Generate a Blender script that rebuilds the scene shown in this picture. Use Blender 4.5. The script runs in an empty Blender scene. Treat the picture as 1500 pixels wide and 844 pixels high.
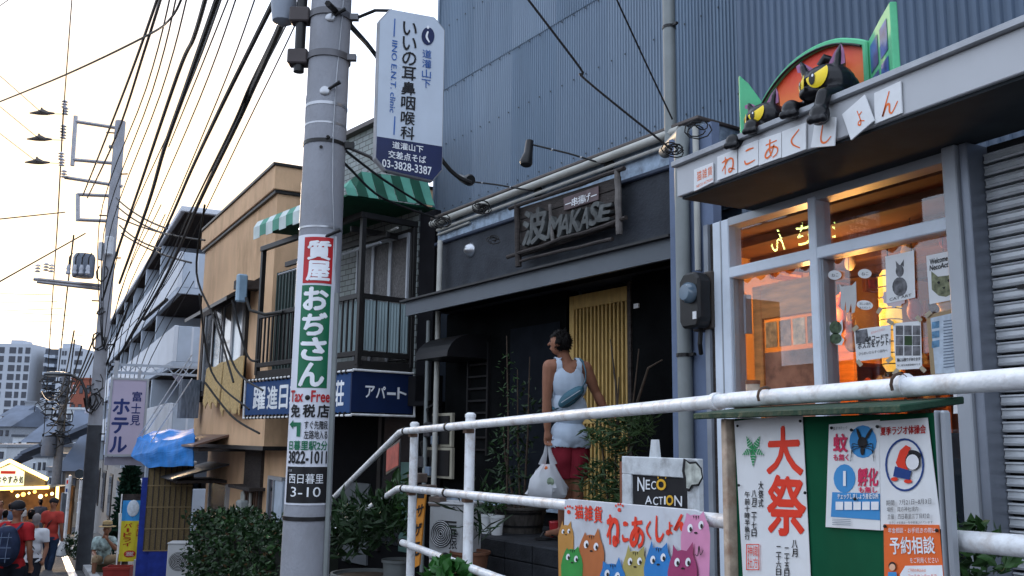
import bpy, bmesh, random
from math import *
from mathutils import Vector, Matrix, noise
C = bpy.context.scene.collection
V = Vector
# ---------------------------------------------------------------- camera
EYE = 1.55
TH, PI_, RO, FL = radians(27.4), radians(9.33), radians(.755), 1370.0
_fh = V((-cos(TH), sin(TH), 0)); _r = V((sin(TH), cos(TH), 0)); _z = V((0, 0, 1))
_f = _fh*cos(PI_) + _z*sin(PI_); _u = -_fh*sin(PI_) + _z*cos(PI_)
_r2 = _r*cos(RO) + _u*sin(RO); _u2 = _u*cos(RO) - _r*sin(RO)
CAM = V((0, 0, EYE))
cd = bpy.data.cameras.new('camera'); cam = bpy.data.objects.new('camera', cd); C.objects.link(cam)
cd.lens = FL/1500*36; cd.sensor_width = 36; cd.clip_end = 3000; cd.clip_start = .05
cam.matrix_world = Matrix(((_r2.x, _u2.x, -_f.x, 0), (_r2.y, _u2.y, -_f.y, 0), (_r2.z, _u2.z, -_f.z, EYE), (0, 0, 0, 1)))
bpy.context.scene.camera = cam
# ---------------------------------------------------------------- world, sun, exposure
SUN_EL, SUN_ROT = radians(13.5), radians(-86)
w = bpy.data.worlds.new('World'); bpy.context.scene.world = w; w.use_nodes = True
nt = w.node_tree; bg = nt.nodes['Background']
sk = nt.nodes.new('ShaderNodeTexSky'); sk.sky_type = 'NISHITA'; sk.sun_disc = False
sk.sun_elevation = SUN_EL; sk.sun_rotation = SUN_ROT; sk.air_density = 1.0; sk.dust_density = 2.0; sk.ozone_density = 2.5
bg.inputs[1].default_value = .15
# thin bright evening cloud over the clear sky: pale blue-white, creamier round the veiled sun
_sdir = V((sin(SUN_ROT)*cos(SUN_EL), cos(SUN_ROT)*cos(SUN_EL), sin(SUN_EL)))
def wn_(t, **k):
    n_ = nt.nodes.new(t)
    for a_, v_ in k.items(): setattr(n_, a_, v_)
    return n_
tcw = wn_('ShaderNodeTexCoord'); dt = wn_('ShaderNodeVectorMath', operation='DOT_PRODUCT'); nt.links.new(tcw.outputs['Generated'], dt.inputs[0]); dt.inputs[1].default_value = _sdir
mr = wn_('ShaderNodeMapRange', interpolation_type='SMOOTHERSTEP'); nt.links.new(dt.outputs['Value'], mr.inputs[0]); mr.inputs[1].default_value = .965; mr.inputs[2].default_value = 1.0
cl = wn_('ShaderNodeTexNoise'); cl.inputs['Scale'].default_value = 2.2; cl.inputs['Detail'].default_value = 6; nt.links.new(tcw.outputs['Generated'], cl.inputs[0])
c1 = wn_('ShaderNodeMix', data_type='RGBA'); nt.links.new(cl.outputs[0], c1.inputs[0]); c1.inputs[6].default_value = (2.3, 2.65, 3.3, 1); c1.inputs[7].default_value = (3.0, 3.35, 3.95, 1)
c2_ = wn_('ShaderNodeMix', data_type='RGBA'); nt.links.new(mr.outputs[0], c2_.inputs[0]); nt.links.new(c1.outputs[2], c2_.inputs[6]); c2_.inputs[7].default_value = (2.5, 1.75, 1.05, 1)
sc_ = wn_('ShaderNodeMix', data_type='RGBA', blend_type='ADD'); sc_.inputs[0].default_value = .035; nt.links.new(c2_.outputs[2], sc_.inputs[6]); nt.links.new(sk.outputs[0], sc_.inputs[7]); nt.links.new(sc_.outputs[2], bg.inputs[0])
sd = bpy.data.lights.new('sun', 'SUN'); sd.energy = 1.1; sd.angle = radians(6); sd.color = (1, .72, .45)
so = bpy.data.objects.new('sun', sd); C.objects.link(so)
_sdir = V((sin(SUN_ROT)*cos(SUN_EL), cos(SUN_ROT)*cos(SUN_EL), sin(SUN_EL)))
so.rotation_euler = _sdir.to_track_quat('Z', 'Y').to_euler()
vs = bpy.context.scene.view_settings; vs.view_transform = 'Standard'; vs.look = 'None'; vs.gamma = 1; vs.exposure = 1.9
bpy.context.scene.cycles.max_bounces = 6; bpy.context.scene.cycles.transparent_max_bounces = 12
# ---------------------------------------------------------------- frames
def ray(px, py): return _f + _r2*((px-750)/FL) + _u2*((422-py)/FL)
def at(px, py, z): return CAM + ray(px, py)*z
class Fr:
    def __init__(s, ox, oy, a, oz=0):
        s.a = radians(a); s.o = V((ox, oy, oz)); s.u = V((cos(s.a), sin(s.a), 0)); s.v = V((-sin(s.a), cos(s.a), 0))
        s.M = Matrix.Translation(s.o) @ Matrix.Rotation(s.a, 4, 'Z')
    def h(s, px, py, y=0):
        d = ray(px, py); o = CAM - s.o; p = o + d*((y - o.dot(s.v))/d.dot(s.v)); return p.dot(s.u), p.z
    def hx(s, px, py, x):
        d = ray(px, py); o = CAM - s.o; p = o + d*((x - o.dot(s.u))/d.dot(s.u)); return p.dot(s.v), p.z
    def hz(s, px, py, z):
        d = ray(px, py); o = CAM - s.o; p = o + d*((z - o.z)/d.z); return p.dot(s.u), p.dot(s.v)
    def r(s, a, b, y=0):
        p = s.h(a[0], a[1], y); q = s.h(b[0], b[1], y); return min(p[0], q[0]), max(p[0], q[0]), min(p[1], q[1]), max(p[1], q[1])
    def q(s, pts, y=0): return [s.h(a, b, y) for a, b in pts]
W0 = Fr(0, 0, 0); CF = Fr(0, 4.0, 0); MF = Fr(-5.96, 4.6, 6.7); GF = Fr(-10.3, 3.36, 12)
_o = at(409, 245, 14); OF = Fr(_o.x, _o.y, 1.8)
_o = at(597, 700, 6.6); RF = Fr(_o.x, _o.y, -6.7)
# ---------------------------------------------------------------- materials
def col(h):
    if not isinstance(h, str): return tuple(h)
    h = h.lstrip('#'); f = lambda c: c/12.92 if c <= .04045 else ((c+.055)/1.055)**2.4
    return tuple(f(int(h[i:i+2], 16)/255) for i in (0, 2, 4))
MATS = {}
def mat(name, c, rough=.7, metal=0, var=.15, sc=6, bump=.0, bs=40, dirt=0, dc=(.03, .025, .02), ds=1.5, stretch=None, emit=0, spec=.3, alpha=None):
    if name in MATS: return MATS[name]
    m = bpy.data.materials.new(name); m.use_nodes = True; MATS[name] = m
    n, l = m.node_tree.nodes, m.node_tree.links; b = n['Principled BSDF']; c = col(c)
    b.inputs['Roughness'].default_value = rough; b.inputs['Metallic'].default_value = metal
    b.inputs['Specular IOR Level'].default_value = spec
    tc = n.new('ShaderNodeTexCoord'); mp = n.new('ShaderNodeMapping'); l.new(tc.outputs['Object'], mp.inputs[0])
    if stretch: mp.inputs['Scale'].default_value = stretch
    nz = n.new('ShaderNodeTexNoise'); nz.inputs['Scale'].default_value = sc; nz.inputs['Detail'].default_value = 6; l.new(mp.outputs[0], nz.inputs[0])
    mx = n.new('ShaderNodeMix'); mx.data_type = 'RGBA'
    mx.inputs[6].default_value = (*[x*(1-var) for x in c], 1); mx.inputs[7].default_value = (*[min(1, x*(1+var)) for x in c], 1)
    rp = n.new('ShaderNodeMapRange'); rp.inputs[1].default_value = .3; rp.inputs[2].default_value = .7
    l.new(nz.outputs[0], rp.inputs[0]); l.new(rp.outputs[0], mx.inputs[0]); out = mx.outputs[2]
    if dirt:
        n2 = n.new('ShaderNodeTexNoise'); n2.inputs['Scale'].default_value = ds; n2.inputs['Detail'].default_value = 9; n2.inputs['Roughness'].default_value = .65
        l.new(mp.outputs[0], n2.inputs[0]); r2 = n.new('ShaderNodeMapRange'); r2.inputs[1].default_value = .5; r2.inputs[2].default_value = .72; r2.inputs[4].default_value = dirt
        l.new(n2.outputs[0], r2.inputs[0]); m2 = n.new('ShaderNodeMix'); m2.data_type = 'RGBA'; l.new(r2.outputs[0], m2.inputs[0]); l.new(out, m2.inputs[6])
        m2.inputs[7].default_value = (*col(dc), 1); out = m2.outputs[2]
    l.new(out, b.inputs['Base Color'])
    if bump:
        bp = n.new('ShaderNodeBump'); bp.inputs['Strength'].default_value = bump; bp.inputs['Distance'].default_value = .01
        n3 = n.new('ShaderNodeTexNoise'); n3.inputs['Scale'].default_value = bs; n3.inputs['Detail'].default_value = 5; l.new(mp.outputs[0], n3.inputs[0])
        l.new(n3.outputs[0], bp.inputs['Height']); l.new(bp.outputs[0], b.inputs['Normal'])
    if emit:
        l.new(out, b.inputs['Emission Color']); b.inputs['Emission Strength'].default_value = emit
    return m
def glassmat(name, tint=(1, 1, 1), refl=1.0, rough=.0):
    m = bpy.data.materials.new(name); m.use_nodes = True; MATS[name] = m; n, l = m.node_tree.nodes, m.node_tree.links
    n.remove(n['Principled BSDF']); t = n.new('ShaderNodeBsdfTransparent'); t.inputs[0].default_value = (*tint, 1)
    g = n.new('ShaderNodeBsdfGlossy'); g.inputs['Roughness'].default_value = rough; fr = n.new('ShaderNodeLayerWeight'); fr.inputs[0].default_value = .5
    pw = n.new('ShaderNodeMath'); pw.operation = 'POWER'; pw.inputs[1].default_value = 5; l.new(fr.outputs['Facing'], pw.inputs[0])
    mu = n.new('ShaderNodeMath'); mu.operation = 'MULTIPLY_ADD'; mu.inputs[1].default_value = .9; mu.inputs[2].default_value = .04*refl; mu.use_clamp = True; l.new(pw.outputs[0], mu.inputs[0])
    mx = n.new('ShaderNodeMixShader'); l.new(mu.outputs[0], mx.inputs[0]); l.new(t.outputs[0], mx.inputs[1]); l.new(g.outputs[0], mx.inputs[2])
    l.new(mx.outputs[0], n['Material Output'].inputs[0]); return m
# ---------------------------------------------------------------- glyphs
_tc = bpy.data.curves.new('glyph_source', 'FONT'); _tc.resolution_u = 3; _to = bpy.data.objects.new('glyph_source', _tc); C.objects.link(_to); _to.hide_render = True
_G = {}
def glyph(s, bold=0):
    k = (s, bold)
    if k not in _G:
        _tc.body = s; _tc.offset = bold; _to.update_tag(); dg = bpy.context.evaluated_depsgraph_get(); dg.update()
        m = bpy.data.meshes.new_from_object(_to.evaluated_get(dg)); vs_ = [(v.co.x, v.co.y) for v in m.vertices]; fs = [tuple(p.vertices) for p in m.polygons]
        bpy.data.meshes.remove(m); _G[k] = (vs_, fs)
    return _G[k]
# ---------------------------------------------------------------- mesh builder
WM = {}
class B:
    def __init__(s): s.v = []; s.f = []
    def add(s, vs_, fs):
        o = len(s.v); s.v += [tuple(v) for v in vs_]; s.f += [tuple(i+o for i in f) for f in fs]; return s
    def box(s, x0, x1, y0, y1, z0, z1):
        return s.add([(x0,y0,z0),(x1,y0,z0),(x1,y1,z0),(x0,y1,z0),(x0,y0,z1),(x1,y0,z1),(x1,y1,z1),(x0,y1,z1)],
                     [(0,3,2,1),(4,5,6,7),(0,1,5,4),(1,2,6,5),(2,3,7,6),(3,0,4,7)])
    def hexa(s, p): return s.add(p, [(0,3,2,1),(4,5,6,7),(0,1,5,4),(1,2,6,5),(2,3,7,6),(3,0,4,7)])
    def quad(s, *p): return s.add(p, [tuple(range(len(p)))])
    def prism(s, pts, vec):
        n = len(pts); vec = V(vec); a = [V(p) for p in pts]
        return s.add(a + [p+vec for p in a], [tuple(range(n)), tuple(range(2*n-1, n-1, -1))] + [(i, i+n, (i+1) % n+n, (i+1) % n) for i in range(n)])
    def xz(s, pts, y0, y1): return s.prism([(x, y0, z) for x, z in pts], (0, y1-y0, 0))
    def yz(s, pts, x0, x1): return s.prism([(x0, y, z) for y, z in pts], (x1-x0, 0, 0))
    def xy(s, pts, z0, z1): return s.prism([(x, y, z0) for x, y in pts], (0, 0, z1-z0))
    def tube(s, pts, r, n=8, caps=True, sq=1):
        pts = [V(p) for p in pts]; rs = r if isinstance(r, (list, tuple)) else [r]*len(pts); o = len(s.v); up = None
        for i, p in enumerate(pts):
            d = (pts[min(i+1, len(pts)-1)] - pts[max(i-1, 0)]).normalized()
            if up is None:
                up = V((0, 0, 1)) if abs(d.z) < .9 else V((1, 0, 0))
            a = d.cross(up).normalized(); b = a.cross(d).normalized(); up = b
            for k in range(n):
                t = 2*pi*k/n; s.v.append(tuple(p + a*(cos(t)*rs[i]) + b*(sin(t)*rs[i]*sq)))
        for i in range(len(pts)-1):
            for k in range(n): s.f.append((o+i*n+k, o+i*n+(k+1) % n, o+(i+1)*n+(k+1) % n, o+(i+1)*n+k))
        if caps: s.f.append(tuple(o+k for k in range(n))[::-1]); s.f.append(tuple(o+(len(pts)-1)*n+k for k in range(n)))
        return s
    def lathe(s, cx, cy, prof, n=16, sx=1, sy=1):
        o = len(s.v)
        for r, z in prof:
            for k in range(n): t = 2*pi*k/n; s.v.append((cx+cos(t)*r*sx, cy+sin(t)*r*sy, z))
        for i in range(len(prof)-1):
            for k in range(n): s.f.append((o+i*n+k, o+i*n+(k+1) % n, o+(i+1)*n+(k+1) % n, o+(i+1)*n+k))
        s.f.append(tuple(o+k for k in range(n))[::-1]); s.f.append(tuple(o+(len(prof)-1)*n+k for k in range(n))); return s
    def ball(s, c, r, n=12, m=8, rot=None):
        r = (r, r, r) if not isinstance(r, (tuple, list)) else r; o = len(s.v); c = V(c)
        def P(x, y, z):
            p = V((x*r[0], y*r[1], z*r[2])); return tuple(c + (rot @ p if rot else p))
        s.v.append(P(0, 0, -1))
        for i in range(1, m):
            a = pi*i/m - pi/2
            for k in range(n): t = 2*pi*k/n; s.v.append(P(cos(t)*cos(a), sin(t)*cos(a), sin(a)))
        s.v.append(P(0, 0, 1)); e = len(s.v)-1
        for k in range(n): s.f.append((o, o+1+(k+1) % n, o+1+k)); s.f.append((e, e-n+k, e-n+(k+1) % n))
        for i in range(m-2):
            for k in range(n): s.f.append((o+1+i*n+k, o+1+i*n+(k+1) % n, o+1+(i+1)*n+(k+1) % n, o+1+(i+1)*n+k))
        return s
    def cap(s, a, b, ra, rb, n=10):   # rounded tapered limb
        a, b = V(a), V(b); d = (b-a); L = d.length or 1e-4; d = d/L; pts, rs = [], []
        for k in (-90, -60, -30, 0): t = radians(k); pts.append(a + d*(sin(t)*ra)); rs.append(max(.0005, cos(t)*ra))
        for k in (0, 30, 60, 90): t = radians(k); pts.append(b + d*(sin(t)*rb)); rs.append(max(.0005, cos(t)*rb))
        return s.tube(pts, rs, n)
    def text(s, t, fn, bold=.0, cuts=0):
        vs_, fs = glyph(t, 0)
        if not vs_: return s
        bold = bold*.8
        x0 = min(v[0] for v in vs_); x1 = max(v[0] for v in vs_); y0 = min(v[1] for v in vs_); y1 = max(v[1] for v in vs_)
        if t in 'ー一－-': c_ = (y0+y1)/2; h_ = (x1-x0); y0, y1 = c_-h_*.5, c_+h_*.5
        if cuts:
            bm = bmesh.new(); bv = [bm.verts.new((v[0], v[1], 0)) for v in vs_]
            for f in fs:
                try: bm.faces.new([bv[i] for i in f])
                except ValueError: pass
            for k in range(1, cuts):
                bmesh.ops.bisect_plane(bm, geom=bm.verts[:]+bm.edges[:]+bm.faces[:], plane_co=(x0+(x1-x0)*k/cuts, 0, 0), plane_no=(1, 0, 0))
            bm.verts.index_update(); vs_ = [(v.co.x, v.co.y) for v in bm.verts]; fs = [tuple(v.index for v in f.verts) for f in bm.faces]; bm.free()
        W_, H_ = x1-x0, y1-y0
        lay = [(0, 0)] if not bold else [(0, 0), (bold, 0), (-bold, 0), (0, bold), (0, -bold), (bold*.7, bold*.7), (-bold*.7, -bold*.7)]
        for k, (ox, oy) in enumerate(lay):
            pts = []
            for x, y in vs_:
                a, c_ = (x+ox-x0)/W_, (y+oy-y0)/H_; p = V(fn(a, c_))
                if k: n_ = (V(fn(a+.02, c_))-p).cross(V(fn(a, c_+.02))-p).normalized(); p = p + n_*(k*.00012)
                pts.append(tuple(p))
            s.add(pts, fs)
        return s
    def tbox(s, t, x0, x1, z0, z1, y, bold=.0): return s.text(t, lambda a, b: (x0+(x1-x0)*a, y, z0+(z1-z0)*b), bold)
    def tq(s, t, q, y, bold=.0):      # quad corners: bottom-left, bottom-right, top-right, top-left as (x, z)
        def fn(a, b):
            x = (q[0][0]*(1-a)+q[1][0]*a)*(1-b) + (q[3][0]*(1-a)+q[2][0]*a)*b
            z = (q[0][1]*(1-a)+q[1][1]*a)*(1-b) + (q[3][1]*(1-a)+q[2][1]*a)*b
            return (x, y, z)
        return s.text(t, fn, bold)
    def col(s, t, x0, x1, z1, z0, y, bold=.0, gap=.12):   # vertical text, top to bottom
        h = (z1-z0)/len(t)
        for i, ch in enumerate(t):
            if ch != ' ':
                if ch in 'ー一-': s.tbox('l' if ch != '一' else ch, (x0+x1)/2-.1*(x1-x0), (x0+x1)/2+.1*(x1-x0), z1-(i+1)*h+h*gap, z1-i*h-h*gap, y, bold)
                else: s.tbox(ch, x0, x1, z1-(i+1)*h+h*gap/2, z1-i*h-h*gap/2, y, bold)
        return s
    def make(s, name, m, parent=None, F=None, smooth=False, bev=0, sol=0):
        me = bpy.data.meshes.new(name); me.from_pydata(s.v, [], s.f)
        Mx = F.M if F else Matrix.Identity(4)
        if parent is not None: Mx = WM[parent.name].inverted() @ Mx
        me.transform(Mx); me.validate()
        if smooth: me.polygons.foreach_set('use_smooth', [True]*len(me.polygons)); me.set_sharp_from_angle(angle=radians(40))
        me.materials.append(m); o = bpy.data.objects.new(name, me); C.objects.link(o)
        if parent is not None: o.parent = parent; WM[o.name] = WM[parent.name]
        else: WM[o.name] = Matrix.Identity(4)
        if sol: md = o.modifiers.new('thickness', 'SOLIDIFY'); md.thickness = sol; md.offset = 0
        if bev: md = o.modifiers.new('edge', 'BEVEL'); md.width = bev; md.segments = 1; md.limit_method = 'ANGLE'
        return o
def tag(o, label, cat=None, group=None, kind=None):
    if label: o['label'] = label
    if cat: o['category'] = cat
    if group: o['group'] = group
    if kind: o['kind'] = kind
    return o
def thing(name, label, cat, F=None, loc=(0, 0, 0), group=None, rz=0):
    F = F or W0; o = bpy.data.objects.new(name, None); C.objects.link(o); o.empty_display_size = .1
    m = F.M @ Matrix.Translation(loc) @ Matrix.Rotation(rz, 4, 'Z'); o.matrix_world = m; WM[o.name] = m.copy()
    return tag(o, label, cat, group)
def solo(b, name, m, label, cat, F=None, group=None, **k):
    """a thing that is one mesh: origin at its lowest middle"""
    o = b.make(name, m, None, F, **k); xs = [v.co for v in o.data.vertices]
    c_ = V((sum(v.x for v in xs)/len(xs), sum(v.y for v in xs)/len(xs), min(v.z for v in xs)))
    o.data.transform(Matrix.Translation(-c_)); o.location = c_; WM[o.name] = Matrix.Translation(c_)
    return tag(o, label, cat, group)
def struct(b, name, m, F=None, **k): o = b.make(name, m, None, F, **k); o['kind'] = 'structure'; return o
def stuff(o): o['kind'] = 'stuff'; return o
def dup(o, m=None, parent=None, label=None):
    c_ = o.copy(); C.objects.link(c_)
    if parent is not None: c_.parent = parent; WM[c_.name] = WM[parent.name]
    if m is not None: c_.matrix_world = m; WM[c_.name] = m.copy()
    if label: c_['label'] = label
    for ch in [x for x in KIDS.get(o.name, [])]: dup(ch, None, c_)
    return c_
KIDS = {}
def kids(root): 
    for x in list(bpy.data.objects):
        if x.parent is not None: KIDS.setdefault(x.parent.name, [])
    KIDS.clear()
    for x in list(bpy.data.objects):
        if x.parent is not None: KIDS.setdefault(x.parent.name, []).append(x)
def inst(src, name, parent, off):   # alike piece of the same thing: shares mesh
    c_ = bpy.data.objects.new(name, src.data); C.objects.link(c_); c_.parent = parent; c_.location = off; WM[c_.name] = WM[parent.name]
    for md in src.modifiers:
        if md.type == 'BEVEL': q = c_.modifiers.new('edge', 'BEVEL'); q.width = md.width; q.segments = 1; q.limit_method = 'ANGLE'
    return c_
def lerp(a, b, t): return a+(b-a)*t
R = random.Random(7)
def blend(b, name, m, parent=None, F=None, vox=.012, smooth=6, fac=.6):
    """melts overlapping lumps into ONE continuous surface"""
    o = b.make('tmp', m, None, None); md = o.modifiers.new('r', 'REMESH'); md.mode = 'VOXEL'; md.voxel_size = vox
    ms = o.modifiers.new('s', 'SMOOTH'); ms.iterations = smooth; ms.factor = fac
    dg = bpy.context.evaluated_depsgraph_get(); me = bpy.data.meshes.new_from_object(o.evaluated_get(dg)); me.name = name
    old = o.data; bpy.data.objects.remove(o); bpy.data.meshes.remove(old)
    Mx = F.M if F else Matrix.Identity(4)
    if parent is not None: Mx = WM[parent.name].inverted() @ Mx
    me.transform(Mx); me.polygons.foreach_set('use_smooth', [True]*len(me.polygons)); me.materials.clear(); me.materials.append(m)
    n = bpy.data.objects.new(name, me); C.objects.link(n)
    if parent is not None: n.parent = parent; WM[n.name] = WM[parent.name]
    else: WM[n.name] = Matrix.Identity(4)
    return n
def skin_off(src, name, m, parent, keep, off, sol=0, flare=None, inv=None):
    """clothing: the body surface pushed outward, kept only where keep(p) holds (p in the figure's own frame)"""
    bm = bmesh.new(); bm.from_mesh(src.data); bm.normal_update()
    for f in list(bm.faces):
        if not keep(f.calc_center_median()): bm.faces.remove(f)
    for v in list(bm.verts):
        if not v.link_faces: bm.verts.remove(v)
    for v in bm.verts:
        n_ = v.normal.copy(); v.co += n_*(off(v.co) if callable(off) else off)
        if flare: v.co = flare(v.co)
    me = bpy.data.meshes.new(name); bm.to_mesh(me); bm.free()
    me.polygons.foreach_set('use_smooth', [True]*len(me.polygons)); me.materials.clear(); me.materials.append(m)
    o = bpy.data.objects.new(name, me); C.objects.link(o); o.parent = parent; WM[o.name] = WM[parent.name]
    sm = o.modifiers.new('s', 'SMOOTH'); sm.iterations = 7; sm.factor = .5
    if sol: md = o.modifiers.new('t', 'SOLIDIFY'); md.thickness = sol
    return o
# ================================================================ materials in use
asphalt = mat('asphalt', (.045, .045, .05), .9, var=.25, sc=3, bump=.5, bs=120, dirt=.5, dc=(.09, .09, .09))
concrete = mat('concrete', (.32, .33, .34), .85, var=.12, sc=5, bump=.3, bs=60, dirt=.5, dc=(.12, .12, .12), ds=2)
white_paint = mat('white_paint', (.72, .73, .74), .45, var=.08, sc=8, dirt=.6, dc=(.30, .22, .16), ds=6)
rail_paint = mat('rail_paint', (.74, .76, .78), .4, var=.10, sc=14, bump=.25, bs=60, dirt=.7, dc=(.30, .22, .16), ds=11)
blue_steel = mat('blue_corrugated_steel', (.135, .185, .25), .5, metal=.1, var=.10, sc=1.6, stretch=(1, 1, .12), dirt=.5, dc=(.08, .105, .15), ds=1.5)
blue_steel2 = mat('slate_corrugated_steel', (.075, .11, .165), .5, metal=.1, var=.12, sc=1.6, stretch=(1, 1, .12), dirt=.5, dc=(.04, .055, .08), ds=1.5)
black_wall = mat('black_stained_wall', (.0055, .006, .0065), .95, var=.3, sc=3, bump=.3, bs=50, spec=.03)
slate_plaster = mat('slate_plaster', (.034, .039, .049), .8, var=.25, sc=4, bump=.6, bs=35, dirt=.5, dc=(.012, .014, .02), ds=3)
flaky = mat('flaking_pale_paint', (.30, .38, .48), .85, var=.3, sc=12, bump=.8, bs=40, dirt=.8, dc=(.07, .06, .06), ds=5)
grey_alu = mat('grey_aluminium', (.33, .35, .38), .42, metal=.3, var=.06, sc=4)
white_alu = mat('white_sash_paint', (.62, .68, .76), .35, var=.05, sc=5, dirt=.2, dc=(.3, .3, .3), ds=6)
dark_alu = mat('dark_bronze_sash', (.016, .015, .015), .45, var=.2, sc=6)
black_metal = mat('black_metal', (.012, .012, .013), .4, var=.2, sc=8)
rubber = mat('black_cable_rubber', (.012, .011, .011), .6)
pipe_grey = mat('grey_pvc_pipe', (.20, .22, .22), .5, var=.12, sc=4, dirt=.3, dc=(.1, .1, .09), ds=3)
pipe_light = mat('pale_pipe', (.40, .40, .37), .5, var=.12, sc=4, dirt=.4, dc=(.15, .14, .12), ds=3)
fascia_m = mat('pale_grey_fascia', (.45, .46, .48), .5, var=.06, sc=2, dirt=.25, dc=(.25, .26, .27), ds=2)
shutter_m = mat('galvanised_shutter', (.50, .52, .54), .42, metal=.3, var=.15, sc=9, bump=.1, bs=60, dirt=.4, dc=(.2, .2, .2), ds=9)
orange_wall = mat('ochre_render', (.66, .43, .26), .85, var=.12, sc=2.5, bump=.4, bs=40, dirt=.75, dc=(.28, .17, .09), ds=1.2, stretch=(1, 1, .4))
ochre_side = orange_wall
wood_dark = mat('weathered_dark_wood', (.035, .028, .026), .7, var=.4, sc=8, bump=.7, bs=30, stretch=(1, 1, 5))
wood_grey = mat('silvered_driftwood', (.11, .10, .095), .7, var=.4, sc=10, bump=.6, bs=30)
yellow_wood = mat('yellow_lattice_wood', (.50, .33, .11), .5, var=.15, sc=7, bump=.2, bs=30, stretch=(4, 4, 1))
green_board = mat('dark_green_board', (.006, .075, .035), .8, var=.15, sc=7, spec=.08)
green_roof = mat('worn_green_roof', (.006, .035, .018), .6, var=.3, sc=9, bump=.5, bs=30)
paper = mat('poster_paper', (.70, .71, .72), .55, var=.07, sc=5, bump=.35, bs=9, dirt=.25, dc=(.45, .42, .36), ds=7)
ink_black = mat('black_ink', (.01, .01, .012), .6)
ink_red = mat('red_ink', (.72, .04, .015), .6, var=.05)
ink_orange = mat('orange_ink', (.78, .16, .03), .6, var=.08)
ink_blue = mat('blue_ink', (.01, .045, .20), .6)
ink_white = mat('white_ink', (.75, .77, .8), .6)
win_glass = glassmat('shop_glass', (.97, .98, 1), 1.5)
dark_glass = mat('dark_window_glass', (.015, .02, .025), .06, spec=.8)
pale_glass = mat('pale_window_glass', (.10, .15, .20), .12, spec=.8, var=.5, sc=1.5)
leaf_d = mat('dark_leaves', (.010, .030, .008), .55, var=.5, sc=9)
leaf_m = mat('mid_leaves', (.022, .06, .014), .5, var=.5, sc=9)
leaf_b = mat('bamboo_leaves', (.028, .055, .016), .55, var=.5, sc=9)
bark = mat('bark', (.05, .035, .025), .9, var=.4, sc=12, bump=.6)
terracotta = mat('terracotta', (.16, .07, .04), .8, var=.2)
pot_white = mat('white_plastic_pot', (.6, .62, .63), .4, var=.05)
block_dark = mat('dark_block', (.018, .02, .024), .8, spec=.15, var=.3, sc=8, bump=.5, bs=60)
skin = mat('tanned_skin', (.25, .11, .065), .6, var=.1, sc=12)
skin_d = mat('brown_skin', (.22, .10, .06), .5, var=.1, sc=12)  # slightly darker brown skin
hair_m = mat('black_hair', (.004, .003, .003), .55, spec=.1, var=.3, sc=60, bump=.8, bs=120, stretch=(1, 1, .2))
slat_joint = mat('dark_joint', (.02, .02, .022), .9)
# ================================================================ ground
def gz(x): return -.06*max(0, -x) if x > -62 else -3.72
b = B(); xs = [60, 20, 0, -4, -8, -12, -16, -20, -25, -30, -40, -50, -62, -200, -1500]
for i in range(len(xs)-1): b.quad((xs[i], -900, gz(xs[i])), (xs[i], 900, gz(xs[i])), (xs[i+1], 900, gz(xs[i+1])), (xs[i+1], -900, gz(xs[i+1])))
struct(b, 'street', asphalt)
# kerb + painted edge line along the right side of the lane
k0, k1 = V((-13, 1.28)), V((-46, 2.05)); b = B(); l = B(); n = 40
for i in range(n):
    p = k0.lerp(k1, i/n); q = k0.lerp(k1, (i+.965)/n)
    b.hexa([(p.x, p.y, gz(p.x)-.05), (p.x, p.y+.16, gz(p.x)-.05), (q.x, q.y+.16, gz(q.x)-.05), (q.x, q.y, gz(q.x)-.05), (p.x, p.y, gz(p.x)+.12), (p.x, p.y+.16, gz(p.x)+.12), (q.x, q.y+.16, gz(q.x)+.12), (q.x, q.y, gz(q.x)+.12)])
struct(b, 'kerb', concrete)
p, q = k0, k1
l.quad((p.x, p.y-.32, gz(p.x)+.006), (q.x, q.y-.32, gz(q.x)+.006), (q.x, q.y-.16, gz(q.x)+.006), (p.x, p.y-.16, gz(p.x)+.006)); struct(l, 'road_marking', white_paint)
b = B()
for i in range(12):
    x0, x1 = lerp(-11, -46, i/12), lerp(-11, -46, (i+1)/12); y0, y1 = lerp(1.40, 2.21, i/12), lerp(1.40, 2.21, (i+1)/12)
    b.quad((x0, y0, gz(x0)+.115), (x0, 7, gz(x0)+.115), (x1, 7, gz(x1)+.115), (x1, y1, gz(x1)+.115))
struct(b, 'pavement', mat('pavement_grey', (.12, .125, .13), .85, var=.2, sc=5, bump=.3, dirt=.4, dc=(.05, .05, .05)))
# raised terrace, its retaining wall and the stair
TZ = .5; b = B()
p0 = RF.M @ V((-.5, -.14, 0)); p1 = RF.M @ V((14, -.14, 0)); 
b.xy([(p0.x, p0.y), (p1.x, p1.y), (8, 8), (p0.x-.3, 8)], -.6, TZ); struct(b, 'terrace', mat('terrace_concrete', (.09, .095, .10), .85, var=.25, sc=6, bump=.5, bs=60, dirt=.5, dc=(.03, .03, .03), ds=2))
for i in range(5):
    b = B(); b.box(-.5-.32*(i+1), -.5-.32*i, -.1, 1.1, -.8, TZ-.17*(i+1)); struct(b, 'stair_step', concrete, RF, bev=.012)
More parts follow.
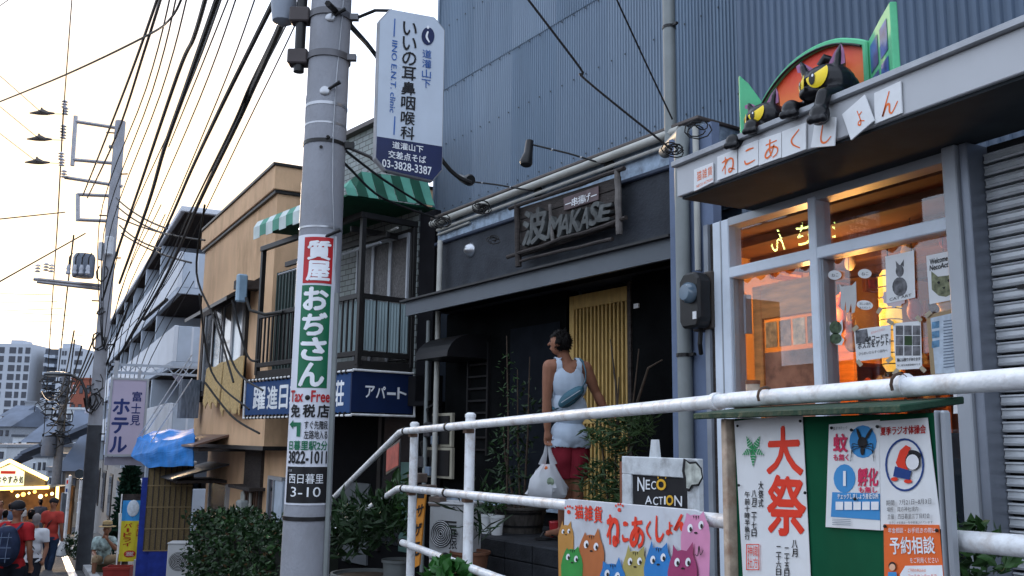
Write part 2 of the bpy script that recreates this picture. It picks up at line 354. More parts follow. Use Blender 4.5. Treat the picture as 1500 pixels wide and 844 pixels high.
# ================================================================ big corrugated buildings behind
def corr(x0, x1, z0, z1, y, pitch, amp):
    b = B(); n = int((x1-x0)/pitch)
    for i in range(n):
        x = x0+i*pitch; w_ = pitch; pts = [(x, 0), (x+w_*.36, 0), (x+w_*.5, -amp), (x+w_*.86, -amp), (x+w_, 0)]
        for (a, ya), (c_, yc) in zip(pts, pts[1:]): b.quad((a, y+ya, z0), (c_, y+yc, z0), (c_, y+yc, z1), (a, y+ya, z1))
    return b
t = thing('corrugated_building', 'tall building clad in fine-ribbed blue steel with an open horizontal lap seam', 'building', MF, (-2.4, .8, 0))
bsv = [blue_steel, mat('blue_corrugated_steel_b', (.122, .172, .236), .55, metal=.1, var=.12, sc=2.1, stretch=(1, 1, .1), dirt=.6, dc=(.07, .095, .14), ds=1.8), mat('blue_corrugated_steel_c', (.148, .198, .262), .45, metal=.1, var=.09, sc=1.3, stretch=(1, 1, .14), dirt=.45, dc=(.10, .12, .16), ds=1.1)]
for k_ in range(7):
    xa_ = -5.45+k_*.043*21; xb_ = min(.62, xa_+.043*21+.001)
    corr(xa_, xb_, 3.6, 6.32, .81-.0006*(k_ % 2), .043, .011).make('cladding_sheet', bsv[(k_*2) % 3], t, MF); corr(xa_, xb_, 6.30, 11.5, .80-.0006*(k_ % 2), .043, .011).make('cladding_sheet', bsv[(k_*2+1) % 3], t, MF)
B().box(-5.45, .45, .83, 7, 0, 11.49).make('wall', blue_steel2, t, MF)
B().box(-5.49, -5.44, .77, .84, 3.6, 11.5).make('corner_trim', blue_steel, t, MF)
b = B()
for zz in (4.6, 5.5, 6.26, 7.2, 8.2):
    for i in range(0, 141, 5): x = -5.43+i*.043+.029; b.lathe(x, 0, [(.008, zz-.0), (.008, zz+.014)], 5)
b.v = [(x, .786+y, z) for x, y, z in b.v]; b.make('screw_row', mat('screw_dark', (.04, .05, .06), .5), t, MF)['kind'] = 'stuff'
t = thing('corrugated_building', 'darker wide-ribbed blue steel wall rising behind the shop canopy with two cats', 'building', CF, (-1.5, .9, 0))
corr(-5.33, 4, 3.06, 10.5, .72, .071, .016).make('cladding_sheet', blue_steel2, t, CF)
B().box(-5.33, 4, .745, 6, 3.05, 10.45).make('wall', blue_steel2, t, CF)
# ================================================================ cat goods shop
shop = thing('goods_shop', 'small shop with pale grey canopy, white sash window glowing orange inside', 'shop', CF, (-3.4, 0, TZ))
def pt(b, n, m, par=None, F=CF, **k): return b.make(n, m, par or shop, F, **k)
pt(B().box(-4.41, 2.2, -.6, 0, 3.02, 3.205), 'canopy', fascia_m, bev=.004)
pt(B().box(-4.43, 2.2, -.63, .05, 3.205, 3.24), 'canopy_coping', mat('coping_grey', (.30, .31, .33), .4, metal=.4), bev=.005)
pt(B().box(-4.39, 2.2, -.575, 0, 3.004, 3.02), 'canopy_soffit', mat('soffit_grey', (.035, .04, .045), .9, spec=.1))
pt(B().box(-5.34, -4.86, .05, .12, TZ, 3.75), 'side_wall', mat('blue_grey_plaster', (.13, .17, .26), .8, var=.12, sc=4, bump=.2, dirt=.3, dc=(.07, .08, .1)))
pt(B().box(-4.86, -4.815, -.04, .1, TZ, 3.0), 'corner_post', mat('post_grey', (.22, .24, .27), .5))
pt(B().box(-4.812, -4.78, -.02, .1, TZ, 3.0), 'corner_gap', wood_dark)
pt(B().box(-4.78, -4.62, -.03, .08, TZ, 3.0), 'window_jamb', white_alu, bev=.006)
pt(B().box(-4.70, -4.69, -.034, -.028, TZ, 3.0), 'jamb_groove', grey_alu)
pt(B().box(-4.62, -2.965, -.03, .08, 2.952, 3.003), 'window_head', grey_alu)
pt(B().box(-4.62, -2.965, -.035, .08, 2.606, 2.675), 'transom', white_alu, bev=.006)
pt(B().box(-3.919, -3.857, -.04, .085, TZ, 2.975), 'mullion', white_alu, bev=.006)
pt(B().box(-3.857, -3.84, -.01, .08, TZ, 2.606), 'sash_stile', grey_alu)
pt(B().box(-4.62, -4.606, -.01, .08, TZ, 2.606), 'sash_stile', grey_alu)
pt(B().box(-2.98, -2.965, -.01, .08, TZ, 2.975), 'sash_stile', white_alu)
pt(B().box(-2.965, -2.886, -.10, .12, TZ, 3.003), 'column', grey_alu, bev=.006)
pt(B().box(-2.886, -2.838, -.075, .12, TZ, 3.003), 'shutter_channel', mat('channel_grey', (.20, .22, .26), .4, metal=.4), bev=.004)
for (x0, x1, z0, z1) in ((-4.62, -3.919, 2.675, 2.975), (-3.857, -2.98, 2.675, 2.975), (-4.606, -3.919, 1.32, 2.606), (-3.84, -2.98, 1.62, 2.606)):
    pt(B().box(x0, x1, .028, .033, z0, z1), 'glass_pane', win_glass)
pt(B().box(-3.84, -2.98, .02, .05, TZ, 1.62), 'dark_panel', dark_glass); pt(B().box(-4.606, -3.919, .02, .05, TZ, 1.32), 'dark_panel', dark_glass)
# shutter
sh = pt(B().box(-2.838, 2.2, .075, .1, TZ, 3.003), 'shutter_backing', slat_joint)
pitch = .0612; z = TZ+.02; prev = None; k = 0
prof = [(.02, 0), (-.012, .002), (-.016, .012), (-.010, .018), (-.008, .036), (-.016, .042), (-.012, .049), (.02, .051)]
while z < 2.95:
    if prev is None: prev = pt(B().yz([(a+.05, c_) for a, c_ in prof], -2.834, -1.15).v and B().yz([(a+.05, z+c_) for a, c_ in prof], -2.834, 2.2), 'shutter_slat', shutter_m)
    else: inst(prev, 'shutter_slat', shop, (0, 0, k*pitch))
    z += pitch; k += 1
pt(B().box(-2.70, -2.66, .02, .04, 2.275, 2.29), 'shutter_slot', ink_black)
# back-side volume + room
warm = mat('warm_room_wall', (.42, .23, .10), .8, var=.25, sc=2.5, bump=.2)
RX = -5.40; room = B(); room.quad((RX, .13, 2.99), (-2.7, .13, 2.99), (-2.7, 2.9, 2.99), (RX, 2.9, 2.99)); room.quad((RX, 2.9, TZ), (-2.7, 2.9, TZ), (-2.7, 2.9, 3), (RX, 2.9, 3))
room.quad((RX, .13, TZ), (RX, 2.9, TZ), (RX, 2.9, 3), (RX, .13, 3)); room.quad((-2.7, .13, TZ), (-2.7, 2.9, TZ), (-2.7, 2.9, 3), (-2.7, .13, 3)); room.quad((RX, .13, TZ+.01), (-2.7, .13, TZ+.01), (-2.7, 2.9, TZ+.01), (RX, 2.9, TZ+.01)); room.quad((RX, .125, TZ), (-4.79, .125, TZ), (-4.79, .125, 3), (RX, .125, 3))
pt(room, 'room_wall', warm); pt(B().box(RX, -2.71, .14, 2.89, 2.955, 2.985), 'room_ceiling', mat('brown_ceiling', (.13, .06, .03), .8, var=.3, sc=3))
for k_ in range(5): pt(B().box(RX, -2.71, .35+k_*.5, .42+k_*.5, 2.90, 2.954), 'ceiling_beam', mat('beam_brown', (.10, .045, .02), .7, var=.3))
room_wood = mat('honey_wood', (.58, .22, .05), .5, var=.3, sc=6, stretch=(1, 1, 5)); frame_gold = mat('picture_frame_wood', (.25, .09, .03), .5)
# inner door leaf behind the left pane
dl = pt(B().box(-4.56, -4.48, .10, .13, TZ, 2.55).box(-4.00, -3.93, .10, .13, TZ, 2.55).box(-4.48, -4.00, .10, .13, 2.33, 2.55).box(-4.48, -4.00, .10, .13, TZ, 1.35), 'inner_door', room_wood, bev=.006)
pt(B().box(-4.47, -4.01, .112, .117, 1.45, 2.12), 'door_notice_sheet', mat('pink_brown_cloth', (.38, .17, .10), .9, spec=.05, var=.65, sc=4, dirt=.7, dc=(.10, .05, .04), ds=12), dl)
for i in range(4): pt(B().box(-4.46+i*.118, -4.36+i*.118, .114, .119, 2.15, 2.31), 'photo_card', mat('amber_card_%d' % i, [(.55, .28, .1), (.4, .2, .1), (.65, .4, .2), (.3, .15, .08)][i], .5, var=.5, sc=20), dl)
pt(B().box(-4.585, -4.565, .05, .10, 2.25, 2.50), 'hinge', grey_alu)
# room contents
def solo_c(b, n, m, lab, cat, grp=None, **k): return solo(b, n, m, lab, cat, CF, grp, **k)
LW = Fr(RX+.01, 4.0, 90)
pf = [((1100, 352), (1127, 390), 'dark'), ((1133, 358), (1150, 386), 'red'), ((1128, 394), (1172, 414), 'amber'), ((1218, 300), (1262, 322), 'amber'), ((1215, 412), (1250, 448), 'dark'), ((1262, 405), (1300, 432), 'red'), ((1345, 300), (1385, 330), 'dark'), ((1350, 440), (1402, 470), 'dark'), ((1212, 350), (1240, 372), 'red')]
plab = ['tall dark picture frame behind the upper left shop pane', 'small reddish picture beside the tall dark frame inside the shop', 'wide amber picture high behind the shop door pane', 'amber picture under the ceiling behind the top right pane', 'dark picture behind the white cat cut-out in the shop', 'red picture behind the drawn cat sheet in the shop', 'dark picture at the right of the upper right pane', 'dark low picture behind the newspaper sheet in the shop', 'small red picture just left in the top right pane']
for i, (a, c_, kind) in enumerate(pf):
    x0, x1, z0, z1 = LW.r(a, c_); pic = thing('framed_picture', plab[i], 'picture', LW, ((x0+x1)/2, 0, z0), 'pictures on the shop wall')
    B().box(x0, x1, -.04, 0, z0, z1).make('frame', frame_gold, pic, LW, bev=.005)
    B().box(x0+.03, x1-.03, -.046, -.038, z0+.03, z1-.03).make('print', mat('print_'+kind, {'dark': (.05, .03, .02), 'red': (.30, .05, .02), 'amber': (.5, .24, .07)}[kind], .4, var=.7, sc=14), pic, LW)
x0, x1, z0, z1 = LW.r((1206, 450), (1345, 560)); x1 = min(x1, 2.6); z0 = 1.3; z1 = 2.35
sh = thing('display_shelf', 'honey wood shelving full of small goods behind the right shop window', 'shelf', LW, ((x0+x1)/2, 0, TZ))
lev = [1.30, 1.62, 1.90, 2.18]
for z in lev: B().box(x0, x1, -.30, 0, z, z+.022).make('shelf_board', room_wood, sh, LW)
for x in (x0-.02, (x0+x1)/2, x1): B().box(x, x+.03, -.30, 0, TZ, 2.45).make('shelf_upright', room_wood, sh, LW)
gcol = [('orange', (.6, .12, .04)), ('yellow', (.65, .45, .12)), ('black', (.02, .02, .02)), ('cream', (.6, .5, .36)), ('brown', (.15, .08, .05)), ('red', (.4, .06, .04))]
order = ['lowest', 'second lowest', 'third', 'top']; used = {}
for li, z in enumerate(lev):
    x = x0+.04; z += .022
    while x < x1-.12:
        w_ = R.uniform(.06, .13); h_ = R.uniform(.10, .24); kind = R.choice(['gift_box', 'jar', 'figurine']); cn, cv = R.choice(gcol)
        bb = B()
        if kind == 'gift_box': bb.box(x, x+w_, -.26, -.10, z, z+h_)
        elif kind == 'jar': bb.lathe(x+w_/2, -.17, [(w_*.4, z), (w_*.5, z+h_*.3), (w_*.45, z+h_*.7), (w_*.25, z+h_*.8), (w_*.28, z+h_)], 10)
        else: bb.lathe(x+w_/2, -.17, [(w_*.5, z), (w_*.55, z+h_*.35), (w_*.3, z+h_*.5), (w_*.4, z+h_*.7), (w_*.1, z+h_*.95)], 10)
        t_ = (x-x0)/(x1-x0); pos = 'at the left end' if t_ < .2 else 'left of centre' if t_ < .4 else 'near the centre' if t_ < .6 else 'right of centre' if t_ < .8 else 'at the right end'
        solo(bb, kind, mat('goods_'+cn, cv, .45, var=.2), '%s %s on the %s board of the shop shelves %s' % (cn, kind.replace('_', ' '), order[li], pos), kind.split('_')[-1], LW, 'goods on the shop shelves'); x += w_+R.uniform(.015, .07)
bulb_m = mat('lit_bulb', (1, .62, .25), .5, emit=9); amber_glow = mat('amber_glow_stand_in', (1, .42, .07), .6, emit=.35, var=.6, sc=5)
def bulb(px, py, y, e, lab):
    x, z = CF.h(px, py, y); bl = thing('pendant_bulb', lab, 'lamp', CF, (x, y, z), 'bulbs hanging in the goods shop')
    B().ball((x, y, z), (.028, .028, .035), 12, 8).make('bulb', bulb_m, bl, CF, smooth=True)
    B().tube([(x, y, z+.035), (x, y, 2.99)], .006, 6).make('cord', rubber, bl, CF); B().lathe(x, y, [(.018, z+.03), (.018, z+.08)], 8).make('socket', black_metal, bl, CF)
    ld = bpy.data.lights.new('bulb_light', 'POINT'); ld.energy = e; ld.color = (1, .50, .16); ld.shadow_soft_size = .06
    lo = bpy.data.objects.new('bulb_light', ld); C.objects.link(lo); lo.location = CF.M @ V((x, y, z-.10))
bulb(1236, 308, 1.1, 10, 'bare glowing bulb hanging behind the top right pane of the shop'); bulb(1190, 413, .7, 5, 'small glowing bulb hanging behind the shop door pane')
x, z = CF.h(1305, 470, 1.2)
lt = thing('amber_drape_glow', 'tall glowing amber paper lantern behind the notices in the shop window', 'lamp', CF, (x, 1.2, z-.4))  # lantern shape added in place of the glowing amber gauze drapes
B().lathe(x, 1.2, [(.04, z-.35), (.07, z-.3), (.075, z), (.07, z+.3), (.04, z+.35)], 14).make('shade', amber_glow, lt, CF, smooth=True)
for k_ in range(9): B().lathe(x, 1.2, [(.074, z-.30+k_*.075), (.080, z-.296+k_*.075), (.074, z-.292+k_*.075)], 14).make('rib', wood_dark, lt, CF)
B().lathe(x, 1.2, [(.06, z-.38), (.06, z-.35)], 12).make('base', black_metal, lt, CF); B().tube([(x, 1.2, z+.35), (x, 1.2, 2.99)], .005, 6).make('cord', rubber, lt, CF)
ld = bpy.data.lights.new('amber_glow_light', 'POINT'); ld.energy = 6; ld.color = (1, .48, .12); ld.shadow_soft_size = .12; lo = bpy.data.objects.new('amber_glow_light', ld); C.objects.link(lo); lo.location = CF.M @ V((x-.3, 1.2, z))  # point light added to go with the amber stand-in
hl_ = [((1226, 470), .9, .10, 'orange'), ((1248, 500), 1.0, .08, 'cream'), ((1340, 455), .8, .07, 'red'), ((1388, 470), .9, .09, 'yellow'), ((1245, 385), 1.1, .06, 'cream'), ((1330, 372), .9, .07, 'yellow'), ((1385, 352), 1.0, .06, 'red'), ((1160, 345), 1.0, .07, 'cream')]
for i, (p_, y_, r_, cn) in enumerate(hl_):
    x, z = CF.h(p_[0], p_[1], y_); og = thing('hanging_cat_ornament', cn+' cat shaped ornament hanging '+['low left of the lettered notice', 'above the lower rail behind the lettered notice', 'beside the amber lantern', 'behind the newspaper sheet', 'near the white round stickers', 'behind the drawn cat sheet', 'behind the welcome poster', 'behind the upper left pane'][i], 'ornament', CF, (x, y_, z), 'ornaments hanging in the goods shop')
    g_ = B().ball((x, y_, z), (r_*.8, r_*.5, r_), 12, 8).ball((x, y_-.01, z+r_*1.25), (r_*.6, r_*.5, r_*.5), 10, 8)
    for q_ in (-1, 1): g_.tube([(x+q_*r_*.35, y_, z+r_*1.5), (x+q_*r_*.45, y_, z+r_*2.05)], [r_*.22, .002], 6)
    blend(g_, 'body', MATS['goods_'+cn] if 'goods_'+cn in MATS else mat('goods_'+cn, (.5, .3, .1), .5), og, CF, vox=.012, smooth=2); B().tube([(x, y_, z+r_*1.6), (x, y_, 2.98)], .003, 4).make('string', rubber, og, CF)
# ================================================================ kushiage restaurant (slate front)
mk = thing('restaurant_building', 'low dark restaurant with slate plaster upper wall, flaking band and steel eave', 'restaurant', MF, (-2, 0, TZ))
def pm(b, n, m, par=None, **k): return b.make(n, m, par or mk, MF, **k)
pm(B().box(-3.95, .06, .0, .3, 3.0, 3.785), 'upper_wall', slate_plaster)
pm(B().box(-3.98, .10, -.035, .3, 3.785, 3.825), 'ledge', mat('dark_blue_trim', (.025, .035, .06), .6), bev=.01)
pm(B().box(-3.95, .30, .0, .5, 3.825, 4.10), 'flaking_band', flaky)
pm(B().box(-4.0, .32, -.08, .79, 4.10, 4.13), 'roof_edge', mat('brown_roof_edge', (.09, .075, .07), .5), bev=.006)
pm(B().tube([(-4.0, -.06, 4.05), (.1, -.06, 4.07)], .038, 10), 'roof_gutter', pipe_light, smooth=True)
pm(B().tube([(-3.9, -.04, 3.96), (.05, -.04, 3.985)], .018, 8), 'conduit', pipe_light, smooth=True)
pm(B().tube([(-3.9, -.03, 3.91), (-3.2, -.03, 3.925)], .014, 8), 'conduit', pipe_light, smooth=True)
# eave
pm(B().yz([(-.5, 2.90), (-.46, 2.90), (-.46, 3.03), (0, 3.10), (0, 3.13), (-.5, 3.06)], -3.74, .44), 'eave', mat('eave_steel', (.10, .115, .135), .5, metal=.3, var=.12, sc=3, dirt=.4, dc=(.05, .05, .06)))
pm(B().box(-3.80, .46, -.55, -.44, 3.055, 3.075), 'eave_capping', mat('capping_black', (.02, .02, .022), .5))
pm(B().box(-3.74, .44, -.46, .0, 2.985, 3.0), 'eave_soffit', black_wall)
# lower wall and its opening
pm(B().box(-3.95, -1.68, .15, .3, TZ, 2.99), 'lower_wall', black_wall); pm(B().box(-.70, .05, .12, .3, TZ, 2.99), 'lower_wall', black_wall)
pm(B().box(-1.68, -.70, .34, .36, TZ, 2.99), 'inner_screen', mat('door_backing', (.012, .010, .009), .8))
pm(B().box(-2.6, -1.75, .13, .15, 1.0, 2.7), 'wall_panel', mat('navy_panel', (.008, .010, .014), .8, var=.2, spec=.05))
pm(B().box(-3.95, -.1, .10, .152, .9, 1.0).box(-.1, .04, .08, .12, .9, 1.0), 'stone_footing', flaky)
ls = pm(B().box(-3.42, -3.39, .11, .15, 1.4, 2.6).box(-3.02, -2.99, .11, .15, 1.4, 2.6), 'lattice_frame', black_metal)
for i in range(9): pm(B().box(-3.39, -3.02, .115, .14, 1.45+i*.13, 1.47+i*.13), 'lattice_bar', black_metal, ls)
# yellow lattice door
d0, d1, dz0, dz1 = -1.66, -.76, TZ+.3, 2.93
dr = pm(B().box(d0, d0+.07, .17, .22, dz0, dz1).box(d1-.07, d1, .17, .22, dz0, dz1).box(d0+.07, d1-.07, .17, .22, dz1-.13, dz1).box(d0+.07, d1-.07, .17, .22, dz0, dz0+.1).box(d0+.07, d1-.07, .175, .215, 1.72, 1.77), 'lattice_door', yellow_wood, bev=.004)
n = 14
for i in range(n):
    x = lerp(d0+.085, d1-.105, i/(n-1)); pm(B().box(x, x+.020, .182, .208, dz0+.1, 1.72).box(x, x+.020, .182, .208, 1.77, dz1-.13), 'door_slat', yellow_wood, dr)
pm(B().box(-.745, -.70, .10, .16, TZ, 2.95), 'door_post', wood_dark); pm(B().box(-.66, -.60, .10, .115, 2.70, 2.74), 'number_plate', paper)
# barrel hood over the left window
hd = B(); pr = []
for k in range(7):
    a = radians(90*k/6); pr.append((-.02-.36*sin(a), 2.42+.26*cos(a)))
hd.yz([(.15, 2.68)] + pr + [(.15, 2.42)], -3.72, -3.02); pm(hd, 'barrel_hood', mat('hood_black', (.010, .010, .012), .5, spec=.2))
# step
b = B().box(-2.15, -.3, -.95, .1, TZ, .77); pm(b, 'entrance_step', block_dark, bev=.012)
for i in range(5): pm(B().box(-2.16+i*.38, -1.79+i*.38, -.965, -.952, TZ+.005, TZ+.125).box(-2.16+i*.38, -1.79+i*.38, -.965, -.952, TZ+.135, .762), 'step_block', block_dark, bev=.004)
# dome vent
x, z = MF.h(688, 366, -.02); v_ = B().lathe(0, 0, [(.085, 0), (.085, .012), (.07, .03), (.045, .07), (.01, .085)], 16); v_.v = [(x+a, -.0-c_, z+b_) for a, b_, c_ in v_.v]
pm(v_, 'dome_vent', mat('brushed_steel', (.45, .47, .5), .3, metal=.9), smooth=True)
# down pipes
def pipething(pts, r, lab, m=pipe_grey, F=MF, straps=(), name='drain_pipe', grp='drain pipes between the shop fronts'):
    p_ = thing(name, lab, 'pipe', F, (pts[-1][0], pts[-1][1], min(q[2] for q in pts)), grp); B().tube(pts, r, 12).make('pipe_run', m, p_, F, smooth=True)
    for (x, y, z) in straps: B().lathe(x, y, [(r*1.12, z-.012), (r*1.12, z+.012)], 12).box(x+r*.9, x+r*2.1, y-.012, y+.012, z-.01, z+.01).make('pipe_strap', black_metal, p_, F)
    return p_
ux, uz = CF.h(981, 100, .55); pipething([(ux, .55, 9), (ux, .55, 3.95), (ux+.0, .5, 3.9)], .052, 'tall grey downpipe running up the blue ribbed wall to the top of the photo', F=CF, straps=[(ux, .55, CF.h(981, 40, .55)[1])])
lx, lz = CF.h(1001, 400, .0); pipething([(ux+.02, .53, 3.93), (ux+.12, .4, 3.86), (lx, .02, 3.74), (lx, 0, 3.6), (lx, 0, TZ)], .052, 'grey downpipe beside the black electric meter, in front of the restaurant corner', F=CF, straps=[(lx, 0, 2.15), (lx, 0, 1.3)])
cx, cz = CF.h(1014, 260, -.0); pipething([(cx+.02, .02, 3.75), (cx+.02, .02, 2.72)], .022, 'thin pale conduit dropping to the black electric meter', pipe_light, F=CF)
for px, lab in ((641, 'pale pipe up the left corner of the slate restaurant wall'), (627, 'thin pipe between the balcony and the restaurant')):
    x, z = MF.h(px, 500, -.1); pipething([(x, -.1, 3.8 if px > 630 else 2.9), (x, -.1, TZ-.4)], .03 if px > 630 else .024, lab, pipe_light if px > 630 else pipe_grey)
# electric meter
x0, x1, z0, z1 = CF.r((999, 404), (1033, 478), -.12); mt = thing('electric_meter', 'black rounded electric meter box on the blue-grey wall strip', 'meter', CF, ((x0+x1)/2, 0, z0))
B().box(x0+.01, x1-.01, -.05, .05, z0-.01, z1+.01).make('back_plate', mat('meter_board', (.05, .04, .035), .7), mt, CF, bev=.01)
B().xz([(x0+.01, z0+.04), (x0+.04, z0), (x1-.04, z0), (x1-.01, z0+.05), (x1-.01, z1-.05), (x1-.06, z1), (x0+.06, z1), (x0+.01, z1-.05)], -.16, -.05).make('housing', black_metal, mt, CF, bev=.015)
mg = B().lathe(0, 0, [(.07, 0), (.07, .03), (.05, .055)], 16); xm, zm = (x0+x1)/2+.02, lerp(z0, z1, .62); mg.v = [(xm+a, -.16-c_, zm+b_) for a, b_, c_ in mg.v]; mg.make('meter_dial', pale_glass, mt, CF, smooth=True)
B().box(x1-.07, x1-.035, -.166, -.159, z0+.05, z0+.1).make('label', paper, mt, CF); B().tube([(x0+.1, -.05, z0), (x0+.1, -.06, z0-.1), (x0+.06, -.02, z0-.16)], .015, 8).make('cable', rubber, mt, CF, smooth=True)
# ================================================================ flat print helpers (printed shapes lie on a plane y of a frame, outlines given as seen)
def pp(b, F, pts, y): q = F.q(pts, y); b.add([(x, y, z) for x, z in q], [tuple(range(len(q)))]); return b
def pe(b, F, cx, cy, rx, ry, y, rot=0, n=16):
    r = radians(rot); return pp(b, F, [(cx+rx*cos(t)*cos(r)-ry*sin(t)*sin(r), cy+rx*cos(t)*sin(r)+ry*sin(t)*cos(r)) for t in [2*pi*i/n for i in range(n)]], y)
def pt_(b, F, t, pts, y, bold=0): q = F.q(pts, y); return b.tq(t, q, y, bold)   # pts: bl, br, tr, tl pixels
def smooth_pts(p, n=5):
    if len(p) < 3: return p
    o = []; P = [p[0]] + list(p) + [p[-1]]
    for i in range(1, len(P)-2):
        for k in range(n):
            t = k/n; o.append(tuple(.5*((2*P[i][a]) + (-P[i-1][a]+P[i+1][a])*t + (2*P[i-1][a]-5*P[i][a]+4*P[i+1][a]-P[i+2][a])*t*t + (-P[i-1][a]+3*P[i][a]-3*P[i+1][a]+P[i+2][a])*t**3) for a in (0, 1)))
    o.append(p[-1]); return o
def ribbon(b, fn, pts, w_, n=5):
    p = smooth_pts(pts, n); L = []; R_ = []
    for i, a in enumerate(p):
        q0 = p[max(i-1, 0)]; q1 = p[min(i+1, len(p)-1)]; dx, dy = q1[0]-q0[0], q1[1]-q0[1]; d = hypot(dx, dy) or 1
        t = i/(len(p)-1); ww = w_*(.62+.38*sin(pi*min(1, t*1.15)))*.5
        L.append(fn(a[0]-dy/d*ww, a[1]+dx/d*ww)); R_.append(fn(a[0]+dy/d*ww, a[1]-dx/d*ww))
    n_ = len(p); b.add(L+R_, [(i, i+1, n_+i+1, n_+i) for i in range(n_-1)]); return b
KANA = {'ね': [[(.28, .97), (.28, .05)], [(.05, .72), (.44, .78), (.06, .28)], [(.26, .5), (.52, .78), (.8, .72), (.86, .42), (.74, .12), (.56, .1), (.6, .28), (.96, .14)]],
 'こ': [[(.22, .84), (.5, .86), (.8, .84)], [(.15, .38), (.3, .16), (.9, .2)]],
 'あ': [[(.14, .76), (.85, .82)], [(.42, .99), (.40, .5), (.5, .12)], [(.68, .66), (.5, .25), (.25, .1), (.12, .25), (.3, .5), (.65, .56), (.9, .4), (.85, .16), (.6, .03)]],
 'く': [[(.74, .96), (.34, .66), (.28, .5), (.4, .3), (.78, .05)]], 'し': [[(.28, .97), (.25, .3), (.36, .06), (.62, .06), (.88, .3)]],
 'ょ': [[(.5, .92), (.52, .3), (.38, .1), (.24, .2), (.42, .32), (.78, .12)], [(.52, .62), (.82, .68)]],
 'ん': [[(.52, .96), (.12, .05), (.34, .42), (.5, .42), (.5, .14), (.64, .06), (.94, .42)]]}
def kana(b, F, ch, quad, y, w_, off=0):
    q = F.q(quad, y)
    def fn(a, c_):
        c_ = c_ if True else 0
        x = (q[0][0]*(1-a)+q[1][0]*a)*(1-c_) + (q[3][0]*(1-a)+q[2][0]*a)*c_; z = (q[0][1]*(1-a)+q[1][1]*a)*(1-c_) + (q[3][1]*(1-a)+q[2][1]*a)*c_
        return (x, y-off, z)
    for k, s_ in enumerate(KANA[ch]):
        o = k*.0006; ribbon(b, lambda a, c_: (fn(a, c_)[0], fn(a, c_)[1]-o, fn(a, c_)[2]), s_, w_)
    return b
def leaves(b, c, rad, n, size, rnd, up=.3, narrow=.4, shell=.5):
    for _ in range(n):
        while True:
            p = V((rnd.uniform(-1, 1), rnd.uniform(-1, 1), rnd.uniform(-1, 1)))
            if shell*shell*.5 < p.length_squared < 1: break
        c_ = V(c) + V((p.x*rad[0], p.y*rad[1], p.z*rad[2]))
        d = (V((rnd.gauss(0, 1), rnd.gauss(0, 1), rnd.gauss(up, .7)))).normalized(); s_ = d.cross(V((rnd.gauss(0, 1), rnd.gauss(0, 1), rnd.gauss(0, 1)))).normalized()
        L = size*rnd.uniform(.6, 1.3); n_ = d.cross(s_)
        b.add([c_, c_+d*L*.5+s_*L*narrow*.5, c_+d*L-n_*L*.15, c_+d*L*.5-s_*L*narrow*.5], [(0, 1, 2, 3)])
    return b
# ================================================================ letter tiles on the canopy
tiles = [('猫', [(1018, 281), (1046, 267), (1046, 238), (1018, 249)]), ('ね', [(1052, 265), (1081, 254), (1081, 218), (1052, 230)]), ('こ', [(1083, 254), (1112, 242), (1112, 205), (1083, 217)]),
         ('あ', [(1113, 243), (1146, 231), (1146, 194), (1113, 205)]), ('く', [(1147, 232), (1182, 219), (1182, 180), (1147, 193)]), ('し', [(1189, 217), (1224, 214), (1226, 172), (1196, 172)]),
         ('ょ', [(1248, 206), (1282, 177), (1268, 139), (1235, 168)]), ('ん', [(1283, 182), (1323, 166), (1321, 119), (1282, 137)])]
names_ = {'猫': 'wide white tile with small red outlined kanji, leftmost on the canopy edge', 'ね': 'white tile with the orange character ne on the canopy', 'こ': 'white tile with two orange strokes, the character ko', 'あ': 'white tile with the orange character a, below the paw of the small cat', 'く': 'white tile with an orange open angle, the character ku', 'し': 'slightly tilted white tile with an orange hook under the cat paw', 'ょ': 'strongly tilted white tile hanging off the canopy edge', 'ん': 'rightmost white letter tile with the orange character n'}
for i, (ch, q) in enumerate(tiles):
    y0 = -.606 - (.012 if i in (5, 6) else 0); Q = CF.q(q, y0)
    t = thing('letter_tile', names_[ch], 'sign tile', CF, ((Q[0][0]+Q[1][0])/2, y0, min(a[1] for a in Q)), 'letter tiles on the shop canopy')
    B().prism([(x, y0, z) for x, z in Q], (0, -.008, 0)).make('tile', paper, t, CF, bev=.001)
    b = B(); yf = y0-.0095
    def sub(f0, f1, g0, g1):
        def P(a, c_): return tuple((q[0][k]*(1-a)+q[1][k]*a)*(1-c_)+(q[3][k]*(1-a)+q[2][k]*a)*c_ for k in (0, 1))
        return [P(f0, g0), P(f1, g0), P(f1, g1), P(f0, g1)]
    if ch == '猫':
        for k, c_ in enumerate('猫雑貨'): pt_(b, CF, c_, sub(.1+k*.28, .34+k*.28, .42, .88), yf)
        pt_(b, CF, 'NECO ACTION', sub(.08, .92, .14, .27), yf)
    else: kana(b, CF, ch, sub(.16, .86, .12, .9) if ch != 'ょ' else sub(.28, .75, .2, .8), yf, .1)
    b.make('lettering', ink_orange, t, CF)
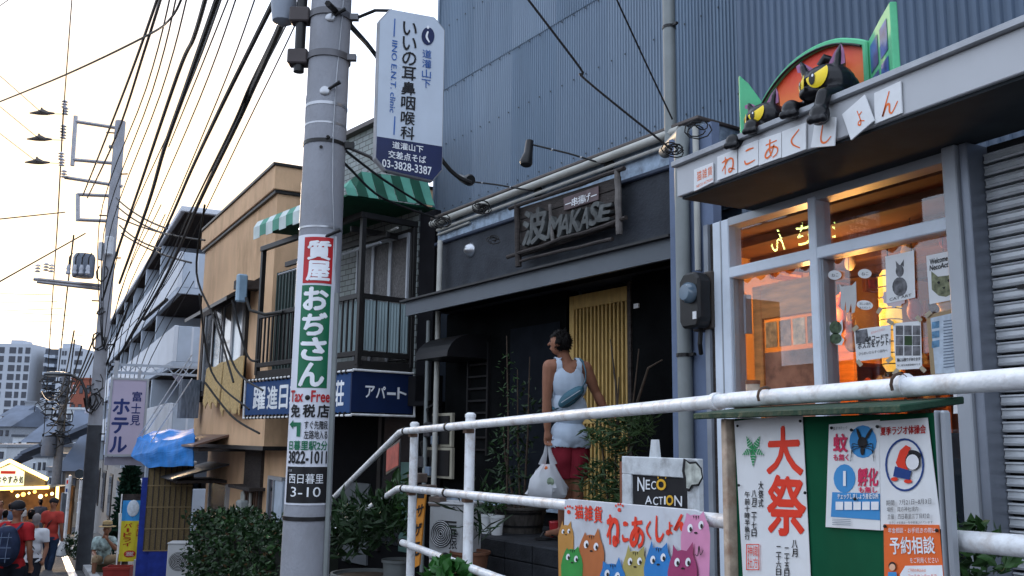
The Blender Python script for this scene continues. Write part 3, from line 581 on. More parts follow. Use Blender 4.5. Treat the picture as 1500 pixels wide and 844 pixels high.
# ================================================================ arched window sculpture and the two cats
AY = -.33; g_paint = mat('mint_green_paint', (.10, .48, .24), .45, var=.12, sc=6, dirt=.3, dc=(.05, .2, .1), ds=5)
xr, xl, zb = -3.155, -4.02, 3.243; zt = 3.70
arch = [(xl, zb), (xl+.02, 3.40), (xl+.08, 3.50), (xl+.2, 3.60), (xl+.34, 3.665), (xl+.5, 3.69), (xl+.66, 3.675), (xl+.79, 3.625), (xr, 3.585), (xr, zb)]
arch = [arch[0]]+smooth_pts(arch[1:-1], 4)+[arch[-1]]
ac = V(((xl+xr)/2, 3.4)); inner = [(lerp(x, ac.x, .075), lerp(z, ac.y, .11) if z > zb else zb) for x, z in arch]
aw = thing('arched_window_ornament', 'green arched window ornament with orange red sunset panel on the canopy roof', 'ornament', CF, ((xl+xr)/2, AY, zb))
b = B(); n = len(arch)
b.add([(x, AY-.03, z) for x, z in arch]+[(x, AY-.03, z) for x, z in inner]+[(x, AY+.03, z) for x, z in arch]+[(x, AY+.03, z) for x, z in inner],
      [f for i in range(n-1) for f in ((i, i+1, n+i+1, n+i), (i, 2*n+i, 2*n+i+1, i+1), (n+i, n+i+1, 3*n+i+1, 3*n+i))]); b.make('arch_frame', g_paint, aw, CF, bev=.008)
sunset = bpy.data.materials.new('sunset_paint'); sunset.use_nodes = True; nn, ll = sunset.node_tree.nodes, sunset.node_tree.links
tc = nn.new('ShaderNodeTexCoord'); sx_ = nn.new('ShaderNodeSeparateXYZ'); ll.new(tc.outputs['Object'], sx_.inputs[0]); nz = nn.new('ShaderNodeTexNoise'); nz.inputs['Scale'].default_value = 14; ll.new(tc.outputs['Object'], nz.inputs[0])
ma = nn.new('ShaderNodeMath'); ma.operation = 'MULTIPLY_ADD'; ma.inputs[1].default_value = .12; ll.new(nz.outputs[0], ma.inputs[0]); ll.new(sx_.outputs['Z'], ma.inputs[2])
cr = nn.new('ShaderNodeValToRGB'); ll.new(ma.outputs[0], cr.inputs[0]); cr.color_ramp.elements[0].position = .08; cr.color_ramp.elements[0].color = (.85, .30, .03, 1); cr.color_ramp.elements[1].position = .42; cr.color_ramp.elements[1].color = (.72, .045, .015, 1)
ll.new(cr.outputs[0], nn['Principled BSDF'].inputs['Base Color']); nn['Principled BSDF'].inputs['Roughness'].default_value = .5
B().tube([(x, AY-.034, z) for x, z in inner[1:-1]], .007, 6).make('rim_line', black_metal, aw, CF)
B().xz(inner, AY-.005, AY+.025).make('painted_panel', sunset, aw, CF)
# open shutters, hinged at the arch ends, swung toward the street
def leaf(h_px, f_px, out, z_h, f_top, lab, panes, th=.035):
    hx_ = CF.h(h_px[0], h_px[1], AY)[0]; fx, fz = CF.h(f_px[0], f_px[1], AY-out)
    sh_ = thing('ornament_shutter', lab, 'shutter', CF, (hx_, AY, zb), 'open green shutters of the arched window ornament')
    P = lambda t, z, o=0: (lerp(hx_, fx, t)+o*nx, lerp(AY, AY-out, t)+o*ny, z)
    L = hypot(fx-hx_, out); nx, ny = out/L, (fx-hx_)/L; zt_ = lambda t: lerp(z_h, fz, t) 
    b = B().prism([P(0, zb+.0), P(1, zb+.0), P(1, fz), P(.62, lerp(z_h, fz, .72)), P(0, z_h)], (nx*th, ny*th, 0)); b.make('shutter_leaf', g_paint, sh_, CF, bev=.005)
    if panes:
        for (a, c_) in ((.14, .46), (.56, .86)):
            for (f0, f1) in ((.10, .36), (.44, .86)):
                q = [P(a, lerp(zb, zt_(a), f0), -.003), P(c_, lerp(zb, zt_(c_), f0), -.003), P(c_, lerp(zb, zt_(c_), f1), -.003), P(a, lerp(zb, zt_(a), f1), -.003)]
                B().add(q, [(0, 1, 2, 3)]).make('painted_pane', mat('painted_blue_pane', (.04, .11, .32), .3, var=.7, sc=9), sh_, CF)
leaf((1272, 100), (1303, 2), .2, 3.585, None, 'tall green shutter with four blue painted panes, right of the cats', True)
leaf((1119, 140), (1083, 110), .12, 3.50, None, 'small green shutter rising behind the small cat on the left', False, -.03)
fur = mat('glossy_black_fibreglass', (.006, .006, .008), .28, var=.3, sc=8, bump=.2, bs=25, spec=.28); yel = mat('cat_eye_yellow', (.80, .58, .02), .3, var=.05); pinkear = mat('mauve_ear', (.24, .10, .20), .5)
def cat(cx, cz, s_, y, lab, parts):
    c_ = thing('black_cat_figure', lab, 'cat figure', CF, (cx, y, 3.24), 'black cat figures peering over the canopy')
    X = lambda a: cx+a*s_; Z = lambda a: cz+a*s_; Y = lambda a: y+a*s_
    b = B(); b.ball((X(0), Y(0), Z(0)), (1.0*s_, .85*s_, .80*s_), 16, 10); b.ball((X(-.38), Y(-.50), Z(-.34)), (.50*s_, .42*s_, .28*s_), 12, 8); b.ball((X(-.48), Y(-.92), Z(-.24)), (.09*s_, .07*s_, .06*s_), 8, 6)
    b.ball((X(.75), Y(.1), Z(-.15)), (.35*s_, .4*s_, .4*s_), 10, 7)
    for (ex, lean, h) in parts['ears']: b.tube([(X(ex), Y(-.05), Z(.35)), (X(ex+lean*.5), Y(-.06), Z(lerp(.5, h, .5))), (X(ex+lean), Y(-.04), Z(h))], [.50*s_, .36*s_, .03*s_], 12, sq=.42)
    RZ = radians(26); un = lambda p: (p[0]*cos(RZ)+p[1]*sin(RZ), -p[0]*sin(RZ)+p[1]*cos(RZ), p[2])
    for a in [(l_[0],)+tuple(un(p_) for p_ in l_[1:]) for l_ in parts['limbs']]: 
        for p, q in zip(a[1:], a[2:]): b.cap((X(p[0]), Y(p[1]), Z(p[2])), (X(q[0]), Y(q[1]), Z(q[2])), a[0]*s_, a[0]*s_)
        e = a[-1]
        b.ball((X(e[0]), Y(e[1]), Z(e[2])), (a[0]*1.45*s_,)*3, 10, 8)
        for k in (-1, 0, 1): b.ball((X(e[0]+k*a[0]*.85), Y(e[1]-.28), Z(e[2]-a[0]*.9)), (a[0]*.62*s_,)*3, 8, 6)
    body = blend(b, 'body', fur, c_, CF, vox=.0065, smooth=3)
    for (ex, lean, h) in parts['ears']:
        b = B(); b.add([(X(ex-.32), Y(-.34), Z(.62)), (X(ex-.02), Y(-.37), Z(.52)), (X(ex+.30), Y(-.34), Z(.60)), (X(ex+lean*.75+.17), Y(-.26), Z(lerp(.6, h, .55))), (X(ex+lean*.95), Y(-.12), Z(h-.10)), (X(ex+lean*.75-.17), Y(-.26), Z(lerp(.6, h, .55)))], [(0, 1, 2, 3, 4, 5)]).make('inner_ear', pinkear, c_, CF)
        for k in range(3): B().tube([(X(ex-.12+k*.10), Y(-.33), Z(.64)), (X(ex+lean*.5-.06+k*.06), Y(-.29), Z(lerp(.6, h, .45))), (X(ex+lean*.8-.02+k*.02), Y(-.22), Z(lerp(.6, h, .7)))], .012*s_, 4).make('ear_line', fur, c_, CF)
    def dec(pts, lift, nm, m, par):     # painted patch lying on the rounded head
        def on(x, z): q = max(.02, 1-(x/1.0)**2-(z/.8)**2); return (X(x), Y(-.85*sqrt(q)-lift), Z(z))
        cx_, cz_ = sum(p[0] for p in pts)/len(pts), sum(p[1] for p in pts)/len(pts); n_ = len(pts); vv = [on(cx_, cz_)]; ff = []
        for r_ in range(1, 5): vv += [on(lerp(cx_, x, r_/4), lerp(cz_, z, r_/4)) for x, z in pts]
        for k in range(n_):
            ff.append((0, 1+k, 1+(k+1) % n_))
            for r_ in range(3): ff.append((1+r_*n_+k, 1+(r_+1)*n_+k, 1+(r_+1)*n_+(k+1) % n_, 1+r_*n_+(k+1) % n_))
        return B().add(vv, ff).make(nm, m, par, CF, smooth=True)
    for (ex, ez, w_, h_) in parts['eyes']:
        ol = [(ex+w_*cos(a), ez+h_*sin(a)) for a in [radians(190+d*(205/14)) for d in range(15)]]
        e_ = dec(ol, .09, 'eye', yel, c_); dec([(ex-w_*.38+w_*.30*cos(a), ez-h_*.30+h_*.46*sin(a)) for a in [2*pi*i/14 for i in range(14)]], .115, 'pupil', black_metal, e_); dec([(ex-w_*.30+w_*.10*cos(a), ez-h_*.12+h_*.12*sin(a)) for a in [2*pi*i/10 for i in range(10)]], .13, 'glint', ink_white, e_)
    c_.matrix_world = c_.matrix_world @ Matrix.Rotation(RZ, 4, 'Z'); return c_
x1, z1 = CF.h(1206, 128, -.55)
cat(x1, z1+.01, .142, -.52, 'larger black cat figure with curled tail and paw hanging over the canopy', {'ears': [(-.62, -.30, 1.15), (.45, .12, 1.55)], 'eyes': [(-.74, .10, .15, .50), (-.10, .22, .40, .52)],
    'limbs': [(.26, (.7, -.3, -.5), (.65, -.9, -.7), (.62, -1.1, -1.45)), (.26, (-.6, -.1, -.6), (-.98, -.8, -.72)), (.30, (.5, .3, -.4), (1.3, .6, -.75))]})
tl = bpy.data.objects['black_cat_figure']
B().tube(smooth_tail := [(x1-.02, -.36, z1+.05), (x1-.0, -.36, z1+.14), (x1-.01, -.37, z1+.2), (x1-.05, -.38, z1+.22), (x1-.08, -.38, z1+.185)], [.028, .026, .026, .026, .02], 10).make('tail', fur, tl, CF, smooth=True)
x2, z2 = CF.h(1116, 172, -.55)
cat(x2, z2-.01, .118, -.52, 'smaller black cat figure peeping low over the canopy beside the left shutter', {'ears': [(-.55, -.25, 1.0), (.45, .12, 1.5)], 'eyes': [(-.80, .08, .10, .36), (-.15, .18, .40, .48)],
    'limbs': [(.27, (.3, -.4, -.5), (.1, -.95, -.55)), (.27, (-.6, -.1, -.6), (-1.25, -.9, -.85)), (.28, (.5, .3, -.4), (1.6, .5, -.45))]})
# ================================================================ posters taped on the shop window
PY = -.004; py_ = .022
def poster(lab, q, parts, base=paper, F=CF, y=py_, name='window_poster', th=.0015, grp='notices taped to the shop window', cat_='poster'):
    Q = F.q(q, y); t = thing(name, lab, cat_, F, (sum(a[0] for a in Q)/len(Q), y, min(a[1] for a in Q)), grp)
    B().prism([(x, y, z) for x, z in Q], (0, -th, 0)).make('sheet', base, t, F)
    for k, (nm, m, fn) in enumerate(parts):
        its = getattr(fn, 'items', None)
        if its:
            for s_, q_, *bo in its: b = B(); pt_(b, F, s_, q_, y-th-.001*(k+1), bo[0] if bo else 0); b.make('character' if len(s_) == 1 else 'lettering', m, t, F)
            continue
        b = B(); fn(b, y-th-.001*(k+1)); b.v and b.make(nm, m, t, F)
    return t
photo_tabby = mat('tabby_print', (.16, .17, .10), .6, var=.7, sc=30); photo_mix = mat('photo_print', (.12, .12, .13), .6, var=.8, sc=26); cream = mat('cream_sheet', (.55, .50, .40), .7, var=.08)
def TX(F, s, q, bold=0): return lambda b, y: pt_(b, F, s, q, y, bold)
def MT(F, *items): 
    def f(b, y):
        for s, q, *bo in items: pt_(b, F, s, q, y, bo[0] if bo else 0)
    f.items = items; return f
def R4(x0, y0, x1, y1, dl=0): return [(x0, y1), (x1, y1+dl), (x1, y0+dl), (x0, y0)]
cat_head = lambda cx, cy, r: [(cx-r, cy-r*1.1), (cx-r*.45, cy-r*.65), (cx+r*.4, cy-r*.75), (cx+r*.9, cy-r*1.25), (cx+r, cy), (cx+r*.8, cy+r*.7), (cx+r*.2, cy+r), (cx-r*.4, cy+r*.9), (cx-r*.95, cy+r*.4)]
poster('white poster with a tabby cat face and black gothic welcome lettering', [(1362, 446), (1403, 438), (1400, 366), (1357, 375)],
       [('cat_print', photo_tabby, lambda b, y: pp(b, CF, cat_head(1382, 417, 18), y)), ('lettering', ink_black, MT(CF, ('Welcome to', [(1362, 388), (1396, 380), (1396, 372), (1362, 380)], .02), ('NecoAction', [(1362, 397), (1398, 389), (1398, 381), (1362, 389)], .02))),
        ('cat_face', ink_black, lambda b, y: (pe(b, CF, 1375, 414, 2.2, 2, y), pe(b, CF, 1390, 411, 2.2, 2, y), pp(b, CF, [(1380, 421), (1385, 420), (1383, 424)], y)))])
poster('white sheet with a drawn dark cat figure and scalloped lace edge, middle of the window', [(1299, 445), (1341, 436), (1339, 367), (1297, 376)],
       [('cat_print', photo_mix, lambda b, y: (pe(b, CF, 1318, 420, 11, 14, y), pe(b, CF, 1318, 397, 6, 9, y), pp(b, CF, [(1313, 392), (1312, 382), (1317, 388)], y), pp(b, CF, [(1319, 388), (1324, 380), (1324, 391)], y))),
        ('lettering', ink_black, MT(CF, ('CAT ART', [(1303, 441), (1335, 434), (1335, 430), (1303, 437)])))])
poster('round white lace doily stuck beside the drawn cat sheet', [(1310+17*cos(t)*(1+.07*cos(12*t)), 436+14*sin(t)*(1+.07*cos(12*t))) for t in [2*pi*i/48 for i in range(48)]], [], y=.0245, base=mat('pink_lace', (.6, .5, .52), .7))
poster('white notice with large black lettering and a small dark photo, lower middle of window', [(1255, 530), (1305, 523), (1305, 476), (1251, 483)],
       [('photo', photo_mix, lambda b, y: pp(b, CF, [(1254, 504), (1273, 500), (1270, 482), (1253, 485)], y)), ('lettering', ink_black, MT(CF, ('QRコードで', [(1268, 502), (1301, 497), (1301, 489), (1268, 493)], .03), ('ポスカをゲット!', [(1257, 512), (1304, 505), (1304, 495), (1256, 502)], .03), ('ひらめいたらすぐ店内へ', [(1258, 521), (1300, 515), (1300, 511), (1258, 516)]))),
        ('small_print', ink_red, TX(CF, 'ポストカードプレゼント', [(1276, 490), (1296, 483), (1296, 480), (1276, 486)]))])
poster('dark photo collage poster of cats with a white text strip, beside the lettered notice', [(1313, 542), (1351, 540), (1349, 470), (1308, 474)],
       [('photo', photo_mix, lambda b, y: [pp(b, CF, R4(1312+i*12.5, 477+j*15, 1323+i*12.5, 491+j*15), y) for i in range(3) for j in range(3)]), ('green_photo', leaf_m, lambda b, y: pp(b, CF, R4(1325, 492, 1336, 506), y)),
        ('lettering', ink_black, MT(CF, ('猫には限りがあります', [(1314, 530), (1348, 528), (1348, 523), (1314, 525)], .02), ('ねこ展写真展開催中です', [(1314, 537), (1348, 535), (1348, 532), (1314, 534)])))])
poster('large brown-backed sheet with a bluish newspaper page, right side of window', [(1365, 565), (1425, 565), (1419, 447), (1357, 462)],
       [('page', mat('newsprint', (.45, .52, .60), .7, var=.15, sc=30), lambda b, y: pp(b, CF, [(1370, 548), (1420, 545), (1416, 454), (1363, 466)], y)), ('photo', mat('blue_photo', (.10, .22, .35), .6, var=.5, sc=30), lambda b, y: [pp(b, CF, R4(1365+i*14, 472+j*14, 1376+i*14, 482+j*14, -2), y) for i in range(1) for j in range(3)]),
        ('small_print', mat('grey_print', (.16, .2, .26), .7), lambda b, y: [pp(b, CF, R4(1382, 470+k*4.5, 1412, 471.5+k*4.5, -4), y) for k in range(16)]), ('round_sticker', ink_orange, lambda b, y: pe(b, CF, 1413, 504, 5, 5.5, y)), ('round_sticker', paper, lambda b, y: pe(b, CF, 1413, 504, 3.5, 4, y)),
        ('note', cream, lambda b, y: pp(b, CF, R4(1400, 523, 1423, 542, 0), y))], base=mat('kraft_sheet', (.33, .24, .14), .8))
poster('green-eyed tabby cat cut-out with white outline at the left edge of the window', cat_head(1224, 482, 11)[:5]+[(1232, 492), (1237, 498), (1233, 506), (1222, 504), (1213, 498), (1216, 488)],
       [('cat_print', mat('green_tabby', (.06, .09, .05), .6, var=.8, sc=35), lambda b, y: (pe(b, CF, 1224, 480, 9, 10, y), pe(b, CF, 1224, 496, 9, 8, y)))])
poster('white hanging cat-shaped cut-out with dangling paws in the window', [(1229, 415), (1233, 420), (1248, 418), (1254, 412), (1255, 440), (1252, 458), (1248, 459), (1247, 444), (1244, 457), (1240, 458), (1239, 440), (1237, 455), (1232, 453), (1232, 432)], [], base=mat('pale_cutout', (.5, .5, .5), .7))
poster('small white oval speech bubble sticker in the window', [(1267+12*cos(t), 447+7*sin(t)+cos(t)) for t in [2*pi*i/20 for i in range(20)]], [('lettering', ink_black, MT(CF, ('涼しい店内', [(1259, 447), (1275, 447), (1275, 443), (1259, 443)]), ('ありがとう', [(1259, 453), (1275, 453), (1275, 449), (1259, 449)])))])
for lab, cx, cy in (('small white round sticker near the top left of the window', 1223, 403), ('small white round sticker above the speech bubble', 1267, 401)):
    poster(lab, [(cx+10*cos(t), cy+7*sin(t)) for t in [2*pi*i/18 for i in range(18)]], [('lettering', ink_black, MT(CF, ('ねこ', [(cx-5, cy+3), (cx+5, cy+2), (cx+5, cy-3), (cx-5, cy-2)])))])
poster('small blank white card below the window frame beside the grey column', [(1397, 606), (1422, 606), (1421, 573), (1397, 574)], [('lettering', ink_white, lambda b, y: None)], y=.010)
tape = mat('masking_tape', (.38, .33, .24), .7, var=.1)
for i, (cx, cy, an, lb) in enumerate(((1253, 481, 40, 'top left of the lettered notice'), (1304, 472, -30, 'top right of the lettered notice'), (1259, 532, -50, 'bottom left of the lettered notice'), (1303, 527, 40, 'bottom right of the lettered notice'), (1346, 467, -40, 'top right of the photo collage'), (1312, 545, 50, 'bottom left of the photo collage'), (1352, 541, -45, 'bottom right of the photo collage'), (1360, 460, 40, 'top left of the newspaper sheet'), (1417, 446, -40, 'top right of the newspaper sheet'), (1288, 455, 60, 'left of the newspaper sheet, stuck on glass'))):
    r_ = radians(an); b = B(); pp(b, CF, [(cx+u_*5*cos(r_)-v_*3*sin(r_), cy-u_*5*sin(r_)-v_*3*cos(r_)) for u_, v_ in ((-1, -1), (1, -1), (1, 1), (-1, 1))], .0125); o_ = B().prism(b.v, (0, -.0008, 0)); solo(o_, 'tape_piece', tape, 'strip of pale tape at the '+lb, 'tape', CF, 'tape strips on the shop window')
# ================================================================ railing
rr = .0235; z1a, z1b, z1c = 1.618, 1.689, 1.702
def Z1(x): return lerp(z1a, z1b, (x)/4.03) if x < 4.03 else lerp(z1b, z1c, (x-4.03)/1.1)
def Z2(x): return lerp(1.214, 1.313, x/4.03)
def Z3(x): return Z1(x)-.78
rl = thing('handrail', 'white painted tube handrail with three rails along the raised terrace', 'handrail', RF, (2, 0, TZ))
def rp(pts, r, n_, m=rail_paint, nm='rail'): return B().tube(pts, r, n_).make(nm, m, rl, RF, smooth=True)
rp([(-.15, 0, Z1(-.15)), (4.0, 0, Z1(4.0))], rr, 14); rp([(4.0, 0, Z1(4.0)), (9, 0, Z1(4)+.03)], .0245, 14)
rp([(-.15, 0, Z2(-.15)), (4.03, 0, 1.313), (5.06, 0, 1.350), (9, 0, 1.44)], rr, 14); rp([(-.12, 0, Z3(-.12)), (9, 0, Z3(4)+.03)], rr, 14)
a = RF.h(577, 640); b_ = RF.h(485, 738); s1 = (b_[1]-a[1])/(b_[0]-a[0]); rp([(-.15, 0, Z1(-.15)), (-.28, 0, Z1(-.15)-.012), (-6.5, 0, Z1(-.15)-.012-6.2*s1*.93)], rr, 12)
c_ = RF.h(577, 716); d_ = RF.h(405, 833); s2 = (d_[1]-c_[1])/(d_[0]-c_[0]); rp([(-.15, 0, Z2(-.15)), (-.28, 0, Z2(-.15)-.012), (-6.9, 0, Z2(-.15)-.012-6.6*s2)], rr, 12)
for x, zt_ in ((.02, 1.665), (1.281, 1.70), (4.06, 1.64)):
    po = B().tube([(x, .035, TZ-.1), (x, .035, zt_)], .030, 14).make('post', rail_paint, rl, RF, smooth=True); B().lathe(x, .035, [(.033, zt_-.012), (.033, zt_+.004), (.018, zt_+.016)], 14).make('post_cap', rail_paint, po, RF, smooth=True)
zq_ = RF.h(1075, 560, .07)[1]; B().lathe(4.03, .07, [(.0235, zq_-.012), (.0235, zq_)], 12).make('rust_cap', mat('rust_cap_m', (.16, .06, .03), .8, var=.4, sc=30), rl, RF)
B().tube([(4.03, .07, TZ), (4.03, .07, zq_-.011)], .022, 12).make('rusty_post', mat('rusty_white', (.45, .36, .28), .7, var=.3, sc=20, dirt=.8, dc=(.18, .06, .02), ds=8), rl, RF, smooth=True)
B().tube([(-.075, .06, TZ-.3), (-.075, .06, Z1(0)-.02)], .022, 10).make('rusty_post', MATS['rusty_white'], rl, RF, smooth=True)
for x in (-6.3, -3.4): B().tube([(x, .03, -.9), (x, .03, Z1(0)-.03+x*s1)], .028, 12).make('post', rail_paint, rl, RF, smooth=True)
for x in (-.1, .95, 3.93, 4.75):
    for zf in (Z1, Z2, Z3):
        if x > 3 and zf is not Z1: continue
        t_ = B().tube([(x-.012, 0, zf(x-.012)), (x+.012, 0, zf(x+.012))], rr+.006, 14).make('rail_joint', black_metal if x < 3 else rail_paint, rl, RF, smooth=True)
for x in (1.281, .02, 4.06):
    for zf in (Z1, Z2): B().box(x-.035, x+.035, .0, .05, zf(x)-.045, zf(x)-.02).make('rail_bracket', mat('rusty_bracket', (.10, .06, .04), .8, var=.4), rl, RF, bev=.003)
# ramp beside the rail
b = B(); b.add([(-.6, -.14, TZ), (-.6, 3.2, TZ), (-7.6, 3.2, -.78), (-7.6, -.14, -.78), (-.6, -.14, -.9), (-.6, 3.2, -.9), (-7.6, 3.2, -.9), (-7.6, -.14, -.9)], [(0, 1, 2, 3), (0, 3, 7, 4), (1, 5, 6, 2)]); struct(b, 'ramp', MATS['terrace_concrete'], RF)
# small red plate on the stair rail
x0, x1, z0, z1 = RF.r((567, 648), (585, 690), -.03); rpn = thing('warning_plate', 'small faded red plate with rounded black frame on the sloping rail', 'sign', RF, ((x0+x1)/2, 0, z0))
B().xz([(x0, z0-.05), (x1, z0+.03), (x1, z1+.03), (x0, z1-.05)], -.02, -.032).make('frame', black_metal, rpn, RF, bev=.008); m_ = .02
B().xz([(x0+m_, z0-.02), (x1-m_, z0+.04), (x1-m_, z1-.0), (x0+m_, z1-.06)], -.033, -.036).make('red_face', mat('faded_red', (.35, .07, .05), .6, var=.3, sc=15), rpn, RF)
# ================================================================ notice board
bY = -.06; X0 = RF.h(1078, 700, bY)[0]; X1 = RF.h(1376, 700, bY)[0]
nb = thing('notice_board', 'green neighbourhood notice board with small worn green roof and grey post', 'notice board', RF, ((X0+X1)/2, bY, TZ))
zt_ = RF.h(1230, 609, bY)[1]
B().box(X0-.0, X1, bY, bY+.03, .5, zt_).make('board', green_board, nb, RF)
B().box(X1+.001, X1+.006, bY-.008, bY+.03, .3, zt_+.005).make('side_frame', grey_alu, nb, RF, bev=.003); B().box(X1+.008, X1+.022, bY+.0, bY+.025, 0, zt_+.005).make('post', grey_alu, nb, RF, bev=.005)
B().box(X0-.03, X0-.002, bY-.03, bY+.03, 0, zt_).make('post', MATS['rusty_white'], nb, RF, bev=.003)
zr = zt_+.028
B().yz([(bY-.09, zr-.03), (bY-.09, zr-.012), (bY+.10, zr+.012), (bY+.10, zr-.005)], X0-.09, X1-.01).make('roof', green_roof, nb, RF, bev=.003)
for px in (1122, 1320):
    x = RF.h(px, 590, -.02)[0]; B().tube([(x, -.02+.028*cos(t), Z1(x)+.028*sin(t)) for t in [radians(a) for a in range(-60, 240, 30)]], .004, 6).make('hanger_strap', MATS['rusty_bracket'], nb, RF)
F_ = RF; by = bY-.004
festival = poster('tall white festival poster with two huge red characters and green leaf crest', [(1092, 900), (1191, 905), (1176, 607), (1076, 617)], [
    ('red_characters', ink_red, MT(F_, ('大', [(1124, 693), (1176, 695), (1168, 624), (1126, 628)], .035), ('祭', [(1124, 782), (1181, 784), (1178, 700), (1126, 697)], .035))),
    ('black_characters', ink_black, MT(F_, *[(ch, R4(x, y0_+i*(h+1), x+w_, y0_+i*(h+1)+h, 0), .012) for (s, x, y0_, w_, h) in (('大祭式', 1111, 705, 7, 12), ('八月二十七日', 1101, 718, 7, 10.5), ('午前十時半執行', 1091, 720, 7, 9.2), ('八月', 1160, 791, 8, 12), ('二十五日', 1149, 802, 7, 10), ('二十六日', 1137, 800, 7, 10)) for i, ch in enumerate(s)])),
    ('leaf_crest', mat('crest_green', (.02, .28, .09), .6), lambda b, y: [pp(b, F_, [(cx, cy), (cx+9*cos(a+.5), cy+10*sin(a+.5)), (cx+17*cos(a), cy+25*sin(a)), (cx+9*cos(a-.5), cy+10*sin(a-.5))], y) for (cx, cy) in [(1103, 659)] for a in [radians(90+72*i) for i in range(5)]]),
    ('crest_veins', paper, lambda b, y: [ribbon(b, lambda u, v_: (F_.h(u, v_, y)[0], y, F_.h(u, v_, y)[1]), [(1103+3*cos(a)+r_*cos(a+s_*.62)*.0+r_*cos(a), 659+4*sin(a)+r_*1.3*sin(a)), (1103+r_*cos(a)+7*cos(a+s_*.9), 659+r_*1.3*sin(a)+8*sin(a+s_*.9))], 1.0) for a in [radians(90+72*i) for i in range(5)] for r_ in (3, 6, 9, 12) for s_ in (-1, 1)]),
    ('red_seal', ink_red, lambda b, y: ([pp(b, F_, q, y) for q in (R4(1093, 797, 1112, 798.2), R4(1093, 834, 1112, 835.2), R4(1093, 797, 1094.2, 835), R4(1111, 797, 1112.2, 835))], [pt_(b, F_, c_, R4(x, yy, x+7, yy+15), y) for c_, x, yy in (('諏', 1103, 800), ('方', 1103, 817), ('神', 1095, 800), ('社', 1095, 817))]))],
    F=RF, y=by, name='festival_poster', grp='posters pinned on the green notice board')
poster('white poster with a mosquito drawing, pink characters and a blue bottom panel', [(1210, 772), (1290, 777), (1289, 615), (1215, 622)], [
    ('blue_shapes', mat('poster_blue', (.04, .25, .55), .6, var=.1), lambda b, y: (pe(b, F_, 1264, 647, 20, 24, y), pe(b, F_, 1237, 701, 16, 21, y), pp(b, F_, [(1217, 757), (1289, 762), (1289, 723), (1219, 721)], y))),
    ('pink_characters', mat('magenta_ink', (.62, .03, .10), .6), MT(F_, ('蚊', R4(1221, 636, 1241, 662), .04), ('も無く', R4(1221, 665, 1243, 675), .03), ('孵化', R4(1257, 686, 1286, 712), .04), ('も無し', R4(1258, 713, 1285, 722), .03))),
    ('white_characters', ink_white, lambda b, y: (pt_(b, F_, 'チェックしましょう身近な所', R4(1227, 723, 1287, 731), y, .03), [pp(b, F_, R4(1224+i*13, 735, 1235+i*13, 747), y) for i in range(5)], pp(b, F_, R4(1235, 690, 1239, 712), y))),
    ('insect_drawing', ink_black, lambda b, y: (pe(b, F_, 1263, 648, 7, 8, y), pe(b, F_, 1263, 660, 3, 7, y), [ribbon(b, lambda u, v_: (F_.h(u, v_, y)[0], y, F_.h(u, v_, y)[1]), [(1263, 655), (1263+s_*14, 650+k*5), (1263+s_*(15+k), 664+k*6)], 1.1) for s_ in (-1, 1) for k in range(3)], pe(b, F_, 1258, 637, 2, 10, y, -20), pe(b, F_, 1272, 636, 2, 10, y, 30))),
    ('small_print', mat('grey_print', (.16, .2, .26), .7), lambda b, y: [pp(b, F_, R4(1219, 760+k*2.6, 1246, 760.8+k*2.6, 1), y) for k in range(4)]), ('header', ink_black, TX(F_, 'とまり水チェック', R4(1222, 625, 1241, 630, -1)))],
    F=RF, y=by-.001, name='mosquito_poster', grp='posters pinned on the green notice board')
poster('white radio exercise poster with a dark blue ring and dates', [(1291, 777), (1380, 775), (1359, 612), (1289, 617)], [
    ('red_title', mat('dark_red_ink', (.45, .015, .015), .6), MT(F_, ('夏季ラジオ体操会', [(1290, 638), (1356, 635), (1356, 622), (1290, 626)], .03))),
    ('blue_ring', ink_blue, lambda b, y: b.add([(F_.h(x, z, y)[0], y, F_.h(x, z, y)[1]) for t in [2*pi*i/28 for i in range(28)] for x, z in ((1325+28.5*cos(t), 681+39*sin(t)), (1325+26*cos(t), 681+36*sin(t)))], [(2*i, 2*i+1, (2*i+3) % 56, (2*i+2) % 56) for i in range(28)])),
    ('figure_jacket', ink_red, lambda b, y: (pp(b, F_, [(1312, 678), (1318, 660), (1327, 652), (1334, 656), (1326, 672), (1330, 688), (1318, 690)], y), pe(b, F_, 1310, 702, 5, 3, y), pe(b, F_, 1330, 705, 6, 3, y))),
    ('figure_legs', ink_blue, lambda b, y: pp(b, F_, [(1311, 683), (1308, 698), (1332, 703), (1335, 690)], y)),
    ('figure_outline', ink_black, lambda b, y: (pe(b, F_, 1337, 676, 11, 13, y), pe(b, F_, 1340, 665, 10, 5, y, 20))),
    ('figure_face', mat('plain_white', (.72, .72, .73), .6), lambda b, y: pe(b, F_, 1336.5, 677, 9.6, 11.4, y)),
    ('dates', ink_black, MT(F_, ('期間　7月21日~8月3日', [(1298, 741), (1364, 738), (1364, 730), (1298, 733)]), ('場所　諏方神社境内', [(1299, 750), (1345, 749), (1345, 742), (1299, 743)]), ('主催　西日暮里三丁目町会', [(1300, 761), (1362, 759), (1362, 752), (1300, 753)]), ('注:ラジオ体操は一年中開催されています', [(1302, 768), (1366, 767), (1366, 763), (1302, 764)])))],
    F=RF, y=by-.0015, name='radio_exercise_poster', grp='posters pinned on the green notice board')
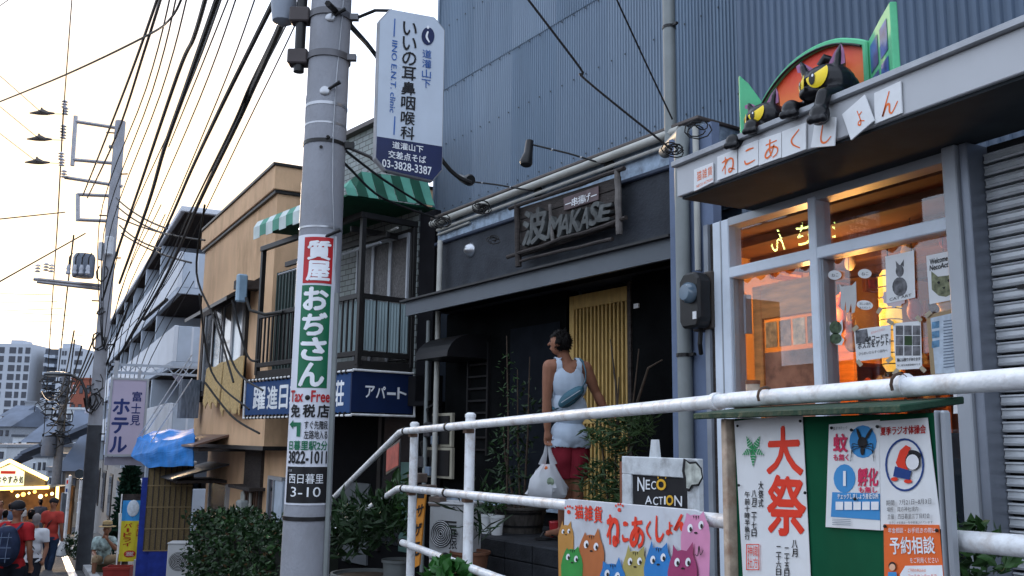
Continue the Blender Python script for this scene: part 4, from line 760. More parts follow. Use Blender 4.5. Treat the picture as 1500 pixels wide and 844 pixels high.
poster('orange consultation poster with white characters and a small drawn clerk', [(1297, 900), (1388, 902), (1376, 769), (1295, 768)], [
    ('white_characters', ink_white, MT(F_, ('年金相談・お手続きの際は', [(1301, 781), (1371, 781), (1371, 773), (1301, 773)]), ('予約相談', [(1305, 812), (1370, 811), (1368, 786), (1303, 787)], .02), ('をご利用ください', [(1333, 825), (1375, 825), (1374, 816), (1333, 817)]))),
    ('speech_bubble', ink_white, lambda b, y: pp(b, F_, [(1326, 829), (1380, 828), (1384, 870), (1326, 868), (1318, 842)], y)),
    ('bubble_text', ink_orange, MT(F_, ('ご予約の申込みは', [(1330, 838), (1356, 838), (1356, 833), (1330, 833)]), ('コールセンターまで', [(1330, 846), (1372, 846), (1372, 841), (1330, 841)]))),
    ('clerk_hair', ink_black, lambda b, y: pe(b, F_, 1307, 829, 5.5, 6, y)), ('clerk_face', mat('drawn_skin', (.7, .42, .28), .6), lambda b, y: pe(b, F_, 1307, 831, 4.5, 5, y)), ('clerk_body', MATS['poster_blue'], lambda b, y: pp(b, F_, [(1301, 838), (1313, 838), (1316, 862), (1299, 862)], y))],
    base=mat('poster_orange', (.72, .13, .025), .6, var=.05), F=RF, y=by-.004, name='consultation_poster', grp='posters pinned on the green notice board')
for i, (px, py, lab) in enumerate([(1081, 624, 'black pin at the top left corner of the festival poster'), (1173, 617, 'black pin at the top right corner of the festival poster'), (1083, 711, 'black pin at the left edge of the festival poster'), (1180, 722, 'black pin at the right edge of the festival poster'), (1219, 627, 'black pin at the top left of the mosquito poster'), (1286, 625, 'black pin between the mosquito and radio posters'), (1297, 771, 'black pin at the top left of the orange poster'), (1373, 777, 'black pin at the top right of the orange poster'), (1248, 630, 'black pin above the mosquito drawing'), (1253, 731, 'black pin on the blue panel of the mosquito poster')]):
    x, z = RF.h(px, py, by-.008); b = B().ball((x, by-.010, z), .0042, 8, 6); solo(b, 'push_pin', black_metal, lab, 'pin', RF, 'pins on the notice board', smooth=True)
# ================================================================ painted banner board with cats
bn = [(823, 900), (1034, 905), (1032, 762), (1029, 752), (1018, 747), (833, 731), (827, 733)]; y = -.035; Q = RF.q(bn, y)
bt = thing('shop_signboard', 'white board painted with colourful cats and red brush lettering, tied to the rail', 'signboard', RF, (Q[0][0]+.8, y, min(a[1] for a in Q)))
B().prism([(x, y, z) for x, z in Q], (0, .012, 0)).make('board', mat('painted_board_white', (.52, .55, .60), .6, var=.12, sc=5, dirt=.45, dc=(.30, .26, .24), ds=6), bt, RF, bev=.002)
y -= .003
for ch, x0, x1, y0, y1 in (('ね', 888, 908, 752, 800), ('こ', 910, 922, 762, 796), ('あ', 922, 944, 756, 802), ('く', 944, 956, 762, 790), ('し', 957, 974, 754, 792), ('ょ', 973, 988, 762, 784), ('ん', 985, 1012, 752, 778)): b = B(); kana(b, RF, ch, [(x0, y1), (x1, y1+1), (x1, y0+1), (x0, y0)], y, .21); b.make('red_character', ink_red, bt, RF)
b = B()
for i, ch in enumerate('猫雑貨'): pt_(b, RF, ch, R4(842+i*14, 740+i, 854+i*14, 760+i*3), y, .02)
for cx, cy in ((833, 747), (907, 744)):
    pe(b, RF, cx, cy+3, 2.5, 3, y)
    for k in range(4): pe(b, RF, cx-5+k*3.4, cy-3-(k in (1, 2))*2, 1.2, 1.8, y)
b.make('red_lettering', ink_red, bt, RF)
def bcat(cx, top, w_, c_, y, ears=(-.55, .55), nm='painted_cat'):
    rb_ = random.Random(int(cx)); J_ = lambda a: rb_.uniform(-a, a)*w_
    b = B(); pp(b, RF, [(cx-w_*.5, 902), (cx+w_*.5, 902), (cx+w_*.56, top+w_*.95), (cx+w_*.50, top+w_*.6+J_(.05)), (cx+w_*.40, top+w_*.34), (cx+w_*.36+J_(.1), top-w_*.05+J_(.14)), (cx+w_*.15, top+w_*.19), (cx-w_*.05, top+w_*.15), (cx-w_*.20, top+w_*.19), (cx-w_*.34+J_(.1), top-w_*.05+J_(.14)), (cx-w_*.40, top+w_*.34), (cx-w_*.50, top+w_*.62), (cx-w_*.58, top+w_*1.0)], y); b.make(nm, c_, bt, RF)
    tilt_ = J_(.06)
    if rb_.random() < .6:
        for k in range(3): b = B(); pp(b, RF, [(cx-w_*.1+k*w_*.09, top+w_*.2), (cx-w_*.05+k*w_*.09, top+w_*.2), (cx-w_*.07+k*w_*.09, top+w_*(.34+.06*(k == 1)))], y-.0012); b.make('painted_stripe', ink_black, bt, RF)
    for s_ in (-.22, .2):
        top_ = top; top = top_+(tilt_ if s_ < 0 else -tilt_)
        b = B(); pe(b, RF, cx+s_*w_, top+w_*.62, w_*.10, w_*.17, y-.0015, 8); b.make('painted_eye', ink_white, bt, RF); b = B(); pe(b, RF, cx+s_*w_+1, top+w_*.66, w_*.05, w_*.09, y-.0025); b.make('painted_pupil', ink_black, bt, RF); top = top_
    b = B(); pe(b, RF, cx, top+w_*.86, w_*.07, w_*.04, y-.002); b.make('painted_nose', ink_black, bt, RF)
cc = lambda n_, c_: mat(n_, c_, .6, var=.12, sc=8)
for i, (cx, top, w_, nm, c_) in enumerate([(829, 766, 20, 'ochre_paint', (.45, .22, .05)), (1019, 748, 38, 'pink_paint', (.62, .25, .42)), (866, 778, 34, 'rust_paint', (.42, .13, .04)), (838, 800, 28, 'leaf_green_paint', (.03, .25, .05)), (930, 802, 33, 'khaki_paint', (.38, .32, .10)), (964, 796, 36, 'azure_paint', (.02, .18, .48)), (897, 820, 36, 'azure_paint', (.02, .18, .48)), (1000, 800, 38, 'magenta_paint', (.30, .04, .13))]):
    bcat(cx, top, w_, cc(nm, c_), y-.0002-.0004*i*3)
b = B(); ribbon(b, lambda u, v_: (RF.h(u, v_, y-.012)[0], y-.012, RF.h(u, v_, y-.012)[1]), [(1018, 812), (1022, 814), (1024, 800), (1026, 813), (1030, 806)], 1.6); b.make('painted_mouth', ink_black, bt, RF)
# ================================================================ easel blackboard
EF = Fr(0, 0, 0); _p = at(968, 720, 4.75); EF = Fr(_p.x, _p.y, -3.0)
es = thing('easel_sign', 'black chalkboard with white weathered frame and a white cat head badge', 'sign', EF, (0, 0, TZ))
Q = EF.q([(914, 800), (1028, 810), (1026, 668), (912, 672)]); X0, X1 = Q[0][0], Q[1][0]; ztop = (Q[2][1]+Q[3][1])/2; zbot = TZ+.08; fw = .095; wf = mat('weathered_white_wood', (.55, .58, .60), .6, var=.15, sc=10, bump=.3, dirt=.6, dc=(.10, .09, .08), ds=9)
for (a0, a1, c0, c1) in ((X0, X1, ztop-fw, ztop), (X0, X1, zbot, zbot+fw), (X0, X0+fw, zbot+fw, ztop-fw), (X1-fw, X1, zbot+fw, ztop-fw)): B().box(a0, a1, -.012, .02, c0, c1).make('frame_board', wf, es, EF, bev=.004)
B().box(X0+fw, X1-fw, .0, .015, zbot+fw, ztop-fw).make('chalkboard', mat('chalkboard', (.012, .012, .014), .7, var=.3), es, EF)
xm = EF.h(957, 655)[0]; B().xz([(xm-.04, ztop), (xm+.04, ztop), (xm+.025, ztop+.09), (xm-.02, ztop+.09)], .0, .02).make('easel_leg', wf, es, EF); B().box(X0-.04, X0-.005, .0, .03, zbot, ztop-.03).make('brown_post', mat('reddish_wood', (.22, .08, .04), .7), es, EF)
for x in (X0+.05, X1-.07): B().box(x, x+.03, .02, .25, TZ, TZ+.05).make('foot', wf, es, EF)
for s_, q_ in (('N', R4(934, 699, 944, 719, 1)), ('E', R4(946, 703, 952, 717, 0)), ('C', R4(954, 705, 961, 717, 0)), ('A', R4(945, 727, 955, 739, -1)), ('C', R4(957, 728, 964, 740, 0)), ('T', R4(965, 728, 971, 739, 0)), ('I', R4(973, 727, 975, 739, 0)), ('N', R4(988, 726, 999, 741, 1))): b = B(); pt_(b, EF, s_, q_, -.004, .01); b.make('chalk_letter', ink_white, es, EF)
b = B(); pt_(b, EF, 'O', R4(962, 702, 975, 717, 1), -.004, .05); pt_(b, EF, 'O', R4(976, 726, 986, 740, 0), -.004, .05)
for k in range(4): pe(b, EF, 964+k*3.7, 699-(2.5 if k in (1, 2) else 0), 1, 2.5, -.004)
b.make('yellow_lettering', mat('chalk_yellow', (.75, .42, .03), .7), es, EF)
b = B(); pp(b, EF, [(1003, 672), (1010, 677), (1020, 676), (1028, 686), (1030, 700), (1024, 712), (1014, 712), (1010, 720), (1004, 718), (1003, 700), (1001, 690)], -.02); q = b.v; b2 = B().prism(q, (0, -.008, 0)); bd = b2.make('cat_badge', ink_black, es, EF)
b = B(); pp(b, EF, [(1004.5, 675), (1010, 680), (1019, 679), (1026, 687), (1028, 699), (1022.5, 709), (1013, 710), (1009.5, 716), (1005.5, 715), (1005, 700), (1003, 690)], -.0295); b.make('badge_face', mat('tabby_grey_print', (.4, .42, .38), .6, var=.5, sc=25), bd, EF)
# ================================================================ restaurant sign, lamps
sg = thing('restaurant_sign', 'rustic dark wood signboard with carved letters above the restaurant eave', 'sign', MF, (-1.4, -.12, 3.2))
Y = -.14
def mq(pts, y0=Y, y1=Y+.03): b = B(); Q = MF.q(pts, y0); return b.prism([(x, y0, z) for x, z in Q], (0, y1-y0, 0))
def logb(p, q, r, m, nm, y0=Y-.02):
    a, c_ = MF.h(*p, y0), MF.h(*q, y0); pts = []
    for i in range(7): t = i/6; pts.append((lerp(a[0], c_[0], t), y0+R.uniform(-.006, .006), lerp(a[1], c_[1], t)+R.uniform(-.008, .008)))
    B().tube(pts, [r*R.uniform(.85, 1.15) for _ in pts], 8).make(nm, m, sg, MF, smooth=True)
for k in range(4):
    t0, t1 = k/4, (k+1)/4-.012
    mq([(758, lerp(378, 305, t0)), (908, lerp(330, 257, t0)), (908, lerp(330, 257, t1)), (758, lerp(378, 305, t1))], Y+.02, Y+.04).make('plank', wood_dark, sg, MF, bev=.004)
logb((747, 305), (915, 246), .022, wood_dark, 'top_beam'); logb((744, 376), (917, 320), .02, wood_dark, 'bottom_beam'); logb((758, 384), (898, 349), .016, wood_dark, 'bottom_beam')
logb((758, 398), (903, 368), .012, wood_dark, 'bottom_beam')
logb((757, 300), (759, 392), .03, wood_dark, 'side_post'); logb((904, 250), (908, 345), .028, wood_grey, 'side_post'); logb((806, 300), (810, 355), .018, wood_grey, 'inner_post')
b = mq([(826, 309), (876, 293), (876, 272), (825, 290)], Y-.005, Y+.01); pq = b.make('plaque', mat('purple_brown_plaque', (.09, .06, .065), .5, var=.3, sc=10), sg, MF, bev=.004)
b = B()
for i, ch in enumerate('一串揚げ一'): x = 828+i*9.4; pt_(b, MF, ch, [(x, 306-i*3), (x+8.6, 303-i*3), (x+8.6, 291-i*3), (x, 294-i*3)], Y-.008, .01)
b.make('plaque_lettering', ink_white, pq, MF)
carved = mat('grey_green_carved_wood', (.075, .08, .08), .65, var=.45, sc=9, bump=.6, bs=30)
def carve(ch, q, dy=.0):
    b = B(); Qp = MF.q(q, Y-.03)
    vs0 = len(b.v); b.tq(ch, Qp, Y-.035, .035); n0 = len(b.v); vv = list(b.v); ff = list(b.f)
    edges = {}
    for f in ff:
        for i in range(len(f)): e = (f[i], f[(i+1) % len(f)]); edges[e] = 1
    for v_ in vv: b.v.append((v_[0], Y+.018, v_[2]))
    for e in list(edges):
        if (e[1], e[0]) not in edges: b.f.append((e[0], e[1], e[1]+n0, e[0]+n0))
    b.make('carved_letter', carved, sg, MF)
carve('波', [(765, 361), (802, 351), (800, 302), (768, 311)])
for ch, x0, x1, yb, yt in (('M', 804, 822, 349, 318), ('A', 821, 835, 345, 316), ('K', 836, 851, 341, 309), ('A', 851, 864, 337, 306), ('S', 865, 877, 331, 298), ('E', 878, 894, 325, 301)):
    carve(ch, [(x0-2, yb), (x1-2, yb-3), (x1+2, yt-3), (x0+2, yt)])
# spot lamps on thin arms
def arm_lamp(base, elbow, head, lab, hy):
    bp, be = MF.h(*base, -.02), MF.h(*elbow, hy); hp = MF.h(*head, hy)
    L = thing('spot_lamp', lab, 'lamp', MF, (bp[0], -.02, bp[1]), 'black spot lamps on arms over the restaurant sign')
    v_ = B().lathe(0, 0, [(.06, 0), (.06, .02), (.02, .03)], 14); v_.v = [(bp[0]+a, -c_, bp[1]+b_) for a, b_, c_ in v_.v]; v_.make('wall_disc', black_metal, L, MF, smooth=True)
    B().tube([(bp[0], -.03, bp[1]), (lerp(bp[0], be[0], .5), lerp(-.03, hy, .5), lerp(bp[1], be[1], .5)+.01), (be[0], hy, be[1])], .009, 8).make('arm', black_metal, L, MF, smooth=True)
    for t in (.33, .7): B().ball((lerp(bp[0], be[0], t), lerp(-.03, hy, t), lerp(bp[1], be[1], t)+.004), .013, 8, 6).make('arm_collar', grey_alu, L, MF)
    d = (V((hp[0], hy-.05, hp[1])) - V((be[0], hy, be[1]))); B().tube([(be[0], hy, be[1]+.03), (be[0]+d.x*.5, hy-.02, be[1]+d.z*.5), (hp[0], hy-.05, hp[1]), (hp[0]+d.x*.12, hy-.055, hp[1]+d.z*.12)], [.035, .042, .062, .05], 14).make('lamp_head', black_metal, L, MF, smooth=True)
arm_lamp((891, 242), (776, 211), (777, 240), 'black spot lamp on a long arm, hanging in front of the blue ribbed wall', -.45)
arm_lamp((787, 281), (674, 264), (694, 265), 'black spot lamp on an arm right beside the clinic sign', -.45)
# ================================================================ utility pole with its signs
POL = at(466, 422, 5.9); PX, PY_ = POL.x, POL.y; PFr = Fr(PX, PY_, degrees(atan2(_r.y, _r.x)))   # local x = picture right, y = away
def prad(z): return lerp(.142, .128, (z-.0)/5.0)
pole_c = mat('pole_concrete', (.26, .27, .30), .8, var=.12, sc=5, bump=.4, bs=80, dirt=.4, dc=(.14, .13, .13), ds=3, stretch=(1, 1, .6))
gz0 = gz(PX); up = thing('utility_pole', 'thick grey concrete utility pole with straps, step bolts and a wrapped advertisement', 'utility pole', PFr, (0, 0, gz0))
B().tube([(0, 0, gz0), (0, 0, 2), (0, 0, 9.5)], [.150, .137, .118], 32).make('shaft', pole_c, up, PFr, smooth=True)
def pz(py): # height on the pole axis seen at this picture row
    d = ray(466+(422-py)*.05, py); k = ((PX)*d.x+(PY_)*d.y)/(d.x**2+d.y**2); return EYE+d.z*k
def cyl(phi, z, off): r_ = prad(z)+off; return (sin(phi)*r_, -cos(phi)*r_, z)
def patch(b, p0, p1, z0, z1, off, n=16):
    o = len(b.v)
    for i in range(n+1): 
        ph = radians(lerp(p0, p1, i/n)); b.v.append(cyl(ph, z0, off)); b.v.append(cyl(ph, z1, off))
    for i in range(n): b.f.append((o+2*i, o+2*i+2, o+2*i+3, o+2*i+1))
    return b
def band(py, r_=.006, m=black_metal, nm='strap', h=.012, lug=None):
    z = pz(py); o = B().lathe(0, 0, [(prad(z)+.001, z-h), (prad(z)+r_, z-h), (prad(z)+r_, z+h), (prad(z)+.001, z+h)], 28).make(nm, m, up, PFr, smooth=True)
    if lug is not None: a = radians(lug); B().box(-.02, .05, -.015, .015, z-.03, z+.03).v; c_ = cyl(a, z, .02); B().box(c_[0]-.02, c_[0]+.04, c_[1]-.02, c_[1]+.02, z-.02, z+.02).make('strap_lug', m, up, PFr)
steel_band = mat('steel_band', (.35, .36, .38), .35, metal=.8)
band(28, .012, mat('slotted_band', (.12, .12, .13), .5, metal=.5), 'slotted_band', .022, 80); band(88, .012, MATS['slotted_band'], 'slotted_band', .022, 75); band(214, .006, black_metal, lug=85); band(160, .004, steel_band, h=.01); band(188, .003, steel_band, h=.006); band(338, .004, steel_band, h=.006); band(758, .008, black_metal, h=.012)
for py, ph in ((38, 10), (144, 5), (354, 20)):
    z = pz(py); c_ = cyl(radians(ph), z, -.01); e_ = cyl(radians(ph+30), z+.05, .06)
    B().tube([c_, tuple(lerp(a, b_, .5) for a, b_ in zip(c_, e_)), e_], [.012, .010, .014], 8).make('step_bolt', black_metal, up, PFr, smooth=True)
    if py != 354: v_ = B().ball(cyl(radians(ph), z, .0), (.035, .012, .035), 14, 8).make('bolt_washer', steel_band, up, PFr, smooth=True)
B().tube([cyl(radians(40), 5.2, .006)]+[cyl(radians(40+8*sin(i)), 5.2-i*.35, .006) for i in range(1, 7)]+[cyl(radians(62), 2.4, .012)], .004, 6).make('earth_wire', steel_band, up, PFr)
B().tube([cyl(radians(62), gz0, .016), cyl(radians(62), 2.45, .016)], .016, 8).make('cable_guard', pipe_grey, up, PFr, smooth=True)
for i, py in enumerate(range(290, 740, 38)): patch(B(), -89, -76, pz(py)-.001, pz(py)+.004, .004, 3).make('thin_band', steel_band, up, PFr)
patch(B(), -86, -64, pz(330), pz(270), .003, 4).make('number_plate', paper, up, PFr); patch(B(), -88, -66, pz(450), pz(385), .003, 4).make('number_plate', paper, up, PFr); patch(B(), -86, -66, pz(180), pz(145), .003, 4).make('number_plate', mat('pale_blue_plate', (.3, .42, .6), .5), up, PFr)
# wrapped pawn shop advertisement
ad = thing('wrapped_advertisement', 'tall white pawn shop advertisement wrapped round the pole with red, green and black fields', 'advertisement', PFr, (0, -.15, pz(738)))
AS = [-62, 58]
patch(B(), AS[0], AS[1], pz(738), pz(350), .006, 20).make('sheet', mat('ad_white', (.62, .64, .70), .4, var=.06, sc=3, dirt=.2, dc=(.35, .33, .33)), ad, PFr, smooth=True)
rf, gf, kf = mat('ad_red', (.42, .015, .02), .4), mat('ad_green', (.008, .13, .06), .4), mat('ad_black', (.012, .012, .014), .4)
patch(B(), -30, 46, pz(420), pz(354), .0085, 14).make('red_field', rf, ad, PFr, smooth=True); patch(B(), -31, 45, pz(570), pz(423), .0085, 14).make('green_field', gf, ad, PFr, smooth=True); patch(B(), -50, 57, pz(735), pz(683), .0085, 16).make('black_field', kf, ad, PFr, smooth=True)
def ct(b, s, p0, p1, ya, yb, bold=.0, off=.011):
    z1_, z0_ = pz(ya), pz(yb); return b.text(s, lambda a, c_: cyl(radians(lerp(p0, p1, a)), lerp(z0_, z1_, c_), off), bold, cuts=max(4, int(abs(p1-p0)/6)))
def cts(m, nm, *its):
    for it in its: b = B(); ct(b, *it); b.make(nm, m, ad, PFr)
cts(ink_white, 'white_character', ('質', -18, 38, 360, 386, .045), ('屋', -18, 38, 389, 416, .045), ('お', -22, 36, 427, 458, .05), ('ぢ', -22, 36, 463, 494, .05), ('さ', -22, 36, 499, 530, .05), ('ん', -24, 34, 535, 567, .05))
cts(rf, 'red_lettering', ('Tax', -50, -12, 574, 590, .03), ('Free', 8, 54, 574, 590, .03))
v_ = B().ball(cyl(radians(-1), pz(584), .008), (.016, .01, .016), 10, 6).make('stud', black_metal, ad, PFr)
cts(kf, 'black_lettering', ('免', -46, -18, 594, 612, .04), ('税', -10, 18, 594, 612, .04), ('店', 24, 54, 594, 612, .04), ('すぐ先階段', -5, 52, 617, 629, .02), ('左路地入る', -5, 52, 631, 643, .02), ('3822-1011', -46, 53, 661, 678, .04))
b = B(); ct(b, '日暮里駅2分', -46, 53, 646, 659, .03); z0_, z1_ = pz(640), pz(616)
def ap(p, z): return cyl(radians(p), lerp(z0_, z1_, z), .011)
b.add([ap(-50, .72), ap(-36, 1.0), ap(-36, .45)], [(0, 1, 2)]); b.add([ap(-36, .85), ap(-14, .85), ap(-14, .6), ap(-36, .6)], [(0, 1, 2, 3)]); b.add([ap(-24, .6), ap(-14, .6), ap(-14, .0), ap(-24, .0)], [(0, 1, 2, 3)]); b.make('green_lettering', gf, ad, PFr)
cts(ink_white, 'address_lettering', ('西日暮里', -40, 46, 693, 707, .0), ('3-10', -32, 40, 712, 726, .0), ('ここは', -44, -32, 687, 690))
# black box and cable bundle on the left of the pole top
pb = thing('pole_bracket_box', 'dark vertical cable bracket strapped to the left of the pole top', 'bracket', PFr, (-.2, 0, pz(105)))
B().tube([(-.19, -.02, pz(108)), (-.19, -.02, pz(-30))], .035, 12).make('cable_tube', black_metal, pb, PFr, smooth=True)
for py in (27, 88): B().box(-.26, -.13, -.07, .03, pz(py)-.05, pz(py)+.05).make('clamp_box', mat('bracket_brown', (.06, .05, .05), .6), pb, PFr, bev=.008)
b = B().lathe(-.33, .05, [(.02, pz(34)), (.07, pz(28)), (.085, pz(5)), (.085, pz(-40))], 14); b.make('splice_case', mat('splice_grey', (.22, .25, .3), .4), pb, PFr, smooth=True)
# ================================================================ clinic sign
SF = Fr(at(600, 140, 6.0).x, at(600, 140, 6.0).y, 88)
oc = [(561, 255), (550, 237), (553, 32), (574, 14), (629, 20), (651, 47), (649, 245), (632, 267)]
oc = [(564, 250), (549, 232), (555, 30), (571, 13), (637, 25), (652, 44), (648, 250), (634, 266)]
Q = SF.q(oc); cs = thing('clinic_sign', 'white and navy clinic sign with clipped corners hanging beside the pole', 'sign', SF, (.0, 0, min(q[1] for q in Q)))
B().prism([(x, 0, z) for x, z in Q], (0, .05, 0)).make('sign_box', mat('sign_frame_grey', (.30, .31, .33), .4), cs, SF, bev=.004)
cen = (sum(q[0] for q in Q)/8, sum(q[1] for q in Q)/8); Qi = [(lerp(x, cen[0], .03), lerp(z, cen[1], .012)) for x, z in Q]; B().add([(x, -.003, z) for x, z in Qi], [tuple(range(8))]).make('white_face', mat('sign_white', (.50, .56, .64), .35, var=.05), cs, SF)
pa, pb_ = SF.h(551, 200), SF.h(648, 218); navy = mat('sign_navy', (.010, .018, .075), .35)
nv = [Qi[0], Qi[1], (Qi[1][0], pa[1]), (Qi[6][0], pa[1]), Qi[6], Qi[7]]; B().add([(x, -.005, z) for x, z in nv], [tuple(range(6))]).make('navy_field', navy, cs, SF)
b = B()
for i, ch in enumerate('いいの耳鼻咽喉科'):
    b = B(); yt = 30+i*21.8; pt_(b, SF, ch, [(590-i*.5, yt+20.5), (610-i*.5, yt+23), (611-i*.5, yt+4), (591-i*.5, yt+1.5)], -.007, .02); b.make('black_character', ink_black, cs, SF)
b = B()
mat('sign_blue', (.03, .11, .36), .4)
for i, ch in enumerate('道灌山下'): yt = 71+i*14.5; b = B(); pt_(b, SF, ch, [(619-i*.4, yt+13), (632-i*.4, yt+15), (632-i*.4, yt+3), (619-i*.4, yt+1)], -.007, .01); b.make('blue_character', MATS['sign_blue'], cs, SF)
L0 = SF.h(578, 110)[0]
for (ya, yb) in ((28, 54), (171, 198)): a_, c_ = SF.h(578, ya), SF.h(576, yb); b = B(); b.add([(a_[0]-.004, -.007, a_[1]), (a_[0]+.004, -.007, a_[1]), (a_[0]+.002, -.007, c_[1]), (a_[0]-.006, -.007, c_[1])], [(0, 1, 2, 3)]); b.make('blue_line', MATS['sign_blue'], cs, SF)
b = B()
tp, tb = SF.h(579, 60), SF.h(576, 166)
vs_, fs_ = glyph('IINO E.N.T. clinic', .01); xx = [v[0] for v in vs_]; b = B(); lx_ = max(xx)-min(xx); b.add([(tp[0]-.022+(v[1])*.05, -.007, lerp(tp[1], tb[1], (v[0]-min(xx))/lx_)) for v in vs_], fs_)
b.make('blue_lettering', MATS['sign_blue'], cs, SF)['kind'] = 'stuff'
b = B(); pe(b, SF, 627, 53, 9.5, 13, -.007, 0, 24); b.make('logo_disc', navy, cs, SF); b = B(); ribbon(b, lambda u, v_: (SF.h(u, v_, -.0085)[0], -.0085, SF.h(u, v_, -.0085)[1]), [(627, 46), (625, 54), (629, 62)], 3.2); pe(b, SF, 627, 40, 2, 2.5, -.0085); b.make('logo_mark', ink_white, cs, SF)
for s_, q_ in (('道灌山下', [(575, 217), (620, 224), (620, 214), (575, 207)]), ('交差点そば', [(569, 231), (624, 240), (624, 229), (569, 220)]), ('03-3828-3387', [(560, 244), (632, 257), (632, 245), (560, 233)])): b = B(); pt_(b, SF, s_, q_, -.008, .018); b.make('white_lettering', ink_white, cs, SF)
pp1 = PFr.M @ V((.13, 0, pz(30))); pp2 = PFr.M @ V((.13, 0, pz(214)))
for P0, q in ((pp1, Q[3]), (pp2, Q[0])):
    e_ = SF.M @ V((q[0]+.02, .02, q[1])); b = B().tube([P0, (P0*.4+e_*.6)+V((0, 0, .03)), e_], .011, 8); o = b.make('support_arm', black_metal, cs, None, smooth=True)
# ================================================================ balcony building with green awning
gb = thing('balcony_house', 'old two storey house with dark steel balcony and green striped awning', 'house', GF, (-1.4, .75, -.6))
def pg(b, n, m, par=None, **k): return b.make(n, m, par or gb, GF, **k)
tile = bpy.data.materials.new('pale_wall_tiles'); tile.use_nodes = True; nn, ll = tile.node_tree.nodes, tile.node_tree.links
tc = nn.new('ShaderNodeTexCoord'); mp = nn.new('ShaderNodeMapping'); mp.inputs['Rotation'].default_value = (radians(90), 0, 0); bk = nn.new('ShaderNodeTexBrick'); ll.new(tc.outputs['Object'], mp.inputs[0]); ll.new(mp.outputs[0], bk.inputs[0])
bk.inputs['Color1'].default_value = (.26, .29, .29, 1); bk.inputs['Color2'].default_value = (.20, .23, .22, 1); bk.inputs['Mortar'].default_value = (.05, .05, .05, 1); bk.inputs['Scale'].default_value = 1; bk.inputs['Brick Width'].default_value = .16; bk.inputs['Row Height'].default_value = .075; bk.inputs['Mortar Size'].default_value = .006
ll.new(bk.outputs[0], nn['Principled BSDF'].inputs['Base Color']); bp = nn.new('ShaderNodeBump'); bp.inputs['Distance'].default_value = .004; ll.new(bk.outputs['Fac'], bp.inputs['Height']); bp.invert = True; ll.new(bp.outputs[0], nn['Principled BSDF'].inputs['Normal']); nn['Principled BSDF'].inputs['Roughness'].default_value = .6
wallx = GF.h(640, 300, .75)[0]
pg(B().box(-2.7, GF.h(612, 380, .76)[0], .76, .80, 2.0, 5.70), 'tiled_wall', tile); pg(B().box(-2.75, GF.h(612, 380, .76)[0]+.02, .66, .82, 5.70, 5.76), 'roof_edge', MATS['brown_roof_edge'] if 'brown_roof_edge' in MATS else wood_dark)
pg(B().box(GF.h(614, 380, .7)[0], wallx+.05, .70, .78, 2.0, 4.25), 'gap_board', mat('gap_black', (.010, .010, .012), .9, spec=.05))
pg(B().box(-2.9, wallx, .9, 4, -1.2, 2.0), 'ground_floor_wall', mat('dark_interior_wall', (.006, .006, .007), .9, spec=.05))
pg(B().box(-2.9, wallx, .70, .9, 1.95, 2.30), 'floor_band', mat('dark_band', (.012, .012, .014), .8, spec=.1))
st = dark_alu; zf0, zf1 = 2.31, 2.47
# balcony deck and frame
pg(B().box(-2.74, 0, 0, .75, 2.33, 2.45), 'deck', st, bev=.006)
for (x, y) in ((-.02, .02), (-2.72, .02), (-1.4, .02), (-.02, .74)): pg(B().box(x-.03, x+.03, y-.03, y+.03, 2.40, 4.15), 'balcony_post', st, bev=.004)
for z in (3.17, 2.50): pg(B().box(-2.72, -.05, -.01, .04, z, z+.06), 'balcony_rail', st, bev=.004); pg(B().box(-.04, .0, .05, .72, z, z+.06), 'balcony_rail', st, bev=.004)
ribbed = mat('ribbed_plastic_sheet', (.26, .34, .36), .5, var=.3, sc=3, stretch=(1, 1, .3), dirt=.35, dc=(.06, .08, .09), ds=3)
for i in range(4):
    b = B()
    for k in range(4): y = .08+i*.165+k*.04; b.quad((-.028, y, 2.57), (-.020, y+.02, 2.57), (-.020, y+.02, 3.16), (-.028, y, 3.16)); b.quad((-.020, y+.02, 2.57), (-.028, y+.04, 2.57), (-.028, y+.04, 3.16), (-.020, y+.02, 3.16))
    pg(b, 'ribbed_panel', ribbed); pg(B().box(-.034, -.014, .068+i*.165, .08+i*.165, 2.56, 3.17), 'panel_bar', st)
for i in range(22): x = -2.66+i*.118; pg(B().box(x, x+.022, .0, .022, 2.56, 3.17), 'balcony_bar', st)
pg(B().box(-1.4, -.06, .045, .05, 2.57, 3.16), 'ribbed_panel', ribbed)
xa, xb = GF.h(404, 450, .5)[0], GF.h(441, 450, .5)[0]
pg(B().box(xa, xb, .5, .56, 2.45, 3.95), 'dark_door', mat('dark_green_shutter', (.012, .020, .018), .5))
for i in range(8): pg(B().box(lerp(xa, xb, i/8)+.01, lerp(xa, xb, i/8)+.03, .485, .5, 2.45, 3.95), 'door_rib', mat('rib_green', (.05, .08, .075), .5))
